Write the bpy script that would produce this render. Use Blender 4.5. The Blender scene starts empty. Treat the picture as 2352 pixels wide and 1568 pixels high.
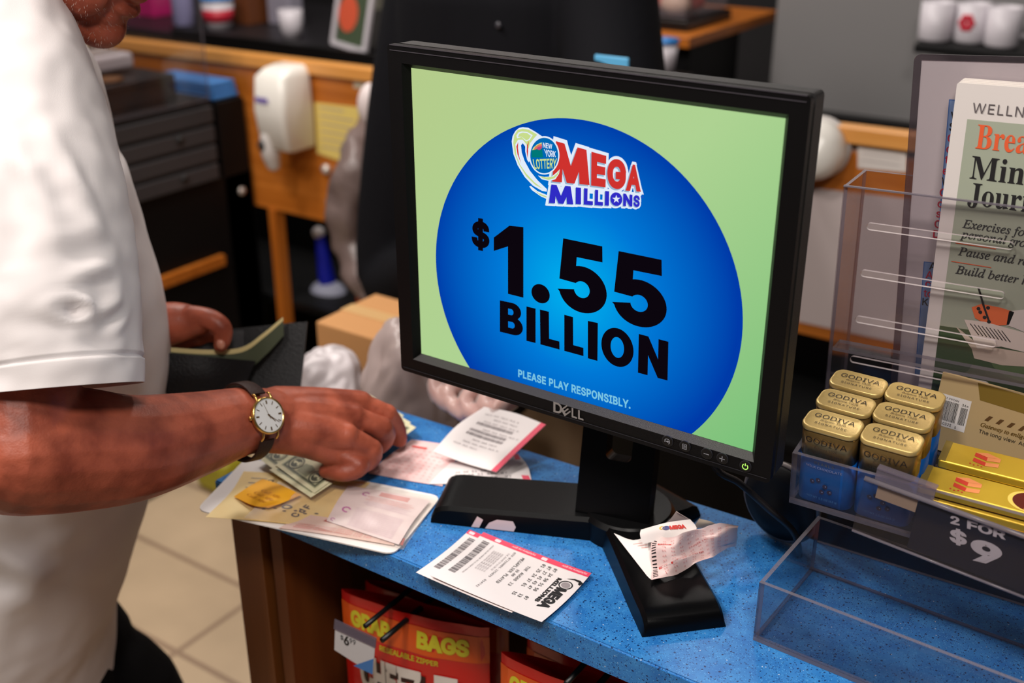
import bpy, bmesh, math, random, os
from mathutils import Vector, Matrix, noise
from mathutils.geometry import tessellate_polygon, delaunay_2d_cdt
import numpy as np

# ------------------------------------------------------------------ camera, world, lights
sc = bpy.context.scene
COL = sc.collection
sc.view_settings.view_transform = 'Standard'
sc.view_settings.look = 'None'
sc.view_settings.gamma = 1.0
sc.view_settings.use_curve_mapping = False
sc.view_settings.exposure = 0.0
sc.cycles.use_denoising = True
sc.cycles.max_bounces = 10
sc.cycles.transparent_max_bounces = 24
sc.cycles.caustics_reflective = False
sc.cycles.caustics_refractive = False
sc.cycles.sample_clamp_indirect = 4.0

V = Vector
CAM = V((0.45340679, -0.76612658, 1.53303854))
CX = V((0.82848423, 0.56001239, 0.0))            # right
CY = V((0.22897364, -0.33874438, -0.91259154))   # down
CZ = V((-0.51106257, 0.7560677, -0.40887246))    # forward
FPX = 2600.0

cam_data = bpy.data.cameras.new('camera')
cam = bpy.data.objects.new('camera', cam_data)
COL.objects.link(cam)
rot = Matrix((CX, -CY, -CZ)).transposed()
cam.matrix_world = Matrix.Translation(CAM) @ rot.to_4x4()
cam_data.sensor_width = 36.0
cam_data.lens = FPX / 2352 * 36
cam_data.clip_start = 0.02
cam_data.dof.use_dof = True
cam_data.dof.focus_distance = 0.95
cam_data.dof.aperture_fstop = 4.0
cam_data.dof.aperture_blades = 9
sc.camera = cam

def lin(c):
    r = []
    for v in c[:3]:
        v = v / 255.0
        r.append(v / 12.92 if v <= 0.04045 else ((v + 0.055) / 1.055) ** 2.4)
    return (r[0], r[1], r[2], 1.0)

world = bpy.data.worlds.new('world')
sc.world = world
world.use_nodes = True
world.node_tree.nodes['Background'].inputs[0].default_value = (1.0, 0.93, 0.9, 1)
world.node_tree.nodes['Background'].inputs[1].default_value = 0.065

def area(name, loc, target, size, power, col=(1, 0.93, 0.87), spread=None):
    l = bpy.data.lights.new(name, 'AREA')
    l.shape = 'DISK'
    l.size = size
    l.energy = power
    l.color = col
    if spread: l.spread = math.radians(spread)
    o = bpy.data.objects.new(name, l)
    COL.objects.link(o)
    o.location = loc
    d = V(target) - V(loc)
    o.rotation_euler = d.to_track_quat('-Z', 'Y').to_euler()
    return o

area('ceiling_or_fill_lamp', (-0.85, -0.80, 2.75), (-0.2, -0.1, 0.9), 0.30, 24)
area('ceiling_or_fill_lamp', (0.75, -0.95, 2.55), (0.32, 0.1, 1.1), 0.30, 17)  # added front fill, aimed at the upright faces of the rack
area('ceiling_or_fill_lamp', (-1.5, -0.2, 2.8), (-0.9, 0.2, 0.6), 0.35, 18)
area('ceiling_or_fill_lamp', (-0.10, -1.25, 2.85), (-0.40, -0.2, 0.9), 0.35, 20)  # added camera-side fill to brighten the near side of the shirt
area('ceiling_or_fill_lamp', (-1.35, 0.75, 2.8), (-1.3, 0.9, 0.8), 0.35, 21)
area('ceiling_or_fill_lamp', (-0.9, 1.9, 2.9), (-0.9, 1.9, 0.9), 0.4, 14)
area('ceiling_or_fill_lamp', (-2.4, 1.6, 2.9), (-2.4, 1.6, 0.9), 0.4, 10)

# ------------------------------------------------------------------ measuring: pixel ray -> point on a known plane
def ray(px, py):
    return CZ + CX * ((px - 1176) / FPX) + CY * ((py - 784) / FPX)
def on_d(px, py, d): return CAM + ray(px, py) * d
def on_z(px, py, z):
    r = ray(px, py); return CAM + r * ((z - CAM.z) / r.z)
def on_y(px, py, y):
    r = ray(px, py); return CAM + r * ((y - CAM.y) / r.y)
def on_x(px, py, x):
    r = ray(px, py); return CAM + r * ((x - CAM.x) / r.x)

# ------------------------------------------------------------------ materials
MATS = {}
def mat(name, c, rough=0.5, metal=0.0, spec=0.5, emit=None, bump=None, sss=0.0, sheen=0.0, coat=0.0, var=None):
    """plain principled material; bump=(scale, strength); var=(scale, second colour, lo, hi): noise between two colours"""
    if name in MATS: return MATS[name]
    m = bpy.data.materials.new(name)
    m.use_nodes = True
    nt = m.node_tree
    b = nt.nodes['Principled BSDF']
    b.inputs['Base Color'].default_value = lin(c)
    b.inputs['Roughness'].default_value = rough
    b.inputs['Metallic'].default_value = metal
    b.inputs['Specular IOR Level'].default_value = spec
    if coat:
        b.inputs['Coat Weight'].default_value = coat
        b.inputs['Coat Roughness'].default_value = 0.12
    if sss:
        b.inputs['Subsurface Weight'].default_value = sss
        b.inputs['Subsurface Radius'].default_value = (0.006, 0.0025, 0.0015)
    if sheen: b.inputs['Sheen Weight'].default_value = sheen
    if emit is not None:
        b.inputs['Emission Color'].default_value = lin(c)
        b.inputs['Emission Strength'].default_value = emit
        b.inputs['Base Color'].default_value = (0, 0, 0, 1)
        b.inputs['Specular IOR Level'].default_value = 0.0
    if bump or var:
        tc = nt.nodes.new('ShaderNodeTexCoord')
    if bump:
        n = nt.nodes.new('ShaderNodeTexNoise')
        n.inputs['Scale'].default_value = bump[0]
        n.inputs['Detail'].default_value = 5
        nt.links.new(tc.outputs['Object'], n.inputs['Vector'])
        bp = nt.nodes.new('ShaderNodeBump')
        bp.inputs['Strength'].default_value = bump[1]
        bp.inputs['Distance'].default_value = 0.002
        nt.links.new(n.outputs['Fac'], bp.inputs['Height'])
        nt.links.new(bp.outputs['Normal'], b.inputs['Normal'])
    if var:
        n = nt.nodes.new('ShaderNodeTexNoise')
        n.inputs['Scale'].default_value = var[0]
        n.inputs['Detail'].default_value = 4
        nt.links.new(tc.outputs['Object'], n.inputs['Vector'])
        r = nt.nodes.new('ShaderNodeValToRGB')
        r.color_ramp.elements[0].position = var[2]; r.color_ramp.elements[0].color = lin(c)
        r.color_ramp.elements[1].position = var[3]; r.color_ramp.elements[1].color = lin(var[1])
        nt.links.new(n.outputs['Fac'], r.inputs['Fac'])
        nt.links.new(r.outputs['Color'], b.inputs['Base Color'])
    MATS[name] = m
    return m

def clear_mat(name, tint, gloss=0.06, rough=0.05, haze=0.0, hazecol=(210, 200, 210)):
    """clear sheet plastic: mostly see-through, mirror by Fresnel, a little haze"""
    if name in MATS: return MATS[name]
    m = bpy.data.materials.new(name); m.use_nodes = True
    nt = m.node_tree; nt.nodes.clear()
    out = nt.nodes.new('ShaderNodeOutputMaterial')
    tr = nt.nodes.new('ShaderNodeBsdfTransparent'); tr.inputs[0].default_value = lin(tint)
    gl = nt.nodes.new('ShaderNodeBsdfGlossy'); gl.inputs['Roughness'].default_value = rough
    lw = nt.nodes.new('ShaderNodeLayerWeight'); lw.inputs[0].default_value = 0.5
    pw = nt.nodes.new('ShaderNodeMath'); pw.operation = 'POWER'; pw.inputs[1].default_value = 4.0
    fr = nt.nodes.new('ShaderNodeMath'); fr.operation = 'MULTIPLY_ADD'; fr.inputs[1].default_value = 0.85; fr.inputs[2].default_value = 0.018
    nt.links.new(lw.outputs['Facing'], pw.inputs[0]); nt.links.new(pw.outputs[0], fr.inputs[0])
    df = nt.nodes.new('ShaderNodeBsdfDiffuse'); df.inputs[0].default_value = lin(hazecol)
    mx0 = nt.nodes.new('ShaderNodeMixShader'); mx0.inputs[0].default_value = haze
    nt.links.new(tr.outputs[0], mx0.inputs[1]); nt.links.new(df.outputs[0], mx0.inputs[2])
    mx = nt.nodes.new('ShaderNodeMixShader')
    nt.links.new(fr.outputs[0], mx.inputs[0])
    nt.links.new(mx0.outputs[0], mx.inputs[1]); nt.links.new(gl.outputs[0], mx.inputs[2])
    nt.links.new(mx.outputs[0], out.inputs[0])
    MATS[name] = m
    return m

# ------------------------------------------------------------------ text outlines
FONTS = {}
def font(key):
    if key in FONTS: return FONTS[key]
    f = None
    try:
        p = os.path.join(bpy.utils.system_resource('DATAFILES', path='fonts'), {'sans': 'Inter.woff2', 'math': 'NotoSansMath-Regular.woff2', 'mono': 'DejaVuSansMono.woff2'}[key])
        f = bpy.data.fonts.load(p)
    except Exception:
        f = None
    FONTS[key] = f
    return f

def serif_bold(s):
    o = ''
    for ch in s:
        if 'A' <= ch <= 'Z': o += chr(0x1D400 + ord(ch) - 65)
        elif 'a' <= ch <= 'z': o += chr(0x1D41A + ord(ch) - 97)
        else: o += ch
    return o
def serif_italic(s):
    o = ''
    for ch in s:
        if ch == 'h': o += '\u210e'
        elif 'A' <= ch <= 'Z': o += chr(0x1D434 + ord(ch) - 65)
        elif 'a' <= ch <= 'z': o += chr(0x1D44E + ord(ch) - 97)
        else: o += ch
    return o

TXT = {}
class ZL(list): pass   # outline points; .lev keeps overlapping strokes a hair apart in height
def levs(vs): return getattr(vs, 'lev', None) or [0.0] * len(vs)
def fill_loops(loops):
    """triangles of a set of oriented outlines, filled by winding number"""
    pts = [V(q) for l in loops for q in l]; ed = []; o = 0
    for l in loops:
        ed += [(o + q, o + (q + 1) % len(l)) for q in range(len(l))]; o += len(l)
    if not pts: return [], []
    r = delaunay_2d_cdt(pts, ed, [], 0, 1e-7)
    vs = np.array([(q.x, q.y) for q in r[0]]); T = np.array([t for t in r[2] if len(t) == 3])
    C = vs[T].mean(axis=1)
    A = np.array([(l[q] + l[(q + 1) % len(l)]) for l in loops for q in range(len(l))])
    keep = []
    for k0 in range(0, len(C), 400):
        c = C[k0:k0 + 400]; y = c[:, 1:2]; x = c[:, 0:1]
        x0, y0, x1, y1 = A.T
        up = (y0 <= y) & (y1 > y); dn = (y0 > y) & (y1 <= y)
        cr_ = (x1 - x0) * (y - y0) - (x - x0) * (y1 - y0)
        keep.append(((up & (cr_ > 0)).sum(1) - (dn & (cr_ < 0)).sum(1)) != 0)
    keep = np.concatenate(keep)
    fs = []
    for t in T[keep]:
        (ax, ay), (bx, by), (cx, cy) = vs[t]
        q = tuple(int(z) for z in t)
        fs.append(q if (bx - ax) * (cy - ay) - (by - ay) * (cx - ax) > 0 else (q[0], q[2], q[1]))
    return [tuple(map(float, q)) for q in vs], fs
def glyphs(s, fkey='sans', offset=0.0, spacing=1.0, res=3):
    """flat outline of a string at size 1: (verts2d, faces)"""
    k = (s, fkey, offset, spacing, res)
    if k in TXT: return TXT[k]
    cu = bpy.data.curves.new('t', 'FONT')
    cu.body = s
    f = font(fkey)
    if f: cu.font = f
    cu.size = 1.0; cu.space_character = spacing
    o = bpy.data.objects.new('t', cu)
    COL.objects.link(o)
    dg = bpy.context.evaluated_depsgraph_get(); dg.update()
    oc = o.evaluated_get(dg).to_curve(dg)
    loops = []
    for sp in oc.splines:
        L = []
        if sp.type == 'BEZIER':
            B = sp.bezier_points; n = len(B)
            for q in range(n):
                p0, p1 = B[q], B[(q + 1) % n]
                a0, h0, h1, a1 = p0.co, p0.handle_right, p1.handle_left, p1.co
                straight = abs((h0 - a0).cross(a1 - a0).z) < 1e-7 and abs((h1 - a0).cross(a1 - a0).z) < 1e-7
                m_ = 1 if straight else res
                for k_ in range(m_):
                    t = k_ / m_
                    c = a0 * (1 - t) ** 3 + h0 * 3 * t * (1 - t) ** 2 + h1 * 3 * t * t * (1 - t) + a1 * t ** 3
                    L.append((c.x, c.y))
        else:
            L = [(q.co.x, q.co.y) for q in sp.points]
        M_ = [L[0]] if L else []
        for q in L[1:]:
            if abs(q[0] - M_[-1][0]) + abs(q[1] - M_[-1][1]) > 1e-6: M_.append(q)
        if len(M_) > 2: loops.append(M_)
    o.evaluated_get(dg).to_curve_clear()
    bpy.data.objects.remove(o); bpy.data.curves.remove(cu)
    vs, fs = fill_loops(loops)
    edges = [(l[q], l[(q + 1) % len(l)]) for l in loops for q in range(len(l))]
    if offset > 0:   # heavier weight: a round-cornered stroke laid along the outline
        r = offset; done = set(); lev = [0] * len(vs); kk = 0; V = Vector
        for (ax, ay), (bx, by) in edges:
            dx, dy = bx - ax, by - ay; L = math.hypot(dx, dy)
            if L < 1e-9: continue
            nx, ny = -dy / L * r, dx / L * r
            n = len(vs); kk += 1; lev += [1 + kk % 23] * 4
            vs += [(ax - nx, ay - ny), (bx - nx, by - ny), (bx + nx, by + ny), (ax + nx, ay + ny)]
            fs.append((n, n + 1, n + 2, n + 3))
        for l in loops:
            N_ = len(l)
            for q in range(N_):
                w = l[q]; p0 = l[q - 1]; p1 = l[(q + 1) % N_]
                d0 = V((w[0] - p0[0], w[1] - p0[1])).normalized(); d1 = V((p1[0] - w[0], p1[1] - w[1])).normalized()
                cr_ = d0.x * d1.y - d0.y * d1.x; dt = d0.dot(d1)
                kk += 1; n = len(vs)
                if (abs(cr_) > .45 or dt < 0) and dt > -.80:      # a real corner: keep it sharp
                    sg = -1 if cr_ > 0 else 1
                    n0 = V((-d0.y, d0.x)) * r * sg; n1 = V((-d1.y, d1.x)) * r * sg
                    tip = (n0 + n1) / (1 + dt)
                    vs += [w, (w[0] + n0.x, w[1] + n0.y), (w[0] + tip.x, w[1] + tip.y), (w[0] + n1.x, w[1] + n1.y)]
                    lev += [1 + kk % 23] * 4; fs.append((n, n + 1, n + 2, n + 3) if sg < 0 else (n, n + 3, n + 2, n + 1))
                else:
                    m_ = 10; lev += [1 + kk % 23] * m_
                    vs += [(w[0] + r * math.cos(2 * math.pi * i / m_), w[1] + r * math.sin(2 * math.pi * i / m_)) for i in range(m_)]
                    fs.append(tuple(range(n, n + m_)))
        vs = ZL((v[0], v[1]) for v in vs); vs.lev = [-q * 5e-6 for q in lev]
    TXT[k] = (vs, fs)
    return TXT[k]
def bbox(vs):
    xs = [v[0] for v in vs]; ys = [v[1] for v in vs]
    return min(xs), min(ys), max(xs), max(ys)

# ------------------------------------------------------------------ mesh builder
def cr(pts, n):
    """Catmull-Rom through tuples of any length, n steps per span"""
    out = []
    P = [pts[0]] + list(pts) + [pts[-1]]
    for i in range(1, len(P) - 2):
        a, b, c, d = P[i - 1], P[i], P[i + 1], P[i + 2]
        for k in range(n):
            t = k / n
            out.append(tuple(0.5 * ((2 * q) + (r - p) * t + (2 * p - 5 * q + 4 * r - s) * t * t + (-p + 3 * q - 3 * r + s) * t ** 3) for p, q, r, s in zip(a, b, c, d)))
    out.append(tuple(pts[-1]))
    return out

class MB:
    def __init__(self):
        self.v = []; self.f = []; self.mi = []; self.sm = []; self.mats = []
    def m(self, material):
        if material not in self.mats: self.mats.append(material)
        return self.mats.index(material)
    def add(self, vs, fs, material, smooth=False, mtx=None):
        o = len(self.v)
        i = self.m(material)
        for q in vs:
            q = V(q)
            self.v.append(mtx @ q if mtx else q)
        for f in fs:
            self.f.append(tuple(a + o for a in f)); self.mi.append(i); self.sm.append(smooth)
    def bm(self, bm, material, smooth=False, mtx=None):
        bm.verts.ensure_lookup_table()
        for i, q in enumerate(bm.verts): q.index = i
        self.add([q.co for q in bm.verts], [[q.index for q in f.verts] for f in bm.faces], material, smooth, mtx)
        bm.free()
    def box(self, c, s, material, bev=0.0, seg=2, mtx=None, rz=0.0):
        bm = bmesh.new()
        bmesh.ops.create_cube(bm, size=1.0)
        bmesh.ops.scale(bm, vec=V(s), verts=bm.verts)
        if bev: bmesh.ops.bevel(bm, geom=list(bm.edges), offset=bev, segments=seg, affect='EDGES', profile=0.5)
        t = Matrix.Translation(V(c)) @ Matrix.Rotation(rz, 4, 'Z')
        self.bm(bm, material, False, (mtx @ t) if mtx else t)
    def bar(self, a, b, w, h, material, bev=0.0):
        """box with its long axis from a to b"""
        a, b = V(a), V(b)
        d = b - a
        q = d.to_track_quat('X', 'Z').to_matrix().to_4x4()
        self.box((0, 0, 0), (d.length, w, h), material, bev, 2, Matrix.Translation((a + b) / 2) @ q)
    def rings(self, rings, material, smooth=True, cap=True, closed=True):
        n = len(rings[0]); vs = [p for r in rings for p in r]; fs = []
        for i in range(len(rings) - 1):
            for j in range(n if closed else n - 1):
                k = (j + 1) % n
                fs.append((i * n + j, i * n + k, (i + 1) * n + k, (i + 1) * n + j))
        if cap and closed:
            fs.append(tuple(reversed(range(n)))); b = (len(rings) - 1) * n
            fs.append(tuple(range(b, b + n)))
        self.add(vs, fs, material, smooth)
    def tube(self, pts, rad, material, n=14, steps=6, cap=True, flat=None, smooth=True, rounded=False):
        """swept tube; rad one number or one per point; flat=(axis, factor) squashes the section along an axis"""
        if not hasattr(rad, '__len__'): rad = [rad] * len(pts)
        P = cr([tuple(p) + (r,) for p, r in zip(pts, rad)], steps) if len(pts) > 1 else pts
        C = [V(p[:3]) for p in P]; R = [p[3] for p in P]
        if rounded:   # half-sphere ends
            d0 = (C[0] - C[1]).normalized(); d1 = (C[-1] - C[-2]).normalized()
            r0, r1 = R[0], R[-1]
            pre = []; post = []
            for k in (80, 60, 40, 20):
                a = math.radians(k)
                pre.append((C[0] + d0 * r0 * math.sin(a), r0 * math.cos(a)))
                post.insert(0, (C[-1] + d1 * r1 * math.sin(a), r1 * math.cos(a)))
            C = [p[0] for p in pre] + C + [p[0] for p in post]
            R = [p[1] for p in pre] + R + [p[1] for p in post]
        rings = []
        up = None
        for i, c in enumerate(C):
            t = (C[min(i + 1, len(C) - 1)] - C[max(i - 1, 0)]).normalized()
            if up is None:
                up = V((0, 0, 1)) if abs(t.z) < 0.9 else V((1, 0, 0))
            side = t.cross(up).normalized(); up = side.cross(t).normalized()
            ring = []
            for j in range(n):
                a = 2 * math.pi * j / n
                o = side * math.cos(a) * R[i] + up * math.sin(a) * R[i]
                if flat:
                    ax = V(flat[0]).normalized(); o -= ax * (o.dot(ax)) * (1 - flat[1])
                ring.append(c + o)
            rings.append(ring)
        self.rings(rings, material, smooth, cap)
    def lathe(self, prof, material, n=28, mtx=None, smooth=True):
        """profile of (r, z) turned about Z"""
        vs = []; fs = []
        for r, z in prof:
            for j in range(n):
                a = 2 * math.pi * j / n
                vs.append((r * math.cos(a), r * math.sin(a), z))
        for i in range(len(prof) - 1):
            for j in range(n):
                k = (j + 1) % n
                fs.append((i * n + j, i * n + k, (i + 1) * n + k, (i + 1) * n + j))
        fs.append(tuple(reversed(range(n)))); b = (len(prof) - 1) * n
        fs.append(tuple(range(b, b + n)))
        self.add(vs, fs, material, smooth, mtx)
    def ball(self, c, r, material, n=16, mtx=None):
        r = r if hasattr(r, '__len__') else (r, r, r)
        bm = bmesh.new()
        bmesh.ops.create_uvsphere(bm, u_segments=n, v_segments=n // 2 + 2, radius=1)
        bmesh.ops.scale(bm, vec=V(r), verts=bm.verts)
        t = Matrix.Translation(V(c))
        self.bm(bm, material, True, (mtx @ t) if mtx else t)
    def poly(self, loops, material, z=0.0, depth=0.0, mtx=None, warp=None, smooth=False):
        """flat shape (first loop outer, others holes); depth>0 makes it a prism from z-depth to z"""
        L = [[V((p[0], p[1], 0)) for p in l] for l in loops]
        flat = [p for l in L for p in l]
        tris = tessellate_polygon(L)
        n = len(flat)
        def nrm(t):
            a, b, c = (flat[i] for i in t)
            return t if (b - a).cross(c - a).z > 0 else (t[0], t[2], t[1])
        tris = [nrm(t) for t in tris]
        vs = [(p.x, p.y, z) for p in flat]; fs = list(tris)
        if depth:
            vs += [(p.x, p.y, z - depth) for p in flat]
            fs += [(c + n, b + n, a + n) for a, b, c in tris]
            o = 0
            for l in L:
                area2 = sum(l[i].x * l[(i + 1) % len(l)].y - l[(i + 1) % len(l)].x * l[i].y for i in range(len(l)))
                for i in range(len(l)):
                    a, b = o + i, o + (i + 1) % len(l)
                    hole = o > 0
                    if (area2 > 0) != hole: fs.append((a, a + n, b + n, b))
                    else: fs.append((b, b + n, a + n, a))
                o += len(l)
        if warp: vs = [warp(*p) for p in vs]
        self.add(vs, fs, material, smooth, mtx)
    def text(self, s, x, y, h, material, w=None, align='L', fkey='sans', offset=0.0, spacing=1.0, z=0.0003, mtx=None, warp=None, shear=0.0, res=4, rot=0.0):
        """flat lettering: cap height h, baseline at (x, y); w squeezes to a width"""
        vs, fs = glyphs(s, fkey, offset, spacing, res)
        if not vs: return
        cb = bbox(glyphs('H' if fkey != 'math' else serif_bold('H'), fkey, offset, 1.0, res)[0])
        b = bbox(vs)
        k = h / max(1e-6, (cb[3] - cb[1]))
        kx = k if w is None else w / max(1e-6, b[2] - b[0])
        ox = {'L': -b[0] * kx, 'C': -(b[0] + b[2]) / 2 * kx, 'R': -b[2] * kx}[align]
        cs, sn = math.cos(rot), math.sin(rot)
        pts = []
        for (vx, vy), lz in zip(vs, levs(vs)):
            u = vx * kx + ox + vy * k * shear; t = (vy - cb[1]) * k
            pts.append((x + u * cs - t * sn, y + u * sn + t * cs, z + lz))
        if warp: pts = [warp(*p) for p in pts]
        self.add(pts, fs, material, False, mtx)
    def sheet(self, f, nu, nv, material, th=0.0003, back=None):
        """thin bent sheet: f(u, v) -> point, with real thickness"""
        P = [[V(f(i / nu, j / nv)) for j in range(nv + 1)] for i in range(nu + 1)]
        def nr(i, j):
            a = P[min(i + 1, nu)][j] - P[max(i - 1, 0)][j]; b = P[i][min(j + 1, nv)] - P[i][max(j - 1, 0)]
            q = a.cross(b)
            return q.normalized() if q.length > 1e-12 else V((0, 0, 1))
        N = [[nr(i, j) for j in range(nv + 1)] for i in range(nu + 1)]
        w = nv + 1
        top = [P[i][j] for i in range(nu + 1) for j in range(w)]
        bot = [P[i][j] - N[i][j] * th for i in range(nu + 1) for j in range(w)]
        ft = [(i * w + j, (i + 1) * w + j, (i + 1) * w + j + 1, i * w + j + 1) for i in range(nu) for j in range(nv)]
        self.add(top, ft, material, True)
        self.add(bot, [tuple(reversed(f)) for f in ft], back or material, True)
        rim = [i * w for i in range(nu + 1)] + [nu * w + j for j in range(1, w)] + [i * w + nv for i in range(nu - 1, -1, -1)] + [j for j in range(nv - 1, 0, -1)]
        n = len(rim)
        self.add([top[i] for i in rim] + [bot[i] for i in rim], [(i, i + n, (i + 1) % n + n, (i + 1) % n) for i in range(n)], material)
    def build(self, name, parent=None, origin=None):
        me = bpy.data.meshes.new(name)
        org = V(origin) if origin is not None else V((0, 0, 0))
        me.from_pydata([q - org for q in self.v], [], self.f)
        for q in self.mats: me.materials.append(q)
        me.polygons.foreach_set('material_index', self.mi)
        me.polygons.foreach_set('use_smooth', self.sm)
        me.update()
        o = bpy.data.objects.new(name, me)
        COL.objects.link(o)
        if origin is not None: o.location = org
        if parent:
            o.parent = parent
        return o

def thing(name, label, cat, loc=(0, 0, 0), rz=0.0, group=None, rot=None):
    o = bpy.data.objects.new(name, None)
    COL.objects.link(o)
    o.empty_display_size = 0.05
    o.location = loc
    o.rotation_euler = rot if rot else (0, 0, rz)
    o['label'] = label; o['category'] = cat
    if group: o['group'] = group
    return o
def tag(o, label, cat, group=None):
    o['label'] = label; o['category'] = cat
    if group: o['group'] = group
    return o
def struct(o):
    o['kind'] = 'structure'; return o
def copy_tree(o, parent=None):
    c = o.copy(); COL.objects.link(c)
    if parent: c.parent = parent
    for ch in list(o.children): copy_tree(ch, c)
    return c
def smooth_by_angle(o, deg=35):
    me = o.data
    me.polygons.foreach_set('use_smooth', [True] * len(me.polygons))
    try: me.set_sharp_from_angle(angle=math.radians(deg))
    except Exception: pass
    return o
def circle(cx, cy, r, n=32, ry=None, a0=0, a1=360):
    ry = ry or r
    m = n if a1 - a0 == 360 else n + 1
    return [(cx + r * math.cos(math.radians(a0 + (a1 - a0) * i / n)), cy + ry * math.sin(math.radians(a0 + (a1 - a0) * i / n))) for i in range(m)]
def rrect(x0, y0, x1, y1, r, n=6):
    out = []
    for cx, cy, a in ((x1 - r, y0 + r, -90), (x1 - r, y1 - r, 0), (x0 + r, y1 - r, 90), (x0 + r, y0 + r, 180)):
        for i in range(n + 1):
            t = math.radians(a + 90 * i / n)
            out.append((cx + r * math.cos(t), cy + r * math.sin(t)))
    return out
def skin_union(mb, voxel, material, name, parent, smooth_it=4, fac=0.5):
    """weld overlapping closed pieces into one continuous surface"""
    o = mb.build('tmp')
    r = o.modifiers.new('r', 'REMESH'); r.mode = 'VOXEL'; r.voxel_size = voxel; r.use_smooth_shade = True
    s = o.modifiers.new('s', 'SMOOTH'); s.iterations = smooth_it; s.factor = fac
    dg = bpy.context.evaluated_depsgraph_get()
    me = bpy.data.meshes.new_from_object(o.evaluated_get(dg))
    old = o.data
    bpy.data.objects.remove(o); bpy.data.meshes.remove(old)
    me.materials.clear(); me.materials.append(material)
    me.polygons.foreach_set('material_index', [0] * len(me.polygons))
    me.polygons.foreach_set('use_smooth', [True] * len(me.polygons))
    n = bpy.data.objects.new(name, me); COL.objects.link(n)
    if parent: n.parent = parent
    return n
# parts are built in world metres; a thing's Empty keeps an offset, so a part is shifted back by this
def seat(o, root):
    o.parent = root
    o.matrix_parent_inverse = Matrix.LocRotScale(root.location, root.rotation_euler, None).inverted()
    return o
# ------------------------------------------------------------------ room
def tile_mat():
    m = bpy.data.materials.new('floor_tile'); m.use_nodes = True
    nt = m.node_tree; b = nt.nodes['Principled BSDF']
    tc = nt.nodes.new('ShaderNodeTexCoord'); mp = nt.nodes.new('ShaderNodeMapping')
    mp.inputs['Location'].default_value = (1.16, -0.3905, 0)
    br = nt.nodes.new('ShaderNodeTexBrick')
    br.inputs['Scale'].default_value = 1.0
    br.offset = 0.0
    br.inputs['Brick Width'].default_value = 0.70; br.inputs['Row Height'].default_value = 0.232
    br.inputs['Mortar Size'].default_value = 0.008; br.inputs['Mortar Smooth'].default_value = 0.3
    br.inputs['Color1'].default_value = lin((205, 180, 148)); br.inputs['Color2'].default_value = lin((198, 172, 140))
    br.inputs['Mortar'].default_value = lin((160, 134, 110))
    ns = nt.nodes.new('ShaderNodeTexNoise'); ns.inputs['Scale'].default_value = 9
    mx = nt.nodes.new('ShaderNodeMixRGB'); mx.blend_type = 'MULTIPLY'; mx.inputs[0].default_value = 0.25
    nt.links.new(tc.outputs['Object'], mp.inputs[0]); nt.links.new(mp.outputs[0], br.inputs['Vector'])
    nt.links.new(tc.outputs['Object'], ns.inputs['Vector'])
    nt.links.new(br.outputs['Color'], mx.inputs[1]); nt.links.new(ns.outputs['Fac'], mx.inputs[2])
    nt.links.new(mx.outputs[0], b.inputs['Base Color'])
    b.inputs['Roughness'].default_value = 0.45
    return m
def wood_mat(name, c1, c2, axis=0, rough=0.4, scale=1.0):
    if name in MATS: return MATS[name]
    m = bpy.data.materials.new(name); m.use_nodes = True
    nt = m.node_tree; b = nt.nodes['Principled BSDF']
    tc = nt.nodes.new('ShaderNodeTexCoord'); mp = nt.nodes.new('ShaderNodeMapping')
    s = [38 * scale, 38 * scale, 38 * scale]; s[axis] = 2.5 * scale
    mp.inputs['Scale'].default_value = s
    ns = nt.nodes.new('ShaderNodeTexNoise'); ns.inputs['Scale'].default_value = 1.0; ns.inputs['Detail'].default_value = 6; ns.inputs['Distortion'].default_value = 0.6
    r = nt.nodes.new('ShaderNodeValToRGB')
    r.color_ramp.elements[0].position = 0.3; r.color_ramp.elements[0].color = lin(c1)
    r.color_ramp.elements[1].position = 0.72; r.color_ramp.elements[1].color = lin(c2)
    nt.links.new(tc.outputs['Object'], mp.inputs[0]); nt.links.new(mp.outputs[0], ns.inputs['Vector'])
    nt.links.new(ns.outputs['Fac'], r.inputs[0]); nt.links.new(r.outputs[0], b.inputs['Base Color'])
    b.inputs['Roughness'].default_value = rough
    MATS[name] = m
    return m
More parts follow.
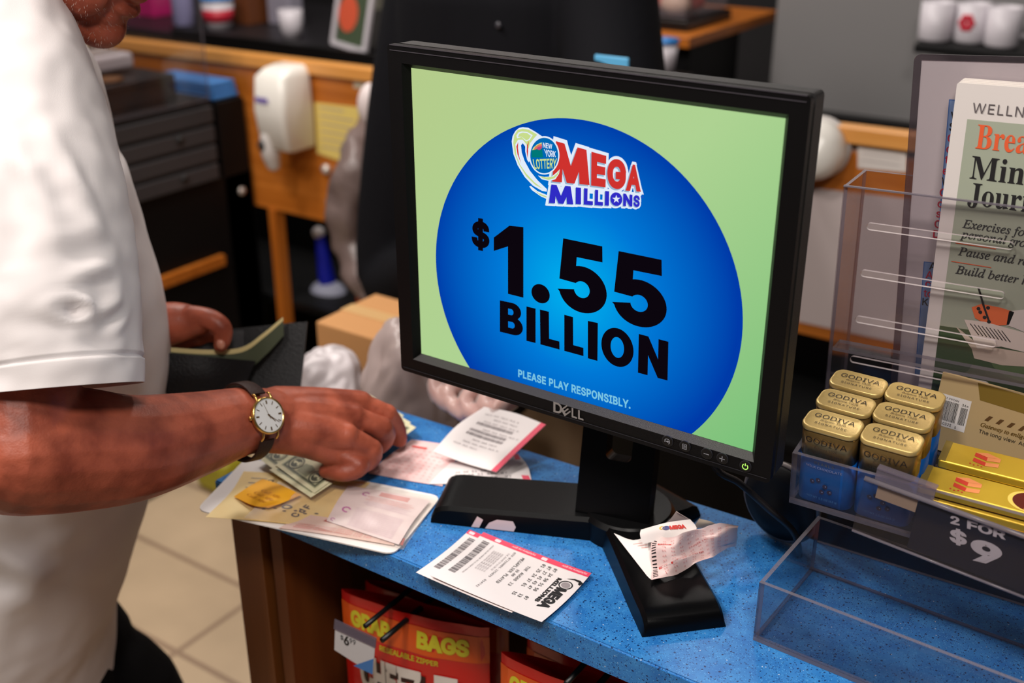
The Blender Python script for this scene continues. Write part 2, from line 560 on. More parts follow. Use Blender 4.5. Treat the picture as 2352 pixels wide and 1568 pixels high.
def quartz_mat():
    m = bpy.data.materials.new('blue_quartz'); m.use_nodes = True
    nt = m.node_tree; b = nt.nodes['Principled BSDF']
    tc = nt.nodes.new('ShaderNodeTexCoord')
    dist = nt.nodes.new('ShaderNodeTexNoise'); dist.inputs['Scale'].default_value = 700; dist.inputs['Detail'].default_value = 2
    addv = nt.nodes.new('ShaderNodeMixRGB'); addv.blend_type = 'ADD'; addv.inputs[0].default_value = 0.0022
    nt.links.new(tc.outputs['Object'], dist.inputs['Vector'])
    nt.links.new(tc.outputs['Object'], addv.inputs[1]); nt.links.new(dist.outputs['Color'], addv.inputs[2])
    prev = None
    base = nt.nodes.new('ShaderNodeTexNoise'); base.inputs['Scale'].default_value = 60; base.inputs['Detail'].default_value = 6
    nt.links.new(tc.outputs['Object'], base.inputs['Vector'])
    r = nt.nodes.new('ShaderNodeValToRGB')
    r.color_ramp.elements[0].position = 0.3; r.color_ramp.elements[0].color = lin((34, 104, 176))
    r.color_ramp.elements[1].position = 0.75; r.color_ramp.elements[1].color = lin((58, 134, 200))
    nt.links.new(base.outputs['Fac'], r.inputs[0])
    prev = r.outputs[0]
    for sc_, size, thr, col in ((300, 0.27, 0.62, (16, 44, 92)), (620, 0.32, 0.62, (20, 60, 116)), (340, 0.17, 0.93, (196, 206, 214)), (900, 0.4, 0.8, (80, 152, 210))):
        vo = nt.nodes.new('ShaderNodeTexVoronoi'); vo.inputs['Scale'].default_value = sc_
        nt.links.new(addv.outputs[0], vo.inputs['Vector'])
        lt = nt.nodes.new('ShaderNodeMath'); lt.operation = 'LESS_THAN'; lt.inputs[1].default_value = size
        nt.links.new(vo.outputs['Distance'], lt.inputs[0])
        sp = nt.nodes.new('ShaderNodeSeparateColor'); nt.links.new(vo.outputs['Color'], sp.inputs[0])
        gt = nt.nodes.new('ShaderNodeMath'); gt.operation = 'GREATER_THAN'; gt.inputs[1].default_value = thr
        nt.links.new(sp.outputs[0], gt.inputs[0])
        mu = nt.nodes.new('ShaderNodeMath'); mu.operation = 'MULTIPLY'
        nt.links.new(lt.outputs[0], mu.inputs[0]); nt.links.new(gt.outputs[0], mu.inputs[1])
        mx = nt.nodes.new('ShaderNodeMixRGB'); mx.inputs[2].default_value = lin(col)
        nt.links.new(mu.outputs[0], mx.inputs[0]); nt.links.new(prev, mx.inputs[1])
        prev = mx.outputs[0]
    nt.links.new(prev, b.inputs['Base Color'])
    b.inputs['Roughness'].default_value = 0.32
    b.inputs['Specular IOR Level'].default_value = 0.3
    return m

M_tile = tile_mat()
M_orange = wood_mat('orange_wood', (168, 92, 26), (196, 116, 44), 0, 0.35)
M_orange_v = wood_mat('orange_wood_upright', (160, 86, 24), (188, 108, 40), 2, 0.35)
M_rail = wood_mat('light_rail_wood', (205, 138, 66), (222, 160, 88), 0, 0.35)
M_brown = wood_mat('brown_wood', (96, 52, 20), (120, 68, 28), 2, 0.4)
M_black = mat('black_laminate', (7, 7, 8), 0.55, spec=0.25)
M_darkwall = mat('dark_wall', (26, 24, 26), 0.8)

mb = MB(); mb.box((-0.6, 0.9, -0.02), (6.4, 5.2, 0.04), M_tile); struct(mb.build('floor'))
mb = MB(); mb.box((-0.6, 3.45, 1.4), (6.4, 0.1, 2.8), M_darkwall); struct(mb.build('wall_back'))
mb = MB(); mb.box((-3.75, 0.9, 1.4), (0.1, 5.2, 2.8), M_darkwall); struct(mb.build('wall_left'))

# ------------------------------------------------------------------ blue worktop and its cabinet
mb = MB()
plan = [(-0.372, -0.0985), (1.2, -0.0985), (1.2, 0.172), (0.162, 0.1467), (-0.33, 0.1295)]
r_ = [(-0.372, -0.0985), (1.2, -0.0985), (1.2, 0.172), (0.162, 0.1467), (-0.366, 0.1295)]
bm = bmesh.new()
vs = [bm.verts.new((x, y, 0.89)) for x, y in r_]
f = bm.faces.new(vs)
ex = bmesh.ops.extrude_face_region(bm, geom=[f])
bmesh.ops.translate(bm, vec=(0, 0, 0.03), verts=[e for e in ex['geom'] if isinstance(e, bmesh.types.BMVert)])
bmesh.ops.recalc_face_normals(bm, faces=bm.faces)
bmesh.ops.bevel(bm, geom=[e for e in bm.edges], offset=0.0016, segments=3, affect='EDGES')
mb.bm(bm, quartz_mat())
tag(mb.build('worktop'), 'speckled blue quartz worktop carrying the lottery monitor and acrylic rack', 'worktop')

cab = thing('counter_cabinet', 'brown wooden cabinet under the blue worktop with open snack bay', 'cabinet', (0.4, 0.02, 0))
mb = MB(); mb.box((-0.345, 0.015, 0.445), (0.042, 0.205, 0.89), M_brown, 0.001)
seat(mb.build('side_panel'), cab)
mb = MB(); mb.box((-0.319, 0.03, 0.445), (0.010, 0.19, 0.889), mat('dark_joint', (30, 17, 10), 0.6), 0.0)
o = seat(mb.build('panel_joint'), cab)
mb = MB(); mb.box((0.44, 0.108, 0.445), (1.50, 0.018, 0.889), wood_mat('dark_brown_wood', (70, 34, 14), (86, 44, 18), 0, 0.5))
seat(mb.build('back_board'), cab)
mb = MB(); mb.box((-0.306, 0.008, 0.445), (0.016, 0.18, 0.889), wood_mat('dark_brown_inner', (92, 46, 16), (112, 60, 22), 2, 0.45))
seat(mb.build('inner_panel'), cab)
mb = MB(); mb.box((1.17, 0.008, 0.445), (0.04, 0.18, 0.889), M_brown)
seat(mb.build('side_panel'), cab)
mb = MB(); mb.box((0.44, 0.0, 0.06), (1.42, 0.18, 0.12), M_brown)
seat(mb.build('plinth'), cab)

# ------------------------------------------------------------------ monitor
M_bez = mat('black_monitor_plastic', (6, 5, 6), 0.45, bump=(2600, 0.14), spec=0.22)
M_bezlip = mat('lit_monitor_ledge', (34, 30, 32), 0.5, bump=(2600, 0.25))  # paler copy of the bezel plastic: reflected light painted on the bottom ledge
ZM = 1.215
mon = thing('monitor', 'black desktop monitor showing the blue 1.55 billion jackpot screen', 'monitor', (0.025, 0.07, 0.92))
def plane_xz(y):     # local (x, up) drawn on the vertical plane facing the viewer
    return Matrix(((1, 0, 0, 0), (0, 0, -1, y), (0, 1, 0, ZM), (0, 0, 0, 1)))
SW, SH = 0.169, 0.135
YF = -0.0075         # bezel front
mb = MB()
OW, OH = 0.1885, 0.1545
inner = [(-SW - .0045, -SH - .0045), (SW + .0045, -SH - .0045), (SW + .0045, SH + .0045), (-SW - .0045, SH + .0045)]
outer = rrect(-OW, -OH, OW, OH, 0.004, 4)
mb.poly([outer, inner], M_bez, 0.0, 0.006, plane_xz(YF))
# sloped reveal down to the glass
for (a, b) in zip(range(4), (1, 2, 3, 0)):
    sc_in = [(-SW, -SH), (SW, -SH), (SW, SH), (-SW, SH)]
    pa, pb = inner[a], inner[b]; qa, qb = sc_in[a], sc_in[b]
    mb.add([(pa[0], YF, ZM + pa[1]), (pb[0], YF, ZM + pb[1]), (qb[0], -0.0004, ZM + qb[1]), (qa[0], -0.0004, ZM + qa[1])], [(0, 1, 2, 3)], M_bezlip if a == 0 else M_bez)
seat(mb.build('bezel'), mon)
for zz, hh, nm, cc in ((OH - 0.0048, 0.0006, 'edge_line', (64, 60, 66)), (OH - 0.0004, 0.0007, 'edge_line', (64, 60, 66)), (-OH + 0.004, 0.0004, 'edge_line_dark', (36, 35, 40))):
    mb = MB(); mb.box((0, YF - 0.0002, ZM + zz), (2 * OW - .006, 0.0008, hh), mat(nm, cc, 0.35))
    seat(mb.build('bezel_line'), mon)

mb = MB()
bm = bmesh.new()
prof = [(0.004, OW - .0005, OH - .0005), (0.022, OW - .001, OH - .001), (0.026, OW - .012, OH - .012), (0.058, OW - .05, OH - .05)]
rings = []
for y, w, h in prof:
    rings.append([(p[0], y, ZM + p[1]) for p in rrect(-w, -h, w, h, 0.004, 4)])
mb.rings([[V(p) for p in r] for r in rings], mat('monitor_back_shell', (24, 22, 22), 0.55, bump=(700, 0.3)), smooth=False)
bm.free()
seat(mb.build('rear_housing'), mon)

# the picture on the screen: one mesh, flat coloured areas that give off light
def em(name, c, k=1.0): return mat('screen_' + name, c, emit=k)
def grad_em(name, c_in, c_mid, c_out, cx, cz, r, kind):
    m = bpy.data.materials.new('screen_' + name); m.use_nodes = True
    nt = m.node_tree; nt.nodes.clear()
    out = nt.nodes.new('ShaderNodeOutputMaterial'); e = nt.nodes.new('ShaderNodeEmission')
    tc = nt.nodes.new('ShaderNodeTexCoord'); mp = nt.nodes.new('ShaderNodeMapping')
    ramp = nt.nodes.new('ShaderNodeValToRGB')
    if kind == 'radial':
        mp.inputs['Location'].default_value = (-cx / r, 0, -cz / r); mp.inputs['Scale'].default_value = (1 / r, 0, 1 / r)
        g = nt.nodes.new('ShaderNodeVectorMath'); g.operation = 'LENGTH'
        nt.links.new(mp.outputs[0], g.inputs[0]); fac = g.outputs['Value']
    else:
        g = nt.nodes.new('ShaderNodeVectorMath'); g.operation = 'DOT_PRODUCT'; g.inputs[1].default_value = (cx, 0, cz)
        nt.links.new(mp.outputs[0], g.inputs[0])
        ad = nt.nodes.new('ShaderNodeMath'); ad.operation = 'ADD'; ad.inputs[1].default_value = 0.5
        nt.links.new(g.outputs['Value'], ad.inputs[0]); fac = ad.outputs[0]
    nt.links.new(tc.outputs['Object'], mp.inputs[0])
    cr_ = ramp.color_ramp
    cr_.elements[0].color = lin(c_in); cr_.elements[1].color = lin(c_out)
    k = cr_.elements.new(0.5); k.color = lin(c_mid)
    nt.links.new(fac, ramp.inputs[0]); nt.links.new(ramp.outputs[0], e.inputs[0]); nt.links.new(e.outputs[0], out.inputs[0])
    return m
mb = MB()
PS = Matrix(((1, 0, 0, 0), (0, 0, -1, 0.0), (0, 1, 0, ZM), (0, 0, 0, 1)))
M_green = grad_em('green', (182, 203, 138), (174, 210, 146), (112, 190, 118), 1.5, -1.35, 1, 'linear')
mb.poly([[(-SW, -SH), (SW, -SH), (SW, SH), (-SW, SH)]], M_green, 0, 0, PS)
def scr(px, py):
    p = on_y(px, py, 0.0); return (p.x, p.z - ZM)
# circle through measured rim points
import numpy as np
rim = [scr(*p) for p in ((1315, 262), (1005, 590), (1692, 700), (1068, 836), (1600, 1002), (1150, 300), (1560, 400), (1030, 720))]
A = np.array([[2 * x, 2 * y, 1] for x, y in rim]); bb = np.array([x * x + y * y for x, y in rim])
s_ = np.linalg.lstsq(A, bb, rcond=None)[0]
CXs, CYs = float(s_[0]), float(s_[1]); CR = math.sqrt(s_[2] + CXs ** 2 + CYs ** 2)
def clip_poly(pts, x0, y0, x1, y1):
    for ax, lim, sg in ((0, x0, 1), (0, x1, -1), (1, y0, 1), (1, y1, -1)):
        out = []
        for i in range(len(pts)):
            a, b = pts[i], pts[(i + 1) % len(pts)]
            ia, ib = (a[ax] - lim) * sg >= 0, (b[ax] - lim) * sg >= 0
            if ia: out.append(a)
            if ia != ib:
                t = (lim - a[ax]) / (b[ax] - a[ax]); out.append((a[0] + t * (b[0] - a[0]), a[1] + t * (b[1] - a[1])))
        pts = out
    return pts
M_blue = grad_em('blue', (0, 178, 240), (0, 120, 214), (0, 58, 168), CXs - 0.004, CYs + 0.004, CR, 'radial')
mb.poly([clip_poly(circle(CXs, CYs, CR, 128), -SW, -SH, SW, SH)], M_blue, 0.0002, 0, PS)
K = em('black', (12, 6, 14)); W_ = em('white', (226, 236, 250)); RD = em('red', (206, 50, 46)); NV = em('indigo', (48, 44, 196)); GY = em('shade', (148, 180, 204)); YL = em('lime', (200, 220, 140))
MBl = em('midblue', (0, 104, 180)); LB = em('pale_blue', (120, 196, 226))
def quad_map(q):
    tl, tr, br, bl = q
    def f(u, v):
        return ((bl[0] * (1 - u) + br[0] * u) * (1 - v) + (tl[0] * (1 - u) + tr[0] * u) * v,
                (bl[1] * (1 - u) + br[1] * u) * (1 - v) + (tl[1] * (1 - u) + tr[1] * u) * v)
    return f
def put(vs, fs, box, quad, material, z):
    f = quad_map(quad)
    pts = []
    for (x, y), lz in zip(vs, levs(vs)):
        p = f((x - box[0]) / (box[2] - box[0]), (y - box[1]) / (box[3] - box[1]))
        pts.append((p[0], p[1], z + lz * .2))
    mb.add(pts, fs, material, False, PS)
def arc(cx, cy, rx, ry, a0, a1, n=18):
    return [(cx + rx * math.cos(math.radians(a0 + (a1 - a0) * i / n)), cy + ry * math.sin(math.radians(a0 + (a1 - a0) * i / n))) for i in range(n + 1)]
# heavy letterforms, unit height
def heavy(ch):
    if ch == '1': return [[(0.30, 0), (0.62, 0), (0.62, 1), (0.33, 1), (0.0, 0.80), (0.0, 0.60), (0.30, 0.70)]], 0.62
    if ch == '.': return [circle(0.19, 0.16, 0.19, 32)], 0.38
    if ch == '5':
        return [[(0.09, 1.0), (0.03, 0.42)] + arc(0.39, 0.325, 0.125, 0.12, 140, -165, 22) + [(0.27, 0.31), (0.0, 0.27)] + arc(0.40, 0.325, 0.38, 0.335, -165, 105, 40) + [(0.31, 0.775), (0.72, 0.775), (0.72, 1.0)]], 0.78
    if ch == 'B':
        o = [(0, 0), (0.44, 0)] + arc(0.44, 0.28, 0.30, 0.28, -90, 62, 16) + arc(0.40, 0.74, 0.29, 0.26, -32, 90, 14) + [(0, 1)]
        return [o, [(0.27, 0.20), (0.27, 0.40), (0.40, 0.40)] + arc(0.40, 0.30, 0.08, 0.10, 90, -90, 8), [(0.27, 0.61), (0.27, 0.80), (0.37, 0.80)] + arc(0.37, 0.705, 0.075, 0.095, 90, -90, 8)], 0.74
    if ch == 'I': return [[(0, 0), (0.28, 0), (0.28, 1), (0, 1)]], 0.28
    if ch == 'L': return [[(0, 0), (0.60, 0), (0.60, 0.23), (0.28, 0.23), (0.28, 1), (0, 1)]], 0.60
    if ch == 'O': return [circle(0.48, 0.5, 0.48, 44, 0.52), circle(0.48, 0.5, 0.20, 32, 0.28)], 0.96
    if ch == 'N': return [[(0, 0), (0.27, 0), (0.27, 0.52), (0.55, 0), (0.82, 0), (0.82, 1), (0.55, 1), (0.55, 0.48), (0.27, 1), (0, 1)]], 0.82
def heavy_put(ch, quad, material=None, z=0.0006):
    loops, w = heavy(ch)
    allp = [p for l in loops for p in l]; bx = bbox(allp)
    L = [[V((p[0], p[1], 0)) for p in l] for l in loops]
    tris = tessellate_polygon(L)
    fs = []
    for t in tris:
        a, b, c = (V((*allp[i], 0)) for i in t)
        fs.append(t if (b - a).cross(c - a).z > 0 else (t[0], t[2], t[1]))
    put(allp, fs, bx, quad, material or K, z)
def Q(*pts): return [scr(*p) for p in pts]
heavy_put('1', Q((1135, 514), (1203, 521), (1203, 683), (1135, 666)))
heavy_put('.', Q((1221, 648), (1263, 656), (1264, 700), (1222, 691)))
glyph_put5 = [Q((1282, 544), (1393, 567), (1395, 729), (1281, 706)), Q((1408, 573), (1530, 598), (1533, 762), (1406, 737))]
heavy_put('B', Q((1149, 689), (1201, 700), (1202, 774), (1149, 761)))
heavy_put('I', Q((1210, 703), (1231, 708), (1231, 787), (1210, 782)))
heavy_put('L', Q((1241, 710), (1285, 721), (1286, 802), (1242, 790)))
heavy_put('L', Q((1297, 722), (1340, 734), (1341, 817), (1297, 805)))
heavy_put('I', Q((1351, 736), (1374, 741), (1373, 828), (1351, 822)))
heavy_put('O', Q((1382, 744), (1456, 762), (1456, 850), (1382, 832)))
heavy_put('N', Q((1468, 766), (1536, 784), (1534, 873), (1466, 855)))
def glyph_put(s, quad, material, z, off=0.0, base_off=None, fk='sans', sp=1.0, res=4, dx=0.0, dy=0.0):
    bx = bbox(glyphs(s, fk, base_off if base_off is not None else off, sp, res)[0])
    vs, fs = glyphs(s, fk, off, sp, res)
    put(vs, fs, bx, quad, material, z)
for q5 in glyph_put5: heavy_put('5', q5)
glyph_put('$', Q((1084, 498), (1125, 504), (1125, 579), (1084, 571)), K, 0.0006, 0.04)
glyph_put('PLEASE PLAY RESPONSIBLY.', Q((1191, 847), (1449, 919), (1449, 939), (1191, 865)), LB, 0.0006, 0.03, sp=1.06)
# MEGA MILLIONS sign-off (measured in a 4.752x enlargement whose corner is 1100, 230)
def Z2(*pts): return [scr(1100 + p[0] / 4.752, 230 + p[1] / 4.752) for p in pts]
def zpoly(pts, material, z, holes=()):
    mb.poly([Z2(*pts)] + [Z2(*h) for h in holes], material, z, 0, PS)
zpoly([(480, 293), (540, 300), (610, 338), (690, 392), (690, 420), (600, 470), (562, 540), (565, 640), (548, 678), (528, 650), (508, 560), (508, 505), (480, 468), (462, 492), (470, 570), (500, 660), (560, 770), (640, 870), (745, 970), (742, 998), (690, 988), (590, 930), (500, 835), (425, 710), (378, 585), (360, 450), (370, 390), (400, 335), (440, 302)], W_, 0.0003)
zpoly([(480, 310), (550, 322), (640, 375), (600, 420), (560, 470), (545, 530), (520, 480), (480, 430), (430, 430), (400, 480), (412, 600), (450, 700), (520, 800), (610, 895), (700, 965), (620, 925), (520, 830), (440, 700), (394, 585), (378, 470), (388, 380), (425, 325)], YL, 0.0004)
zpoly([(470, 340), (530, 345), (590, 380), (560, 430), (520, 450), (470, 400), (420, 415), (412, 385), (435, 350)], W_, 0.00045)
zpoly([(482, 352), (530, 358), (572, 388), (548, 425), (520, 436), (470, 398), (428, 400), (445, 365)], YL, 0.0005)
zpoly([(433, 455), (412, 505), (425, 590), (465, 690), (440, 600), (430, 520)], RD, 0.0005)
zpoly([(550, 440), (528, 490), (525, 560), (537, 640), (540, 560), (540, 500)], RD, 0.0005)
zpoly([(552, 940), (570, 935), (640, 990), (760, 1040), (760, 1085), (680, 1050), (580, 980)], W_, 0.0003)
zpoly([(600, 975), (660, 1015), (765, 1058), (765, 1072), (670, 1035)], YL, 0.0004)
meg = [('M', ((845, 445), (1178, 540), (1212, 925), (802, 885))), ('E', ((1232, 560), (1396, 606), (1386, 950), (1228, 930))), ('G', ((1405, 632), (1612, 650), (1612, 975), (1405, 960))), ('A', ((1640, 690), (1754, 712), (1774, 998), (1603, 985)))]
mil = [('M', ((795, 918), (1005, 938), (1035, 1135), (768, 1120))), ('I', ((1062, 948), (1119, 955), (1118, 1135), (1060, 1130))), ('L', ((1152, 958), (1250, 968), (1248, 1145), (1148, 1136))), ('L', ((1272, 975), (1361, 985), (1358, 1150), (1268, 1143))), ('I', ((1382, 988), (1426, 992), (1423, 1150), (1378, 1146))), ('O', ((1440, 1000), (1568, 1008), (1568, 1155), (1440, 1147))), ('N', ((1580, 1015), (1681, 1030), (1679, 1160), (1578, 1152))), ('S', ((1690, 1030), (1762, 1040), (1758, 1168), (1690, 1160)))]
for i, (ch, q) in enumerate(meg + mil):
    big = i < 4
    o0 = 0.05 if big else 0.045
    if ch == 'I': continue
    glyph_put(ch, Z2(*q), W_, 0.0004 + i * 1e-6, o0 + (0.06 if big else 0.085), o0)
    sh = [(x - 16, y + 18) for x, y in q]
    glyph_put(ch, Z2(*sh), W_, 0.00042 + i * 1e-6, o0 + 0.035, o0)
for i, (ch, q) in enumerate(meg + mil):
    big = i < 4
    o0 = 0.05 if big else 0.045
    sh = [(x - 15, y + 15) for x, y in q] if big else [(x - 9, y + 9) for x, y in q]
    if ch == 'I':
        heavy_put('I', Z2((q[0][0] - 26, q[0][1] - 26), (q[1][0] + 26, q[1][1] - 22), (q[2][0] + 26, q[2][1] + 28), (q[3][0] - 30, q[3][1] + 26)), W_, 0.00043)
        heavy_put('I', Z2(*sh), GY, 0.0005); heavy_put('I', Z2(*q), NV, 0.0006)
        continue
    glyph_put(ch, Z2(*sh), GY, 0.0005 + i * 1e-6, o0, o0)
    glyph_put(ch, Z2(*q), RD if big else NV, 0.0006 + i * 1e-6, o0, o0)
star = []
for k in range(10):
    a = math.radians(90 + 36 * k); r = 46 if k % 2 == 0 else 18
    star.append((1504 + r * math.cos(a), 1078 - r * math.sin(a) * 1.02))
zpoly(circle(1504, 1078, 40, 24, 44), NV, 0.00064)
zpoly(star, W_, 0.00066)
glyph_put('TM', Z2((1772, 1046), (1802, 1050), (1802, 1066), (1772, 1062)), NV, 0.0006, 0.0)
zpoly([(770, 930), (1780, 1010), (1780, 1030), (1760, 1060), (760, 980)], W_, 0.00041)
# round lottery badge
zpoly(circle(718, 600, 166, 48, 210), W_, 0.00067)
zpoly(circle(718, 602, 152, 48, 194), MBl, 0.0007)
zpoly([(650, 820), (720, 835), (800, 830), (850, 790), (888, 752), (880, 800), (840, 860), (770, 880), (690, 860)], W_, 0.00072)
zpoly([(672, 826), (740, 840), (815, 832), (860, 795), (886, 758), (872, 805), (830, 850), (765, 868), (700, 850)], YL, 0.00075)
TE = em('teal', (0, 120, 120))
zpoly([(585, 545), (600, 515), (640, 480), (690, 458), (693, 520), (650, 520), (640, 560)], YL, 0.00074)
zpoly([(600, 545), (620, 505), (660, 480), (692, 474), (693, 520), (650, 530)], em('salmon', (226, 120, 90)), 0.00076)
zpoly([(625, 540), (650, 508), (692, 498), (694, 530), (660, 545)], em('magenta', (190, 70, 120)), 0.00078)
zpoly([(580, 545), (610, 540), (640, 530), (665, 545), (694, 520), (706, 622), (580, 622)], TE, 0.0008)
glyph_put('NEW', Z2((704, 458), (806, 478), (806, 532), (704, 515)), W_, 0.0008, 0.02)
glyph_put('YORK', Z2((714, 530), (846, 556), (846, 620), (732, 614)), W_, 0.0008, 0.02)
glyph_put('LOTTERY', Z2((592, 640), (858, 632), (846, 742), (612, 752)), YL, 0.0008, 0.02)
o = mb.build('screen', origin=(0, 0, ZM)); seat(o, mon)

# maker's badge
mb = MB()
M_silver = mat('silver_badge', (190, 188, 190), 0.3, metal=0.7)
def bezq(*pts): 
    r = []
    for px, py in pts:
        p = on_y(px, py, YF); r.append((p.x, p.z - ZM))
    return r
PB = plane_xz(YF)
def badge(ch, quad, off=0.022):
    vs, fs = glyphs(ch, 'sans', off, 1, 4); bx = bbox(vs); f = quad_map(quad)
    pts = [(*f((x - bx[0]) / (bx[2] - bx[0]), (y - bx[1]) / (bx[3] - bx[1])), 0.0008 + lz) for (x, y), lz in zip(vs, levs(vs))]
    mb.add(pts, fs, M_silver, False, PB)
badge('D', bezq((1272, 921), (1292, 927), (1292, 951), (1272, 945)))
badge('E', bezq((1289, 939), (1303, 929), (1312, 945), (1298, 955)))
badge('L', bezq((1314, 935), (1326, 939), (1326, 961), (1314, 957)))
badge('L', bezq((1329, 940), (1341, 944), (1341, 965), (1329, 961)))
seat(mb.build('badge'), mon)
# buttons
M_btn = mat('button_black', (16, 16, 18), 0.25); M_ico = mat('button_icon', (150, 150, 156), 0.5)
for k, (px, py) in enumerate(((1534, 1012), (1574, 1024), (1624, 1041), (1660, 1052), (1713, 1070))):
    p = on_y(px, py, YF); cx, cz = p.x, p.z - ZM
    mb = MB()
    mb.poly([circle(cx, cz, 0.0046, 28)], M_btn, 0.0012, 0.0012, PB)
    mb.poly([circle(cx, cz, 0.0050, 28), circle(cx, cz, 0.0046, 28)], mat('button_rim', (52, 52, 58), 0.25), 0.0008, 0.0008, PB)
    b = seat(mb.build('power_button' if k == 4 else 'button'), mon)
    mb = MB()
    if k == 0:
        mb.poly([circle(cx, cz, 0.0026, 20, a0=-60, a1=200) + circle(cx, cz, 0.0021, 20, a0=-60, a1=200)[::-1]], M_ico, 0.0014, 0, PB)
        mb.poly([[(cx - .0026, cz - .0003), (cx + .0004, cz - .0003), (cx + .0004, cz - .0012), (cx + .0018, cz), (cx + .0004, cz + .0012), (cx + .0004, cz + .0003), (cx - .0026, cz + .0003)]], M_ico, 0.0014, 0, PB)
    elif k == 1:
        mb.poly([rrect(cx - .002, cz - .0024, cx + .002, cz + .0024, .0003), rrect(cx - .0016, cz - .002, cx + .0016, cz + .002, .0002)], M_ico, 0.0014, 0, PB)
        for q in (-1, 0, 1): mb.poly([rrect(cx - .0011, cz + q * .001 - .0002, cx + .0011, cz + q * .001 + .0002, .0001)], M_ico, 0.0014, 0, PB)
    elif k in (2, 3):
        mb.poly([rrect(cx - .0024, cz - .0003, cx + .0024, cz + .0003, .0001)], M_ico, 0.0014, 0, PB)
        if k == 3: mb.poly([rrect(cx - .0003, cz - .0024, cx + .0003, cz + .0024, .0001)], M_ico, 0.0014, 0, PB)
    else:
        G = mat('power_light', (190, 250, 110), emit=1.1)
        mb.poly([circle(cx, cz, 0.0027, 26, a0=125, a1=415) + circle(cx, cz, 0.0019, 26, a0=125, a1=415)[::-1]], G, 0.0014, 0, PB)
        mb.poly([rrect(cx - .0004, cz + .0006, cx + .0004, cz + .0031, .0002)], G, 0.0014, 0, PB)
    mb.build('icon', b)
# stand: neck with a cable slot
M_stand = mat('black_stand_plastic', (5, 5, 6), 0.32, bump=(1500, 0.06), spec=0.15)
a = math.radians(13)
nx = V((math.cos(a), math.sin(a), 0)); nb = V((-math.sin(a), math.cos(a), 0))
ns_ = (nb * 0.22 + V((0, 0, 1)) * 0.975).normalized(); nn = nx.cross(ns_).normalized()
NO = V((0.0225, 0.036, 0.934))
def neck_m(org): return Matrix(((nx.x, ns_.x, nn.x, org.x), (nx.y, ns_.y, nn.y, org.y), (nx.z, ns_.z, nn.z, org.z), (0, 0, 0, 1)))
mb = MB()
_r = ray(1424, 1026); _k = (NO - CAM).dot(nn) / _r.dot(nn); _h = CAM + _r * _k - NO
hx, hy = _h.dot(nx), _h.dot(ns_)
hole = rrect(hx - 0.013, hy - 0.014, hx + 0.012, hy + 0.016, 0.006, 5)
body = [(-0.035, 0.008), (-0.031, 0.002), (-0.024, -0.002), (0.028, -0.002), (0.034, 0.004), (0.036, 0.012), (0.035, 0.24), (-0.035, 0.24)]
mb.poly([body, hole], M_stand, 0.0, 0.022, neck_m(NO))
seat(mb.build('stand_neck'), mon)
mb = MB()
mb.box((0.0, 0.078, 1.2), (0.12, 0.05, 0.12), M_stand, 0.004)
seat(mb.build('neck_mount'), mon)
# foot: two long flat legs and a short one behind
mb = MB()
def leg(tip, hub, w_tip, w_hub, h_tip, h_hub, drop=True):
    tip, hub = V(tip), V(hub); d = (tip - hub); L = d.length; d.normalize(); s = V((-d.y, d.x, 0))
    prof = [(0.0, h_hub, w_hub), (0.5, (h_hub * .45 + h_tip * .55), (w_hub + w_tip) / 2), (0.8, h_tip * 1.02, w_tip), (0.9, h_tip, w_tip)]
    if drop: prof += [(0.945, h_tip * 0.93, w_tip), (0.975, h_tip * 0.78, w_tip), (0.99, h_tip * 0.6, w_tip), (1.0, h_tip * 0.30, w_tip), (1.0, 0.0, w_tip)]
    else: prof += [(1.0, h_tip * .7, w_tip)]
    rings = []
    for t, h, w in prof:
        c = hub + d * (L * t); w /= 2
        h = max(h, 0.0004)
        e = min(0.004, h * 0.45)
        P = [(-w - .002, 0), (-w, h - e), (-w + e * .8, h), (w - e * .8, h), (w, h - e), (w + .002, 0)]
        rings.append([V((c.x + s.x * x, c.y + s.y * x, 0.9203 + z)) for x, z in P])
    mb.rings(rings, M_stand, smooth=False)
leg((0.1425, -0.047, 0), (0.025, 0.07, 0), 0.070, 0.066, 0.0185, 0.024)
leg((-0.150, -0.003, 0), (0.03, 0.072, 0), 0.066, 0.066, 0.0185, 0.024)
leg((0.046, 0.132, 0), (0.025, 0.06, 0), 0.06, 0.06, 0.012, 0.022, False)
mb.lathe([(0.045, 0), (0.045, 0.02), (0.041, 0.0245), (0.0, 0.0245)], M_stand, 36, Matrix.Translation((0.026, 0.066, 0.9203)))
seat(smooth_by_angle(mb.build('stand_foot'), 30), mon)
# torn white label on the front edge of the left leg
mb = MB()
h_, t_ = V((0.03, 0.072, 0)), V((-0.150, -0.003, 0)); d_ = (t_ - h_).normalized(); s_l = V((-d_.y, d_.x, 0)); L_ = (t_ - h_).length
def on_leg(k, z): q = h_ + d_ * (L_ * k) + s_l * (.0332 + .002 + .0006 - (z - .92) * .11); return (q.x, q.y, z)
for nm_, pts_ in (('torn_label', ((.79, .9212), (.75, .9212), (.73, .9300), (.76, .9330))), ('torn_label', ((.72, .9212), (.575, .9212), (.565, .9260), (.58, .9318), (.66, .9318), (.70, .9275)))):
    mb = MB(); mb.add([on_leg(*q) for q in pts_], [tuple(range(len(pts_)))], mat('label_remnant', (214, 190, 190), .45)); seat(mb.build(nm_), mon)
# cable
mb = MB()
mb.tube([(0.06, 0.08, 1.10), tuple(on_y(1632, 1056, .092)), tuple(on_y(1700, 1110, .098)), tuple(on_y(1765, 1168, .103)), tuple(on_y(1822, 1220, .106)), (0.184, 0.108, 0.9238)], 0.0032, mat('black_cable', (38, 34, 35), 0.35), 10)
tag(mb.build('power_cable'), 'black cable drooping behind the monitor towards the acrylic rack', 'cable')
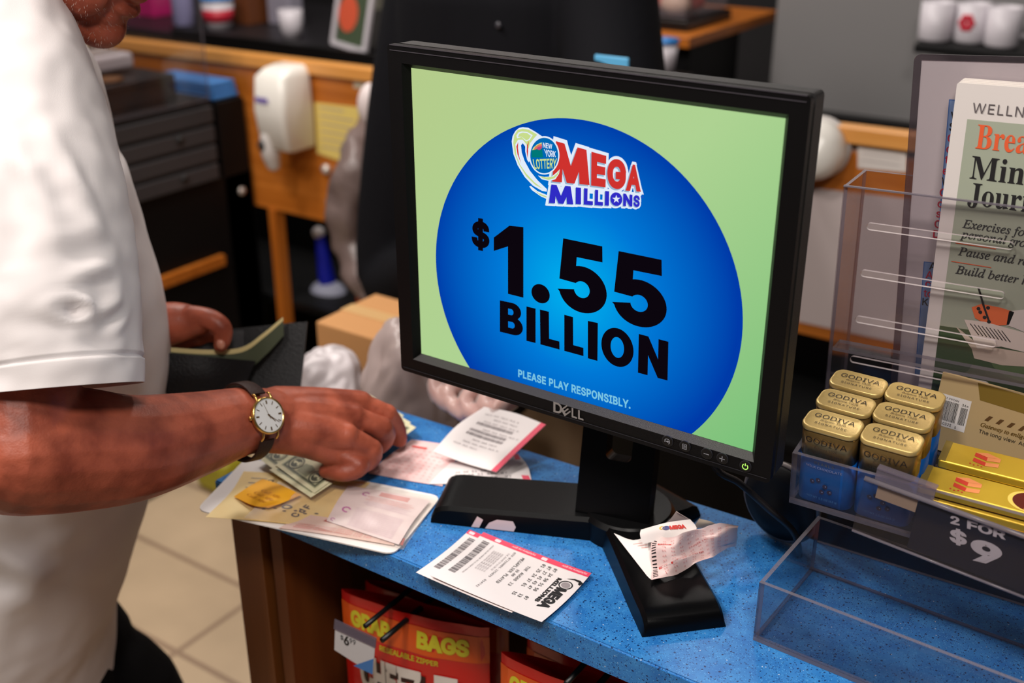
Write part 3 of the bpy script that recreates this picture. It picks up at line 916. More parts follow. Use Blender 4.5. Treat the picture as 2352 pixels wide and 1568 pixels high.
# round dark thing with a pale rim behind the monitor's lower right corner
c = on_y(1797, 1150, 0.128)
sp = thing('desk_speaker', 'round black speaker with pale grey rim behind monitor corner', 'speaker', (c.x, c.y, 0.92))
mb = MB(); t = Matrix.Translation(c) @ Matrix.Rotation(math.radians(90), 4, 'X') @ Matrix.Rotation(math.radians(-12), 4, 'Y')
RS = c.z - 0.9215
mb.lathe([(RS * .9, -0.008), (RS * .96, 0.0), (RS * .9, 0.007), (RS * .6, 0.009), (0.0, 0.006)], mat('speaker_black', (20, 20, 22), 0.6), 36, t)
seat(mb.build('body'), sp)
mb = MB(); mb.tube([tuple(t @ V((RS * .965 * math.cos(q * math.pi / 12), RS * .965 * math.sin(q * math.pi / 12), 0.002))) for q in range(25)], 0.0022, mat('speaker_rim', (150, 140, 138), 0.35), 8, 2)
seat(mb.build('rim'), sp)
# ------------------------------------------------------------------ acrylic rack on the right
M_acr = clear_mat('clear_acrylic', (243, 241, 242), rough=0.04, haze=0.008, hazecol=(196, 190, 196))
M_edge = clear_mat('acrylic_edge', (186, 180, 188), rough=0.15, haze=0.34, hazecol=(158, 150, 160))
def panel(mb, c, s, mtx, thin):
    """flat acrylic panel: big faces clear, cut edges hazy. thin = axis of the thickness"""
    x, y, z = (q / 2 for q in s)
    vs = [(a * x + c[0], b * y + c[1], d * z + c[2]) for a in (-1, 1) for b in (-1, 1) for d in (-1, 1)]
    F = {0: [(0, 1, 3, 2), (4, 6, 7, 5)], 1: [(0, 4, 5, 1), (2, 3, 7, 6)], 2: [(0, 2, 6, 4), (1, 5, 7, 3)]}
    for ax, fs in F.items(): mb.add(vs, fs, M_acr if ax == thin else M_edge, False, mtx)
def acr_part(name, root, c, s, mtx, thin):
    mb = MB(); panel(mb, c, s, mtx, thin); return seat(mb.build(name), root)
TM_ = Matrix.Translation((0.1945, -0.0244, 0.9204)) @ Matrix.Rotation(math.radians(-2.2), 4, 'Z')
tray = thing('acrylic_tray', 'empty clear acrylic tray on the blue worktop below the chocolates', 'tray', (0.1945, -0.0244, 0.92))
TW, TD, TH, T = 0.44, 0.122, 0.058, 0.0035
acr_part('base_panel', tray, (TW / 2, TD / 2, T / 2), (TW, TD, T), TM_, 2)
acr_part('front_panel', tray, (TW / 2, T / 2, TH / 2 + T / 2), (TW, T, TH - T), TM_, 1)
acr_part('rear_panel', tray, (TW / 2, TD - T / 2, TH / 2 + T / 2), (TW, T, TH - T), TM_, 1)
acr_part('side_panel', tray, (T / 2, TD / 2, TH / 2 + T / 2), (T, TD - 2 * T, TH - T), TM_, 0)
acr_part('side_panel', tray, (TW - T / 2, TD / 2, TH / 2 + T / 2), (T, TD - 2 * T, TH - T), TM_, 0)

B0 = V((0.1905, 0.039, 1.020))
TILT, YAW = math.radians(7.8), math.radians(2.0)      # the bin leans forward to show its goods
BMV = Matrix.Translation(B0) @ Matrix.Rotation(YAW, 4, 'Z')
BM = BMV @ Matrix.Rotation(TILT, 4, 'X')
rack = thing('acrylic_rack', 'tiered clear acrylic rack holding chocolate tins, gold bars and journals', 'rack', B0)
acr_part('bin_base', rack, (0.21, 0.060, T / 2), (0.42, 0.12, T), BM, 2)
acr_part('bin_front_panel', rack, (0.21, T / 2, 0.0275), (0.42, T, 0.048), BM, 1)
acr_part('bin_side_panel', rack, (T / 2, 0.0615, 0.0275), (T, 0.116, 0.048), BM, 0)
acr_part('support_panel', rack, (0.2, 0.106, -0.0435), (0.4, T, 0.112), BMV, 1)
PM_ = BMV @ Matrix.Translation((-0.0165, 0.130, 0.036)) @ Matrix.Rotation(math.radians(-1.7), 4, 'Y')
# slotted front of the journal pocket
PH = 0.203
def slot(px0, py0, px1, h=0.0062):
    inv = PM_.inverted()
    a = inv @ on_y(px0, py0, 0.168); w = 0.118
    return rrect(a.x, a.z - h, a.x + w, a.z, h * .49, 4)
slots = [slot(1990, 512, 0), slot(1976, 620, 0), slot(1964, 726, 0), slot(1952, 818, 0)]
mb = MB()
MP = PM_ @ Matrix(((1, 0, 0, 0), (0, 0, -1, 0), (0, 1, 0, 0), (0, 0, 0, 1)))
mb.poly([[(0, 0), (0.40, 0), (0.40, PH), (0, PH)]] + slots, M_acr, 0.0, 0.0028, MP)
M_slot = clear_mat('slot_edge', (225, 218, 220), rough=0.2, haze=0.62, hazecol=(236, 226, 224))
# cut edges of the slots get a bright pale tone that imitates caught light
for s_l in slots:
    n = len(s_l)
    vs = [(p[0], p[1], 0.0001) for p in s_l] + [(p[0], p[1], -0.0029) for p in s_l]
    mb.add(vs, [(i, (i + 1) % n, (i + 1) % n + n, i + n) for i in range(n)], M_slot, False, MP)
seat(mb.build('pocket_front_panel'), rack)
mb = MB(); mb.box((0.2, 0.0014, PH), (0.40, 0.003, 0.0012), M_edge, mtx=PM_); seat(mb.build('pocket_rim'), rack)
acr_part('pocket_side_panel', rack, (0.0015, 0.031, PH / 2), (0.003, 0.056, PH), PM_, 0)
acr_part('pocket_rear_panel', rack, (0.2, 0.060, PH / 2), (0.40, 0.003, PH), PM_, 1)
acr_part('pocket_base', rack, (0.2, 0.030, 0.0015), (0.39, 0.055, 0.003), PM_, 2)
acr_part('pocket_ledge', rack, (0.19, -0.012, 0.062), (0.36, 0.020, 0.003), PM_, 2)

# gold and blue chocolate tins
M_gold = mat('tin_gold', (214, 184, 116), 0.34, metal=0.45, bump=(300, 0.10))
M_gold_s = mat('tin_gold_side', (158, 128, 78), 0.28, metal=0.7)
M_tinblue = mat('tin_blue', (8, 92, 176), 0.3, metal=0.15)
M_ink = mat('black_ink', (34, 26, 20), 0.6)
M_brownink = mat('brown_ink', (60, 40, 24), 0.6)
M_lav = mat('lavender_ink', (168, 176, 214), 0.5)
def tin(i, c, rz, label):
    t = thing('chocolate_tin', label, 'tin', BM @ V((c[0], c[1], T + .0002)), 0.0, 'gold and blue chocolate tins in the acrylic bin')
    w, d, h = 0.0225, 0.0122, 0.0715
    def ring(ww, dd, z, r=0.007):
        P = rrect(-ww, -dd, ww, dd, r, 5)
        return [V((x, y - 0.0022 * math.cos(x / ww * math.pi / 2) * (1 if y < 0 else -1) * (1 - (abs(y) < dd * .3)), z)) for x, y in P]
    mb = MB()
    mb.rings([ring(w - .001, d - .001, 0), ring(w, d, 0.001), ring(w, d, 0.043)], M_tinblue, True)
    mb.rings([ring(w, d, 0.043), ring(w, d, 0.0655), ring(w - .0006, d - .0006, 0.0665)], M_gold_s, True)
    fm = Matrix(((1, 0, 0, 0), (0, 0, -1, -d - .0021), (0, 1, 0, 0), (0, 0, 0, 1)))
    wf = lambda x, y, z: (x, y, z + 0.0022 * (math.cos(x / w * math.pi / 2) - 1))
    mb.text('GODIVA', 0, 0.0570, 0.0052, M_ink, w=0.034, align='C', mtx=fm, warp=wf)
    mb.text(serif_italic('Belgium 1926'), 0, 0.0528, 0.0022, M_brownink, align='C', fkey='math', mtx=fm, warp=wf)
    mb.text('SIGNATURE', 0, 0.0475, 0.0026, M_ink, w=0.030, align='C', mtx=fm, warp=wf)
    mb.text('PEARLS', 0, 0.0385, 0.0026, mat('dull_gold_ink', (96, 104, 90), 0.5), align='C', spacing=1.25, mtx=fm, warp=wf)
    mb.text('MILK CHOCOLATE', 0, 0.0345, 0.0021, M_lav, w=0.030, align='C', mtx=fm, warp=wf)
    for bx, by in ((-.004, .024), (-.009, .0215), (.002, .0195), (.006, .0150), (-.0005, .0135)):
        mb.poly([circle(bx, by, .0021, 14)], mat('pearl_brown', (52, 40, 66), 0.4), 0.0003, 0, fm, wf)
        mb.poly([circle(bx + .0006, by + .0004, .0005, 8)], M_lav, 0.0005, 0, fm, wf)
    mb.text('NET WT 1.5 OZ (43 g)', 0, 0.006, 0.0018, mat('pale_blue_ink', (80, 140, 200), 0.5), align='C', mtx=fm, warp=wf)
    mb.build('tin_body', t)
    mb = MB()
    mb.rings([ring(w + .0004, d + .0004, 0.0672), ring(w + .0006, d + .0006, 0.0680), ring(w + .0005, d + .0005, 0.0708), ring(w + .0001, d + .0001, 0.0714), ring(w - .0008, d - .0008, 0.0715), ring(w - .0016, d - .0016, 0.0712)], M_gold, True)
    lm = Matrix.Translation((0, 0, 0.0714))
    mb.text('GODIVA', 0, 0.0016, 0.0056, M_ink, w=0.033, align='C', mtx=lm)
    mb.text(serif_italic('Belgium 1926'), 0, -0.0024, 0.0024, M_brownink, align='C', fkey='math', mtx=lm)
    mb.text('SIGNATURE', 0, -0.0076, 0.0027, M_ink, w=0.026, align='C', spacing=1.2, mtx=lm)
    mb.build('lid', t)
    t.rotation_euler = (TILT, 0, YAW + math.radians(rz)); t.scale = (1, 1, 1.055)
    return t
TL_ = ['front left chocolate tin, whole blue front showing through the bin', 'front right chocolate tin partly behind the price sign holder', 'middle chocolate tin of the left column in the bin', 'middle chocolate tin of the right column in the bin', 'rear left chocolate tin nearest the journal pocket edge', 'rear right chocolate tin beside the barcode magazine']
for i, (c, rz) in enumerate((((0.0268, 0.0172), -2), ((0.0737, 0.0176), -1.5), ((0.0266, 0.0505), -2), ((0.0735, 0.0510), -1.5), ((0.0268, 0.0838), -2), ((0.0735, 0.0842), -1.5))):
    tin(i, c, rz, TL_[i])

# gold wrapped bars
M_barg = mat('bar_gold_foil', (226, 188, 60), 0.3, metal=0.45, bump=(90, 0.12))
def bar(c, rz, label, full=True):
    t = thing('chocolate_bar', label, 'chocolate bar', BM @ V(c), 0, 'gold wrapped chocolate bars in the acrylic bin')
    mb = MB()
    mb.box((0, 0, 0), (0.142, 0.0300, 0.0085), M_barg, 0.0018, 3)
    D = 0.0043
    mb.poly([[(-0.0713, -0.0145), (-0.0655, -0.0145), (-0.0655, 0.0145), (-0.0713, 0.0145)]], mat('bar_gold_dull', (150, 126, 58), 0.45, metal=0.3), D, 0, None)
    if full:
        cr_ = mat('caramel_red', (206, 62, 44), 0.45); cl = mat('caramel_light', (238, 148, 92), 0.45)
        for yy in (0.001, -0.0065):
            mb.poly([[(-0.046, yy + .001), (-0.036, yy - .002), (-0.036, yy + .003), (-0.046, yy + .006)]], cr_, D + .0002)
            mb.poly([[(-0.036, yy - .002), (-0.026, yy), (-0.026, yy + .005), (-0.036, yy + .003)]], cl, D + .0002)
        mb.poly([[(-0.046, .007), (-0.036, .004), (-0.026, .006), (-0.037, .010)]], cl, D + .0003)
        for q in range(4): mb.poly([circle(-0.047 + q * .003, -0.0095 - (q % 2) * .001, .0008, 10)], cr_, D + .0002)
        ch = mat('chocolate_disc', (92, 28, 18), 0.4)
        mb.poly([circle(0.010, -0.001, 0.0155, 36, 0.0128)], mat('disc_glow', (240, 206, 100), 0.35), D + .0002)
        mb.poly([circle(0.012, -0.001, 0.0140, 36, 0.0118)], ch, D + .0004)
        mb.poly([rrect(0.008, -0.0125, 0.013, -0.003, 0.0004)], mat('disc_stripe', (240, 190, 60), 0.35), D + .0006)
    mb.build('wrapper', t)
    t.rotation_euler = (TILT, 0, YAW + math.radians(rz))
    return t
bar((0.180, 0.038, 0.0085), 0, 'lowest gold chocolate bar of the front stack in the bin', False)
bar((0.180, 0.079, 0.0085), 0, 'lowest gold chocolate bar of the rear stack in the bin', False)
bar((0.178, 0.042, 0.0185), .5, 'gold chocolate bar lying under the front gold bar in the bin', False)
bar((0.179, 0.081, 0.0185), .5, 'gold chocolate bar lying under the rear gold bar in the bin', False)
bar((0.166, 0.044, 0.0285), 1, 'front gold chocolate bar just behind the black price sign')
bar((0.172, 0.084, 0.0285), 1, 'rear gold chocolate bar in front of the barcode magazine')

# magazine with a barcode standing at the back of the bin
M_tan = mat('magazine_tan', (190, 164, 120), 0.5); M_olive = mat('magazine_olive', (128, 104, 44), 0.4); M_white = mat('white_paper', (228, 222, 218), 0.6); M_pbl = mat('print_black', (22, 20, 22), 0.6)
mag = thing('magazine', 'tan magazine with a barcode standing behind the gold bars', 'magazine', (0.38, 0.158, 1.042))
c0 = on_y(2152, 900, 0.1575)
mb = MB()
mm = Matrix.Translation((c0.x - 0.002, 0.1585, 1.0425)) @ Matrix.Rotation(math.radians(3.0), 4, 'Y') @ Matrix.Rotation(math.radians(1.0), 4, 'Z') @ Matrix(((1, 0, 0, 0), (0, 0, -1, 0), (0, 1, 0, 0), (0, 0, 0, 1)))
mb.poly([[(0, 0), (0.19, 0), (0.19, 0.073), (0, 0.073)]], M_tan, 0, 0.003, mm)
def onmag(px, py):
    p = mm.inverted() @ on_y(px, py, 0.1575); return (p.x, p.y)
mb.poly([[onmag(2250, 920), (0.19, onmag(2352, 960)[1]), (0.19, 0.0725), (onmag(2248, 870)[0], 0.0725)]], M_olive, 0.0002, 0, mm)
bx0, by0 = onmag(2165, 965); 
mb.poly([[(0.002, by0 - .006), (0.028, by0 - .006), (0.028, by0 + .0245), (0.002, by0 + .0245)]], M_white, 0.0002, 0, mm)
random.seed(4)
x = 0.003
while x < 0.0185:
    w = random.choice((.0002, .0003, .0005)); mb.poly([[(x, by0), (x + w, by0), (x + w, by0 + .019), (x, by0 + .019)]], M_pbl, 0.0004, 0, mm); x += w + random.choice((.0002, .0003, .0004))
x = 0.021
while x < 0.0265:
    w = random.choice((.0002, .0004)); mb.poly([[(x, by0), (x + w, by0), (x + w, by0 + .0165), (x, by0 + .0165)]], M_pbl, 0.0004, 0, mm); x += w + .0003
mb.text('92 10322', 0.003, by0 - .004, 0.0024, M_pbl, w=0.0135, mtx=mm, z=.0005)
mb.text('5', 0.0195, by0 - .0045, 0.0020, M_pbl, mtx=mm, z=.0005)
mb.text('$7.99CAN', 0.006, by0 + .0205, 0.0018, M_pbl, mtx=mm, z=.0005)
mb.text('36>', 0.0212, by0 + .018, 0.0022, M_pbl, mtx=mm, z=.0005)
gx, gy = onmag(2250, 982)
for q in range(5): mb.poly([[(gx + .002 + q * .009, gy + .0075), (gx + .005 + q * .009, gy + .0075), (gx + .008 + q * .009, gy + .0125), (gx + .005 + q * .009, gy + .0125)]], mat('magazine_brown', (92, 64, 36), 0.5), 0.0004, 0, mm)
mb.text(serif_italic('Gateway to enlightenment'), gx, gy + .001, 0.0036, mat('print_olive', (104, 76, 24), 0.5), fkey='math', offset=0.012, mtx=mm, z=.0005)
mb.text('The long view  Actions', gx, gy - .0052, 0.0033, M_pbl, mtx=mm, z=.0005)
seat(mb.build('cover'), mag)

# price sign hooked on the bin front
YS = 0.0265
tl, tr, bl = on_y(1988, 1092, YS), on_y(2352, 1225, YS), on_y(1988, 1218, YS)
ex = (tr - tl).normalized(); ez = V((-ex.z, 0, ex.x)); ey = V((0, -1, 0))
SGM = Matrix(((ex.x, ez.x, 0, tl.x), (0, 0, -1, YS), (ex.z, ez.z, 0, tl.z), (0, 0, 0, 1)))
def onsign(px, py):
    p = SGM.inverted() @ on_y(px, py, YS); return (p.x, p.y)
sgn = thing('price_sign', 'navy 2 for $9 price sign in a clear holder on the bin', 'sign', (0.31, YS, 1.02))
SHh = 0.052
mb = MB(); mb.box((0.1, -SHh / 2, 0.0008), (0.2, SHh, 0.0008), M_acr, mtx=SGM); h1 = seat(mb.build('sign_holder'), sgn)
mb = MB(); mb.tube([tuple(SGM @ V((0.0, -0.002, 0.0005))), tuple(SGM @ V((0.2, -0.002, 0.0005)))], 0.0022, M_edge, 10, 2); seat(mb.build('holder_top_roll'), sgn)
mb = MB(); mb.tube([tuple(SGM @ V((0.0, -SHh, 0.0005))), tuple(SGM @ V((0.2, -SHh, 0.0005)))], 0.0013, M_edge, 10, 2); seat(mb.build('holder_lip'), sgn)
mb = MB()
cx0, _ = onsign(2113, 1145)
mb.poly([[(cx0, -0.049), (0.2, -0.049), (0.2, -0.0045), (cx0, -0.0045)]], mat('navy_card', (16, 22, 42), 0.5), -0.0004, 0.0006, SGM)
M_sw = mat('sign_white', (206, 200, 206), 0.6)
def sign_text(s, q, off=0.035):
    vs, fs = glyphs(s, 'sans', off, 1, 4); bx = bbox(vs); f = quad_map([onsign(*p) for p in q])
    mb.add([(*f((x - bx[0]) / (bx[2] - bx[0]), (y - bx[1]) / (bx[3] - bx[1])), 0.0001 + lz) for (x, y), lz in zip(vs, levs(vs))], fs, M_sw, False, SGM)
sign_text('2', ((2183, 1182), (2204, 1188), (2204, 1207), (2183, 1202)))
sign_text('FOR', ((2222, 1193), (2312, 1220), (2310, 1240), (2221, 1213)))
sign_text('$', ((2181, 1209), (2220, 1219), (2221, 1257), (2181, 1247)))
sign_text('9', ((2230, 1232), (2302, 1254), (2301, 1303), (2229, 1285)), 0.045)
seat(mb.build('sign_card'), sgn)
mb = MB(); mb.poly([[(0.011, -0.016), (cx0 - .001, -0.016), (cx0 - .001, -0.0015), (0.011, -0.0015)]], mat('blank_label', (172, 150, 128), 0.6), -0.0004, 0.0005, SGM)
seat(mb.build('blank_label'), sgn)
M_clip = clear_mat('clip_plastic', (214, 206, 216), rough=.12, haze=.16, hazecol=(190, 180, 194))
mb = MB(); mb.box((0.030, 0.0045, -0.0015), (0.046, 0.010, 0.0015), M_clip, 0.0004, mtx=SGM); mb.box((0.030, 0.0095, -0.004), (0.046, 0.0014, 0.007), M_clip, mtx=SGM)
seat(mb.build('hook_clip'), sgn)

# journals in the pocket
YJ = 0.181
jl = on_y(2198, 192, YJ); jb = on_y(2112, 865, YJ)
jdir = (jl - jb).normalized(); jang = math.atan2(jdir.x, jdir.z)
M_cover = mat('journal_cream', (214, 206, 202), 0.5); M_sage = mat('journal_sage', (158, 164, 146), 0.5); M_dkgreen = mat('journal_green', (60, 78, 52), 0.5); M_or = mat('journal_orange', (222, 92, 50), 0.5); M_pages = mat('page_edges', (226, 218, 206), 0.7)
zb = 1.0660
def journal(k, label):
    y = YJ + k * 0.0052
    top = on_y(2198 + k * 4, 192 - k * 3.3, y)
    L = (top.z - zb) / math.cos(jang)
    org = V((top.x - math.sin(jang) * L, y, zb + 0.001))
    t = thing('journal', label, 'journal', org, 0, 'wellness journals in the acrylic pocket', rot=(0, jang, 0))
    jm = Matrix(((1, 0, 0, 0), (0, 0, -1, 0), (0, 1, 0, 0), (0, 0, 0, 1)))
    W = 0.17
    mb = MB()
    mb.poly([rrect(0, 0, W, L, 0.002, 3)], M_cover, 0.0, 0.0004, jm)
    wm = Matrix.Translation(org) @ Matrix.Rotation(jang, 4, 'Y') @ jm
    def oj(px, py):
        p = wm.inverted() @ on_y(px, py, y); return (p.x, p.y)
    if k == 0:
        ax0, ay1 = oj(2222, 272)[0], oj(2240, 275)[1]
        mb.poly([[(ax0, 0.012), (W - .012, 0.012), (W - .012, ay1), (ax0, ay1)]], M_sage, .0002, 0, jm)
        gy = oj(2200, 755)[1]
        mb.poly([[(ax0, 0.012), (W - .012, 0.012), (W - .012, gy + .006), (ax0 + .04, gy + .002), (ax0, gy)]], M_dkgreen, .0003, 0, jm)
        mb.poly([circle(ax0 + .075, gy - .022, .030, 30, .014)], mat('journal_green_light', (84, 104, 68), 0.5), .0004, 0, jm)
        def jt(s, p, h, m, fk='math', off=0.0, w=None, sp=1.0):
            x_, y_ = oj(*p); mb.text(s, x_, y_, h, m, fkey=fk, offset=off, mtx=jm, z=.0006, w=w, spacing=sp)
        jt('WELLNESS', (2233, 258), .0078, mat('journal_grey_ink', (92, 84, 86), 0.6), 'sans', 0, None, 1.08)
        jt(serif_bold('Breathe'), (2240, 340), .0192, M_or, w=.066)
        jt(serif_bold('Mindful'), (2227, 409), .0185, M_pbl, w=.081)
        jt(serif_bold('Journal'), (2222, 468), .0180, M_pbl, w=.068)
        dk = mat('journal_dark_ink', (44, 44, 44), 0.6)
        jt(serif_italic('Exercises for'), (2210, 522), .0070, dk, off=0.008)
        jt(serif_italic('personal growth'), (2205, 545), .0070, dk, off=0.008)
        jt(serif_italic('Pause and reflect'), (2200, 585), .0072, dk, off=0.008)
        jt(serif_italic('Build better habits'), (2194, 627), .0072, dk, off=0.008)
        for p in ((2195, 558), (2185, 600)):
            x_, y_ = oj(*p); mb.poly([[(x_, y_), (x_ + .032, y_), (x_ + .032, y_ + .0006), (x_, y_ + .0006)]], M_or, .0006, 0, jm)
        # drawn hand with a pen over an open notebook
        P = lambda *q: [oj(*p) for p in q]
        mb.poly([P((2232, 705), (2255, 697), (2300, 706), (2330, 716), (2318, 745), (2275, 748), (2240, 730))], mat('drawing_orange', (224, 108, 60), 0.5), .0006, 0, jm)
        mb.poly([P((2318, 714), (2352, 710), (2370, 700), (2372, 770), (2330, 752), (2312, 746))], mat('drawing_sleeve', (206, 196, 190), 0.5), .0006, 0, jm)
        mb.poly([P((2246, 660), (2250, 659), (2262, 700), (2274, 735), (2270, 737), (2257, 700))], M_pbl, .0009, 0, jm)
        for p in ((2252, 716), (2262, 728), (2270, 706), (2248, 708), (2272, 738)):
            mb.poly([circle(*oj(*p), .0016, 10)], M_pbl, .0008, 0, jm)
        mb.poly([P((2195, 748), (2232, 800), (2238, 822), (2302, 838), (2370, 842), (2372, 812), (2300, 800), (2248, 790))], mat('drawing_pages', (196, 178, 162), 0.6), .0006, 0, jm)
        mb.poly([P((2215, 733), (2262, 738), (2305, 750), (2372, 768), (2372, 812), (2300, 795), (2245, 800))], mat('drawing_paper', (214, 200, 190), 0.6), .0007, 0, jm)
        for q in range(9):
            a_ = (2228 + q * 9, 742 + q * 2); mb.poly([P(a_, (a_[0] + 2, a_[1]), (a_[0] + 22, a_[1] + 26), (a_[0] + 20, a_[1] + 27))], M_pbl, .0009, 0, jm)
    mb.build('cover', t)
    mb = MB(); mb.box((W / 2, 0.0024, L / 2), (W - .002, 0.0036, L - .001), M_pages)
    mb.build('pages', t)
    return t
JL = ['front wellness journal with orange title in the acrylic pocket', 'second wellness journal, directly behind the front journal', 'third wellness journal from the front of the pocket', 'rearmost wellness journal, touching the white notice']
for k in range(4): journal(k, JL[k])

# white notice in a clear sleeve behind the journals
YN = 0.2035
nl = on_y(2117, 138, YN); nbp = on_y(2075, 700, YN)
nd = (nl - nbp).normalized(); nang = math.atan2(nd.x, nd.z)
Ln = (nl.z - 1.066) / math.cos(nang)
no = V((nl.x - math.sin(nang) * Ln, YN, 1.066))
ntc = thing('notice', 'white notice with blue column in clear sleeve behind the journals', 'notice', no, 0, None, rot=(0, nang, 0))
jm = Matrix(((1, 0, 0, 0), (0, 0, -1, 0), (0, 1, 0, 0), (0, 0, 0, 1)))
nm = Matrix.Translation(no) @ Matrix.Rotation(nang, 4, 'Y') @ jm
def on_n(px, py):
    p = nm.inverted() @ on_y(px, py, YN); return (p.x, p.y)
mb = MB()
mb.poly([[(0, 0.004), (0.20, 0.004), (0.20, Ln), (0, Ln)]], mat('notice_paper', (200, 192, 194), 0.6), 0, 0.0004, jm)
bl_ = mat('notice_blue', (120, 150, 196), 0.6); be_ = mat('notice_blue_edge', (60, 104, 170), 0.6); rd_ = mat('notice_red', (190, 30, 60), 0.6)
for (p0, p1) in (((2180, 228), (2140, 572)), ((2122, 600), (2095, 860))):
    x0, y0 = on_n(*p0); x1, y1 = on_n(*p1)
    mb.poly([[(x0, y1), (x0 + .045, y1), (x0 + .045, y0), (x0, y0)]], be_, .0002, 0, jm)
    mb.poly([[(x0 + .0008, y1 + .0008), (x0 + .0442, y1 + .0008), (x0 + .0442, y0 - .0008), (x0 + .0008, y0 - .0008)]], bl_, .0003, 0, jm)
for s, p, m_ in (('W', (2183, 275), M_pbl), ('S', (2180, 300), M_pbl), ('C', (2176, 326), rd_), ('c', (2173, 350), rd_), ('t', (2170, 375), rd_), ('e', (2165, 400), rd_), ('W', (2162, 425), M_pbl), ('C', (2158, 450), rd_), ('o', (2153, 475), rd_), ('s', (2150, 498), rd_), ('C', (2146, 522), rd_), ('D', (2143, 545), rd_),
                 ('A', (2134, 618), M_pbl), ('A', (2126, 638), rd_), ('cu', (2125, 658), rd_), ('to', (2121, 680), rd_), ('Ke', (2118, 700), M_pbl)):
    x_, y_ = on_n(*p); mb.text(s, x_, y_, .0068, m_, mtx=jm, z=.0005, offset=0.012)
mb.build('sheet', ntc)
mb = MB()
e_ = 0.006
mb.poly([rrect(-e_, 0.001, 0.206, Ln + .005, .006, 5)], M_acr, 0.0012, 0.0006, jm)
mb.build('sleeve_front', ntc)
mb = MB()
mb.poly([rrect(-e_, 0.001, 0.206, Ln + .005, .006, 5), [(0, .004), (.2, .004), (.2, Ln), (0, Ln)]], clear_mat('sleeve_border', (206, 198, 202), rough=0.12, haze=0.10, hazecol=(150, 140, 146)), 0.0005, 0.0016, jm)
mb.build('sleeve_rim', ntc)
# ------------------------------------------------------------------ papers on the worktop
def patch(rows):
    """smooth sheet through a grid of world points rows[j][i]; returns f(u, v)"""
    R = [[V(p) for p in r] for r in rows]
    def c1(P, t):
        n = len(P) - 1
        x = min(max(t, 0), 1) * n; i = min(int(x), n - 1); s = x - i
        b, c = P[i], P[i + 1]
        a = P[i - 1] if i > 0 else b * 2 - c
        d = P[i + 2] if i + 2 <= n else c * 2 - b
        return 0.5 * ((2 * b) + (c - a) * s + (2 * a - 5 * b + 4 * c - d) * s * s + (-a + 3 * b - 3 * c + d) * s ** 3)
    return lambda u, v: c1([c1(r, u) for r in R], v)
def on_sheet(f, w, h, lift=0.00025):
    """printing on a bent sheet: (x, y) in metres -> point just above the sheet"""
    e = 1e-3
    def g(x, y, z):
        u, v = x / w, y / h
        p = f(u, v); n = (f(u + e, v) - f(u - e, v)).cross(f(u, v + e) - f(u, v - e))
        n = n.normalized() if n.length > 0 else V((0, 0, 1))
        return p + n * (lift + z)
    return g
def pz(*l): return [on_z(a, b, c) for a, b, c in l]
M_tick = mat('ticket_paper', (228, 220, 219), 0.6); M_tpink = mat('ticket_red_strip', (226, 66, 96), 0.6); M_grey = mat('print_grey', (150, 140, 142), 0.6); M_dgrey = mat('print_dark_grey', (84, 78, 82), 0.6)
M_purple = mat('print_purple', (190, 96, 170), 0.6); M_rose = mat('print_rose', (226, 140, 136), 0.6); M_lilac = mat('print_lilac', (206, 178, 200), 0.6)
M_ticket_back = mat('ticket_back', (224, 200, 196), 0.6)
def barcode(mb, x0, y0, L, h, warp, m, seed, along='x'):
    rnd = random.Random(seed); t = 0
    while t < L:
        w = rnd.choice((.0003, .0005, .0009)); w = min(w, L - t)
        q = [(x0 + t, y0), (x0 + t + w, y0), (x0 + t + w, y0 + h), (x0 + t, y0 + h)]
        mb.poly([q], m, 0, 0, None, warp)
        t += w + rnd.choice((.0003, .0005, .0007))
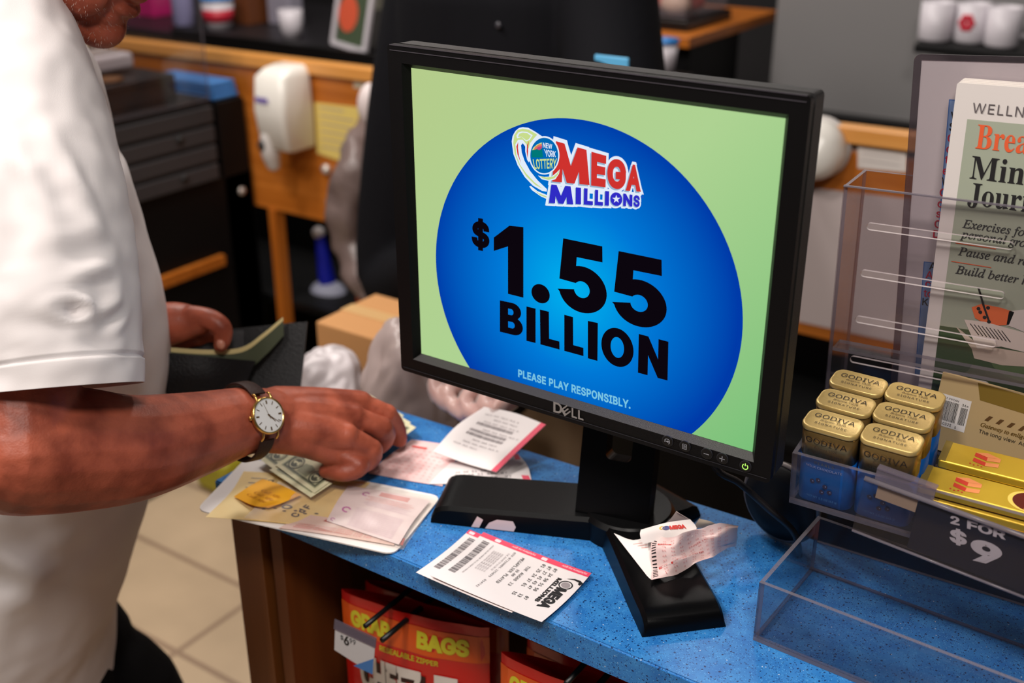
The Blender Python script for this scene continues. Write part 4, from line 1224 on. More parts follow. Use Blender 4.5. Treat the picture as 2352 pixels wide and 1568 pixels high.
def lottery_ticket(mb, W, H, warp, full=True):
    """x across the ticket (0 = red strip edge), y up the ticket"""
    for k in range(10):
        mb.poly([[(0, H * k / 10), (.0065, H * k / 10), (.0065, H * (k + 1) / 10), (0, H * (k + 1) / 10)]], M_tpink, 0, 0, None, warp)
    wl = mat('ticket_strip_white', (250, 214, 220), 0.6)
    for k in range(2):
        mb.text('nylottery.ny.gov', 0.0022, H - .003 - k * .055, 0.0026, wl, z=.0002, warp=warp, rot=-math.pi / 2, offset=0.01)
        mb.poly([rrect(0.0015, H - .051 - k * .052, .0055, H - .045 - k * .052, .0008)], wl, .0001, 0, None, warp)
    barcode(mb, 0.0105, 0.0065, 0.056, 0.0075, warp, M_dgrey, 7)
    if not full: return
    for k, (a, b) in enumerate(((.020, .0060), (.0165, .0052))): pass
    mb.text('SIGN ON REVERSE TO CLAIM A PRIZE', .012, .0185, .0013, M_dgrey, w=.050, warp=warp)
    for k in range(5): mb.text('XSM OX8 MTRV 4BL KE2 99', .018, .0235 + k * .0024, .0016, M_grey, w=.032, warp=warp)
    mb.text('TUE AUG08 23 16:38:28', .014, .0375, .0018, M_grey, w=.030, warp=warp)
    mb.text('029-07319081-125029  014743', .010, .0415, .0022, M_dgrey, w=.062, warp=warp, fkey='mono')
    mb.text('MEGAPLIER PLAYED', .013, .0520, .0032, M_pbl, w=.044, warp=warp, fkey='mono')
    mb.text('$9.00', .030, .0575, .0028, M_pbl, warp=warp, fkey='mono')
    mb.text('TUE AUG08 23', .020, .0630, .0030, M_pbl, w=.034, warp=warp, fkey='mono')
    for k, r in enumerate((('01', '25', '24', '37', '61', '15'), ('07', '27', '41', '43', '47', '13'), ('07', '34', '50', '51', '58', '07'))):
        for q, s in enumerate(r):
            mb.text(s, .0105 + q * .0082 + (.007 if q == 5 else 0), .0735 + k * .0062, .0034, M_pbl, warp=warp, fkey='mono', offset=0.006)
    # printed logo
    mb.text('MEGA', .0325, .1015, .0105, M_pbl, w=.0335, warp=warp, offset=0.05)
    mb.text('MILLIONS', .0205, .0955, .0042, M_pbl, w=.040, warp=warp, offset=0.04)
    mb.poly([circle(.0265, .107, .0062, 26, .0068), circle(.0265, .107, .0050, 26, .0055)[::-1]], M_pbl, .0001, 0, None, warp)
    mb.poly([circle(.0265, .107, .0040, 20, .0044)], M_grey, .0001, 0, None, warp)
    mb.poly([[(.021, .118), (.017, .120), (.0145, .116), (.0145, .110), (.018, .103), (.0165, .110), (.0175, .1155), (.020, .116)]], M_pbl, .0001, 0, None, warp)
def flat_ticket(label, X0, Y0, H, z, lift, full, seed):
    W = 0.083
    def f(u, v):
        x, y = u * W, v * H
        return V((X0 + y + 0.0015 * math.sin(u * 3), Y0 - x, z + lift * (abs(u - 0.5) * 2) ** 2 * 0.5 + lift * max(0, v - .55) ** 2 * 3 + lift * max(0, .3 - v) ** 2 * 4))
    mb = MB(); mb.sheet(f, 14, 16, M_tick, 0.00025, M_ticket_back)
    lottery_ticket(mb, W, H, on_sheet(f, W, H), full)
    return tag(mb.build('lottery_ticket'), label, 'ticket', 'lottery tickets')
flat_ticket('lower lottery ticket whose barcode edge sticks out on the worktop edge', -0.0960, -0.0262, 0.105, 0.9207, 0.0015, False, 1)
flat_ticket('upper flat lottery ticket with printed logo on the worktop edge', -0.0800, -0.0255, 0.119, 0.9228, 0.0022, True, 2)

# white plastic card under the papers, left end of the worktop
def outline_card(pts, z0, th, material, name, label, cat, group=None, r=0.012, tilt=None):
    P = [on_z(px, py, z) for px, py, z in pts]
    out = []
    n = len(P)
    for i in range(n):
        a, b, c = P[i - 1], P[i], P[(i + 1) % n]
        d0 = (a - b).normalized(); d1 = (c - b).normalized()
        for k in range(6):
            t = k / 5
            p0, p1 = b + d0 * r, b + d1 * r
            out.append((p0 * (1 - t) ** 2 + b * 2 * t * (1 - t) + p1 * t * t))
    mb = MB()
    nn = len(out)
    mb.add(out + [p - V((0, 0, th)) for p in out], [tuple(range(nn)), tuple(range(2 * nn - 1, nn - 1, -1))] + [(i + nn, (i + 1) % nn + nn, (i + 1) % nn, i) for i in range(nn)], material)
    o = mb.build(name)
    me = o.data
    bm = bmesh.new(); bm.from_mesh(me); bmesh.ops.recalc_face_normals(bm, faces=bm.faces); bm.to_mesh(me); bm.free()
    return tag(o, label, cat, group)
outline_card([(450, 1170, .9222), (566, 1050, .9222), (1014, 1139, .9222), (905, 1273, .9222)], 0, 0.0014, mat('white_card', (236, 230, 226), 0.45), 'plastic_board', 'white plastic board with rounded corners under the loose papers and money', 'board')
def paper(name, label, cat, rows, m, nu=10, nv=8, th=0.00025, deco=None, w=0.1, h=0.1, group=None, back=None):
    f = patch(rows)
    mb = MB(); mb.sheet(f, nu, nv, m, th, back)
    if deco: deco(mb, on_sheet(f, w, h, 0.0003))
    return tag(mb.build(name), label, cat, group)
M_form = mat('form_yellow', (240, 214, 150), 0.55, var=(14, (236, 196, 120), 0.35, 0.7))
def d_form(mb, g):
    for x, y, r in ((.035, .080, .0040), (.072, .030, .0060), (.020, .060, .0030)):
        mb.poly([circle(x, y, r, 18, r * .7), circle(x, y, r * .55, 14, r * .35)[::-1]], M_dgrey, 0, 0, None, g)
    mb.text('C d F', .088, .012, .0085, M_dgrey, warp=g, rot=1.2, offset=0.03)
    for q in range(5):
        mb.poly([[(.012, .040 + q * .011), (.030 + (q % 2) * .01, .040 + q * .011), (.030 + (q % 2) * .01, .0412 + q * .011), (.012, .0412 + q * .011)]], M_grey, 0, 0, None, g)
    for q in range(6): mb.poly([circle(.050 + q * .011, .022 + (q % 2) * .003, .0022, 12, .0014)], M_dgrey, 0, 0, None, g)
paper('printed_form', 'yellow printed form with dark marks lying on the white plastic board', 'form',
      [pz((472, 1187, .9235), (620, 1198, .924), (765, 1216, .9235)), pz((530, 1130, .924), (660, 1140, .925), (800, 1160, .924)), pz((560, 1082, .9235), (700, 1090, .924), (850, 1108, .9235))], M_form, w=.13, h=.1, deco=d_form)
def d_red(mb, g):
    for q in range(3): mb.text('WINNING NUMBERS DRAWN TUE FRI', .012, .004 + q * .0032, .0022, M_rose, w=.085, warp=g)
paper('folded_slip', 'red and white folded slip sticking out below the purple printed ticket', 'slip',
      [pz((640, 1212, .9238), (760, 1228, .9238), (905, 1252, .9238)), pz((700, 1180, .9242), (800, 1195, .9242), (920, 1215, .9242))], mat('slip_red_white', (226, 196, 186), 0.6), w=.12, h=.03, deco=d_red)
paper('folded_slip', 'dark red slip showing as a thin wedge under the purple printed ticket', 'slip',
      [pz((742, 1196, .9242), (820, 1218, .9242), (925, 1252, .9242)), pz((755, 1190, .9246), (830, 1200, .9246), (930, 1236, .9246))], mat('slip_dark_red', (170, 52, 44), 0.6), w=.12, h=.03)
def d_pur(mb, g):
    for x, y, r in ((.012, .022, .0042), (.019, .052, .0032), (.005, .004, .0022)):
        mb.poly([circle(x, y, r, 20, r, 20, 300) + circle(x, y, r * .6, 20, r * .6, 20, 300)[::-1]], M_purple, 0, 0, None, g)
    for k in range(6): mb.text('QUICK PICK AND SUBSCRIPTION PLAY', .022 + (k % 2) * .003, .048 - k * .0026, .0015, M_rose if k < 3 else M_lilac, w=.040, warp=g)
    for k in range(12): mb.text('FOR CLAIMS CALL OR VISIT ANY RETAILER LOCATION TODAY', .020, .003 + k * .0022, .0013, M_lilac, w=.044, warp=g)
    for k in range(3): mb.poly([[(.030, .053 + k * .0022), (.056, .053 + k * .0022), (.056, .0544 + k * .0022), (.030, .0544 + k * .0022)]], M_rose, 0, 0, None, g)
paper('claim_slip', 'white slip with purple print on the right of the plastic board', 'slip',
      [pz((750, 1195, .9258), (830, 1222, .926), (916, 1250, .9255)), pz((775, 1150, .927), (862, 1172, .9275), (950, 1196, .9262)), pz((800, 1115, .926), (895, 1130, .9265), (988, 1150, .9255))], mat('claim_slip_paper', (234, 218, 222), 0.55), w=.072, h=.062, deco=d_pur)
# clear pouch lying over the papers
M_film = clear_mat('clear_film', (250, 248, 246), rough=0.35, haze=0.04, hazecol=(235, 225, 220))
fp = patch([pz((560, 1190, .9285), (700, 1205, .929), (800, 1228, .929), (926, 1262, .927)), pz((610, 1140, .930), (740, 1150, .932), (850, 1172, .931), (968, 1200, .928)), pz((640, 1105, .929), (770, 1105, .931), (880, 1118, .930), (1008, 1142, .927))])
mb = MB(); mb.sheet(lambda u, v: fp(u, v) + V((0, 0, 0.0012 * noise.noise(V((u * 9, v * 5, 3.1))))), 40, 24, M_film, 0.0002)
tag(mb.build('plastic_pouch'), 'clear plastic pouch lying over the purple slip and yellow form', 'pouch')
# orange sticky note, curled
def d_note(mb, g):
    for k in range(3): mb.text(serif_italic('Call Alfie'), .008 + k * .003, .012 + k * .008, .0042, mat('note_ink', (196, 120, 30), 0.6), fkey='math', warp=g)
paper('sticky_note', 'curled orange sticky note on the yellow form beside the dollar bills', 'note',
      [pz((537, 1140, .9255), (580, 1160, .930), (617, 1166, .928)), pz((570, 1118, .932), (615, 1140, .938), (655, 1152, .931)), pz((603, 1099, .930), (650, 1115, .936), (692, 1136, .929))], mat('note_orange', (250, 180, 40), 0.55), w=.05, h=.05, deco=d_note, back=mat('note_orange_back', (226, 130, 20), 0.6))

# dollar bills
M_bill = mat('bill_paper', (222, 216, 180), 0.65, var=(60, (206, 204, 164), 0.4, 0.7)); M_billink = mat('bill_ink', (70, 72, 56), 0.6); M_billgreen = mat('bill_green', (70, 130, 92), 0.6); M_billmid = mat('bill_tone', (146, 148, 118), 0.6)
def d_bill(mb, g):
    W, H = .156, .066
    def frame(x0, y0, x1, y1, t, m, z=0.0):
        for a in ([(x0, y0), (x1, y0), (x1, y0 + t), (x0, y0 + t)], [(x0, y1 - t), (x1, y1 - t), (x1, y1), (x0, y1)], [(x0, y0), (x0 + t, y0), (x0 + t, y1), (x0, y1)], [(x1 - t, y0), (x1, y0), (x1, y1), (x1 - t, y1)]):
            (p0, p1) = (a[0], a[2]); n = 12 if abs(p1[0] - p0[0]) > .02 else (6 if abs(p1[1] - p0[1]) > .02 else 1)
            for k in range(n):
                if abs(p1[0] - p0[0]) > abs(p1[1] - p0[1]):
                    xa = p0[0] + (p1[0] - p0[0]) * k / n; xb = p0[0] + (p1[0] - p0[0]) * (k + 1) / n
                    mb.poly([[(xa, p0[1]), (xb, p0[1]), (xb, p1[1]), (xa, p1[1])]], m, z, 0, None, g)
                else:
                    ya = p0[1] + (p1[1] - p0[1]) * k / n; yb = p0[1] + (p1[1] - p0[1]) * (k + 1) / n
                    mb.poly([[(p0[0], ya), (p1[0], ya), (p1[0], yb), (p0[0], yb)]], m, z, 0, None, g)
    frame(.005, .005, W - .005, H - .005, .0045, M_billmid)
    frame(.0065, .0065, W - .0065, H - .0065, .0016, M_billink, .00005)
    for x in (.018, W - .018):
        for y in (.016, H - .016):
            mb.poly([circle(x, y, .0105, 22, .0085)], M_billink, .0001, 0, None, g)
            mb.poly([circle(x, y, .0085, 22, .0068), circle(x, y, .0075, 22, .0058)[::-1]], M_bill, .0002, 0, None, g)
            mb.text('1', x - .0022, y - .0045, .009, M_bill, z=.0002, warp=g, offset=0.05)
    mb.poly([[(.010, .025), (.024, .025), (.027, .033), (.024, .041), (.010, .041)]], M_billmid, .0001, 0, None, g)
    mb.poly([circle(.049, .034, .0085, 24), circle(.049, .034, .0068, 24)[::-1]], M_billink, .0001, 0, None, g)
    mb.text('B', .0465, .031, .006, M_billink, z=.0002, warp=g, fkey='sans')
    mb.poly([circle(.108, .034, .0085, 24)], M_billgreen, .0001, 0, None, g)
    mb.text('ONE', .1005, .031, .0062, M_dgrey, z=.0002, warp=g, offset=0.02)
    mb.poly([circle(.078, .033, .016, 30, .021)], M_billmid, .0001, 0, None, g)
    mb.poly([circle(.078, .035, .0085, 24, .0115)], M_billink, .0002, 0, None, g)
    mb.poly([circle(.078, .037, .0050, 20, .0070)], M_bill, .0003, 0, None, g)
    mb.text('THE UNITED STATES OF AMERICA', .036, H - .0155, .0036, M_billink, w=.084, z=.0001, warp=g)
    mb.text('ONE DOLLAR', .060, .0075, .0036, M_bill, w=.036, z=.0002, warp=g)
    mb.text('L 33812940 P', .031, .0455, .0028, M_billgreen, z=.0002, warp=g)
    mb.text('L 33812940 P', .096, .0190, .0028, M_billgreen, z=.0002, warp=g)
BW = .074
def bill(near, left, far, z, lift, label):
    """near / left = the two corners of the short edge nearest the viewer; the long side runs away"""
    A = on_z(*near, z); B = on_z(*left, z)
    eyv = (B - A); eyv.z = 0; eyv.normalize(); C_ = on_z(*far, z); ex = (C_ - A); ex.z = 0; BL = ex.length; ex.normalize()
    def f(u, v):
        return A + ex * (u * BL) + eyv * (v * BW) + V((0, 0, lift * max(0, u - .45) ** 2 * 3 + .0016 * math.sin(u * 5 + v) * u))
    mb = MB(); mb.sheet(f, 18, 8, M_bill, 0.0002)
    d_bill(mb, on_sheet(f, .156, .066, 0.0002))
    return tag(mb.build('dollar_bill'), label, 'bill', 'dollar bills under the right hand')
bill((676, 1112), (588, 1047), (928, 956), .9320, .003, 'lowest dollar bill of the pile, corner furthest left under the wrist')
bill((714, 1142), (612, 1074), (956, 985), .9332, .004, 'middle dollar bill of the pile, edge showing under the top bill')
bill((722, 1132), (630, 1066), (944, 972), .9345, .003, 'top dollar bill held down by the curled fingers')

# slips behind the monitor's left leg
def d_pink(mb, g):
    for r in range(9):
        for q in range(8): mb.text(str((r * 8 + q) % 74 + 1), .008 + q * .0082, .006 + r * .0062, .0020, M_rose, warp=g)
    for k in range(2): mb.poly([[(.012 + k * .04, .060), (.034 + k * .04, .060), (.034 + k * .04, .0632), (.012 + k * .04, .0632)]], mat('slip_red', (214, 60, 52), 0.6), 0, 0, None, g)
paper('play_slip', 'pink number play slip lying flat behind the left leg of the stand', 'play slip',
      [pz((846, 1086, .9208), (930, 1102, .9212), (1016, 1116, .9208)), pz((895, 1045, .9215), (965, 1060, .922), (1030, 1075, .922)), pz((946, 1009, .9208), (1010, 1018, .9215), (1075, 1030, .9212))], mat('play_slip_pink', (236, 196, 194), 0.6), w=.085, h=.075, deco=d_pink)
def d_tk(mb, g):
    mb.poly([[(.077, 0), (.083, 0), (.083, .06), (.077, .06)]], M_tpink, 0, 0, None, g)
    for r in range(3): mb.text('07 34 50 51 58  07'[r:], .018, .010 + r * .007, .0034, M_dgrey, warp=g, fkey='mono')
paper('lottery_ticket', 'lottery ticket with red strip lying below the ticket in the gloved hand', 'ticket',
      [pz((985, 1111, .9220), (1100, 1110, .9222), (1222, 1108, .9225)), pz((1010, 1085, .923), (1100, 1078, .924), (1212, 1070, .925)), pz((1035, 1062, .9222), (1110, 1050, .925), (1190, 1042, .926))], M_tick, w=.083, h=.06, deco=d_tk, group='lottery tickets')
# ticket held out by the gloved hand
HT = [[on_y(995, 1036, .055), on_y(1065, 1062, .062), on_y(1140, 1084, .066)], [on_y(1048, 978, .098), on_y(1122, 1004, .104), on_y(1200, 1026, .106)], [on_y(1112, 934, .130), on_y(1182, 948, .136), on_y(1254, 975, .136)]]
def d_held(mb, g):
    for k in range(8): mb.poly([[(.0755, .125 * k / 8), (.082, .125 * k / 8), (.082, .125 * (k + 1) / 8), (.0755, .125 * (k + 1) / 8)]], M_tpink, 0, 0, None, g)
    rnd = random.Random(3)
    for k in range(10):
        y = .030 + k * .0085
        if k in (3, 4, 6): barcode(mb, .015, y, .045, .006, g, M_grey, k)
        else: mb.text('8029 AUG 0823 MLN QP 14 3'[: 14 + (k * 5) % 10], .012 + (k % 3) * .008, y, .0028, M_grey, warp=g, fkey='mono')
paper('lottery_ticket', 'curved lottery ticket held out over the worktop by the gloved hand', 'ticket', HT, M_tick, 14, 14, w=.082, h=.125, deco=d_held, group='lottery tickets')

# crumpled slips on the front leg of the stand
def d_crum(mb, g):
    rd = mat('slip_red', (214, 60, 52), 0.6)
    for r in range(11):
        for q in range(9): mb.text(str((r * 9 + q) % 70 + 1), .013 + q * .0088, .006 + r * .0066, .0024, M_rose, warp=g)
    for k in range(17): mb.poly([[(.0015, .004 + k * .0046), (.0062, .004 + k * .0046), (.0062, .0056 + k * .0046), (.0015, .0056 + k * .0046)]], M_pbl, 0, 0, None, g)
    for k in (1, 3): mb.poly([[(.008, .005 + k * .018), (.022, .005 + k * .018), (.022, .0095 + k * .018), (.008, .0095 + k * .018)]], rd, .0001, 0, None, g)
    mb.text('PICK 5 OR QP', .026, .0260, .0028, rd, warp=g); mb.text('PICK 1 OR QP', .044, .0440, .0028, rd, warp=g)
    mb.text('GAME D', .009, .0242, .0030, M_tick, z=.0002, warp=g); mb.text('GAME B', .009, .0602, .0030, M_tick, z=.0002, warp=g)
M_slip = mat('slip_pink_paper', (238, 208, 204), 0.6); M_slipw = mat('slip_white', (240, 230, 226), 0.6)
CR = [pz((1497, 1338, .9400), (1560, 1312, .945), (1610, 1288, .948), (1655, 1270, .944), (1690, 1252, .938)),
      pz((1496, 1300, .946), (1552, 1288, .956), (1612, 1266, .952), (1648, 1252, .956), (1692, 1238, .948)),
      pz((1494, 1262, .956), (1548, 1256, .968), (1600, 1236, .964), (1650, 1226, .970), (1694, 1220, .960)),
      pz((1500, 1226, .962), (1548, 1230, .976), (1600, 1214, .974), (1648, 1206, .976), (1696, 1200, .968))]
fc = patch(CR)
def crum(u, v):
    p = fc(u, v)
    k = abs(((u * 2.3 + v * 1.2) % 1.0) - .5) * 2; k2 = abs(((u * 1.4 - v * 1.9) % 1.0) - .5) * 2
    return p + V((0, -.25, .97)) * (.0045 * (k - .5) + .0035 * (k2 - .5))
mb = MB(); mb.sheet(crum, 40, 30, M_slip, .0002, M_slipw); d_crum(mb, on_sheet(crum, .1, .082, .0004))
tag(mb.build('play_slip'), 'crumpled pink play slip with red numbers on the monitor front leg', 'play slip')
def d_wl(mb, g):
    rd = mat('slip_rose_line', (224, 150, 140), 0.6)
    for k in range(3): mb.poly([[(.02 + k * .004, .045 - k * .006), (.046, .045 - k * .006), (.046, .0459 - k * .006), (.02 + k * .004, .0459 - k * .006)]], rd, 0, 0, None, g)
paper('play_slip', 'white creased slip poking out left under the crumpled pink slip', 'play slip',
      [pz((1497, 1336, .9395), (1502, 1330, .9398), (1510, 1322, .9398)), pz((1455, 1282, .942), (1478, 1262, .948), (1505, 1262, .952)), pz((1410, 1224, .946), (1455, 1240, .950), (1500, 1226, .958))], M_slipw, 8, 14, w=.06, h=.06, deco=d_wl)
def d_logo(mb, g):
    mb.poly([circle(.040, .022, .0055, 20, .0045)], mat('logo_blue', (70, 74, 130), 0.6), .0001, 0, None, g)
    mb.poly([circle(.034, .024, .0042, 20, .0042), circle(.0355, .024, .0030, 16, .0030)[::-1]], mat('logo_yellow', (236, 196, 90), 0.6), 0, 0, None, g)
    mb.text('MEGA', .045, .017, .0085, mat('slip_red', (214, 60, 52), 0.6), w=.024, warp=g, offset=0.05)
fl = patch([pz((1476, 1248, .9570), (1540, 1238, .966), (1590, 1232, .968)), pz((1470, 1228, .963), (1535, 1216, .974), (1600, 1212, .972)), pz((1472, 1216, .966), (1530, 1200, .978), (1585, 1192, .975))])
mb = MB(); mb.sheet(fl, 14, 8, M_slipw, .0002); d_logo(mb, on_sheet(fl, .085, .035, .0004))
tag(mb.build('play_slip'), 'white slip fold with red and yellow logo above the pink slip', 'play slip')
paper('play_slip', 'pointed white slip corner standing up behind the crumpled pink slip', 'play slip',
      [pz((1525, 1206, .960), (1570, 1208, .962), (1602, 1214, .962)), pz((1540, 1192, .970), (1572, 1194, .972), (1588, 1196, .972)), pz((1553, 1174, .982), (1555, 1175, .982), (1557, 1177, .982))], mat('slip_white_rose', (236, 214, 206), 0.6), 8, 8, w=.04, h=.03)
paper('play_slip', 'small cream slip corner sticking up right of the pointed slip', 'play slip',
      [pz((1592, 1212, .962), (1620, 1212, .962), (1650, 1206, .962)), pz((1600, 1200, .970), (1622, 1202, .970), (1642, 1202, .968)), pz((1606, 1191, .975), (1620, 1194, .974), (1632, 1197, .972))], mat('slip_cream', (232, 214, 192), 0.6), 8, 6, w=.04, h=.02)
# ------------------------------------------------------------------ snack bags hanging under the worktop
M_bagred = mat('bag_red', (196, 14, 14), 0.28, spec=0.6, bump=(38, 0.5)); M_bagorange = mat('bag_orange', (214, 84, 22), 0.3, bump=(38, 0.4)); M_bagyel = mat('bag_yellow', (206, 196, 44), 0.4); M_bagwhite = mat('bag_white', (222, 214, 206), 0.4); M_bagdark = mat('bag_dark', (46, 10, 8), 0.5)
def snack_bag(label, TLp, TRp, drop, seed, near):
    TLp, TRp = V(TLp), V(TRp)
    w = (TRp - TLp).length; ex = (TRp - TLp).normalized(); dn = V((0, 0, -1)); nrm = ex.cross(-dn).normalized()
    if nrm.y > 0: nrm = -nrm
    org = (TLp + TRp) / 2 + dn * drop
    t = thing('snack_bag', label, 'snack bag', org, 0, 'red cheese cracker bags on the peg hooks')
    H = drop
    def side(sg):
        def f(u, v):
            b = .030 * (math.sin(math.pi * min(1, max(0, u))) ** .6) * (math.sin(math.pi * min(1, max(0, v * .82 + .0))) ** .8)
            r = .0030 * noise.noise(V((u * 5 + seed, v * 6, sg * 3.0)))
            return TLp + ex * (u * w) + dn * ((1 - v) * H if sg > 0 else (1 - v) * H) + nrm * (sg * (b * .55 + .0006) + r * math.sin(math.pi * min(1, max(0, u))))
        return f
    f = side(1)
    fr = lambda u, v: f(u, v)
    mb = MB(); mb.sheet(fr, 24, 26, M_bagred, .0002)
    g = on_sheet(fr, w, H, .0006)
    # orange slanted band, lettering
    for k in range(16):
        a, b = w * k / 16, w * (k + 1) / 16
        mb.poly([[(a, H * .83), (b, H * .83), (b, H * .955), (a, H * .955)]], M_bagorange, 0, 0, None, g)
    mb.text('GRAB', w * .08, H * .857, H * .078, M_bagyel, w=w * .30, warp=g, offset=.05, z=.0004)
    mb.text('BAGS', w * .56, H * .857, H * .078, M_bagyel, w=w * .33, warp=g, offset=.05, z=.0004)
    mb.text('RESEALABLE ZIPPER', w * .30, H * .790, H * .026, M_bagyel, w=w * .40, warp=g, offset=.02, z=.0004)
    for dx, m_ in ((.005, M_bagdark), (0, M_bagwhite)):
        mb.text('CHEEZ-IT', w * .14 + dx, H * .555 - dx, H * .19, m_, w=w * .68, warp=g, offset=.045, z=.0003 if dx else .0006)
    mb.poly([[(w * .60, H * .60), (w * .66, H * .61), (w * .655, H * .665), (w * .595, H * .655)]], mat('cracker_orange', (226, 150, 36), 0.5), .0008, 0, None, g)
    seat(mb.build('bag_front'), t)
    mb = MB(); mb.sheet(side(-1), 16, 18, M_bagred, -.0002); seat(mb.build('bag_rear'), t)
    return t
snack_bag('front left red snack bag behind the price tag, big white lettering', on_y(785, 1352, -.050), on_y(1124, 1440, -.020), .26, 1.3, True)
snack_bag('rear left red snack bag, directly behind the front left bag', on_y(840, 1332, .012), on_y(1168, 1420, .036), .26, 4.1, False)
snack_bag('front right red snack bag low at the bottom edge of the photo', on_y(1152, 1496, -.060), on_y(1500, 1612, -.040), .26, 7.7, True)
snack_bag('rear right red snack bag, higher behind the front right bag', on_y(1212, 1462, .005), on_y(1560, 1570, .030), .26, 9.2, False)
M_peg = mat('peg_black', (14, 13, 14), 0.4)
def peg(label, a, L):
    t = thing('peg_hook', label, 'hook', V(a) + V((0, L, 0)), 0, 'double peg hooks under the worktop')
    a = V(a)
    mb = MB(); mb.tube([a, a + V((0, L * .5, .001)), a + V((0, L, .002))], .0027, M_peg, 10, 3); seat(mb.build('upper_rod'), t)
    mb = MB(); mb.tube([a + V((.018, .004, -.012)), a + V((.018, L * .5, -.012)), a + V((.018, L, -.012))], .0030, M_peg, 10, 3); seat(mb.build('lower_rod'), t)
    return a
pa = on_y(838, 1438, -.090); peg('double black peg hook holding the left snack bags', pa, .188)
pb = on_y(1300, 1570, -.085); peg('double black peg hook holding the right snack bags', pb, .183)
pt = thing('price_tag', 'white $6.99 price tag with blue corner on the left peg hook', 'price tag', pa)
ux = V((0.985, 0.17, 0)).normalized(); tn = V((ux.y, -ux.x, 0))
TO = on_y(769, 1424, -.098)
PTM = Matrix(((ux.x, 0, tn.x, TO.x), (ux.y, 0, tn.y, TO.y), (0, 1, 0, TO.z), (0, 0, 0, 1)))
def ontag(px, py):
    # intersect the pixel ray with the tag plane
    r = ray(px, py); k = (TO - CAM).dot(tn) / r.dot(tn); p = PTM.inverted() @ (CAM + r * k); return (p.x, p.y)
qa = [ontag(*p) for p in ((770, 1426), (862, 1470), (856, 1548), (768, 1492))]
mb = MB(); q4 = [qa[3], qa[2], qa[1], qa[0]]
mb.poly([q4], mat('tag_white', (206, 204, 208), 0.5), 0, .0008, PTM)
mb.poly([[ontag(812, 1528), ontag(856, 1548), ontag(858, 1512)]], mat('tag_blue', (60, 120, 190), 0.5), .0002, 0, PTM)
def tag_text(s, q, off):
    vs, fs = glyphs(s, 'sans', off, 1, 3); bx = bbox(vs); f = quad_map([ontag(*p) for p in q])
    mb.add([(*f((x - bx[0]) / (bx[2] - bx[0]), (y - bx[1]) / (bx[3] - bx[1])), .0003 + lz) for (x, y), lz in zip(vs, levs(vs))], fs, M_pbl, False, PTM)
tag_text('$', ((782, 1456), (789, 1459), (789, 1471), (782, 1468)), .01)
tag_text('6', ((790, 1458), (802, 1463), (802, 1484), (790, 1479)), .03)
tag_text('99', ((803, 1464), (817, 1470), (817, 1482), (803, 1476)), .01)
seat(mb.build('tag_card'), pt)
mb = MB(); mb.poly([[ontag(768, 1442), ontag(864, 1486), ontag(866, 1464), ontag(770, 1420)]], clear_mat('tag_clear', (200, 194, 206), rough=.1, haze=.3, hazecol=(150, 140, 160)), .0014, .001, PTM)
seat(mb.build('clear_holder'), pt)
# ------------------------------------------------------------------ the customer
def skin_mat(name, c1, c2, rough=0.45):
    m = mat(name, c1, rough, sss=0.10, var=(34, c2, 0.38, 0.66), spec=0.4)
    nt = m.node_tree; b = nt.nodes['Principled BSDF']
    tc = nt.nodes.new('ShaderNodeTexCoord')
    last = None
    for sc_, st, kind in ((520, 0.08, 'v'), (150, 0.30, 'n'), (38, 0.22, 'n')):
        t = nt.nodes.new('ShaderNodeTexVoronoi' if kind == 'v' else 'ShaderNodeTexNoise'); t.inputs['Scale'].default_value = sc_
        nt.links.new(tc.outputs['Object'], t.inputs['Vector'])
        bp = nt.nodes.new('ShaderNodeBump'); bp.inputs['Strength'].default_value = st; bp.inputs['Distance'].default_value = 0.0012
        nt.links.new(t.outputs[0], bp.inputs['Height'])
        if last: nt.links.new(last.outputs[0], bp.inputs['Normal'])
        last = bp
    nt.links.new(last.outputs[0], b.inputs['Normal'])
    return m
M_skin = skin_mat('tanned_skin', (172, 88, 64), (130, 60, 42))
M_any = mat('tmp', (128, 128, 128))
E1 = V((CX.x, CX.y, 0)).normalized(); E2 = V((-E1.y, E1.x, 0)); UZ = V((0, 0, 1))
A0 = on_d(150, 600, 1.15)
def mid(px, py, off=0.0):
    """pixel ray met with the upright plane through the man's middle"""
    r = ray(px, py); k = (A0 + E2 * off - CAM).dot(E2) / r.dot(E2); return CAM + r * k
contour = [(-80, 30, .085, .15), (0, 103, .10, .19), (90, 165, .112, .205), (200, 226, .12, .208), (310, 255, .124, .205), (400, 272, .126, .202), (450, 297, .132, .20), (600, 340, .140, .20), (720, 374, .146, .20), (830, 392, .150, .20), (900, 391, .150, .20), (1000, 379, .148, .20), (1145, 357, .143, .20), (1220, 340, .138, .20), (1330, 309, .130, .20), (1370, 298, .127, .198), (1450, 272, .122, .196), (1568, 268, .124, .196), (1720, 266, .126, .198)]
foot_xy = mid(150, 1000) ; man = thing('person', 'customer in a white T-shirt counting dollar bills with a watch on his wrist', 'person', (foot_xy.x - .04, foot_xy.y, 0))

def px_of(p):
    q = p - CAM; z = q.dot(CZ); return 1176 + FPX * q.dot(CX) / z
def fit_ring(ring, cx):
    """slide a ring along the facing direction until its outline meets the measured edge"""
    for k in range(3):
        m_ = max(ring, key=px_of); e_ = px_of(m_) - cx
        sh_ = E1 * (-e_ * (m_ - CAM).dot(CZ) / FPX)
        ring = [p + sh_ for p in ring]
    return ring
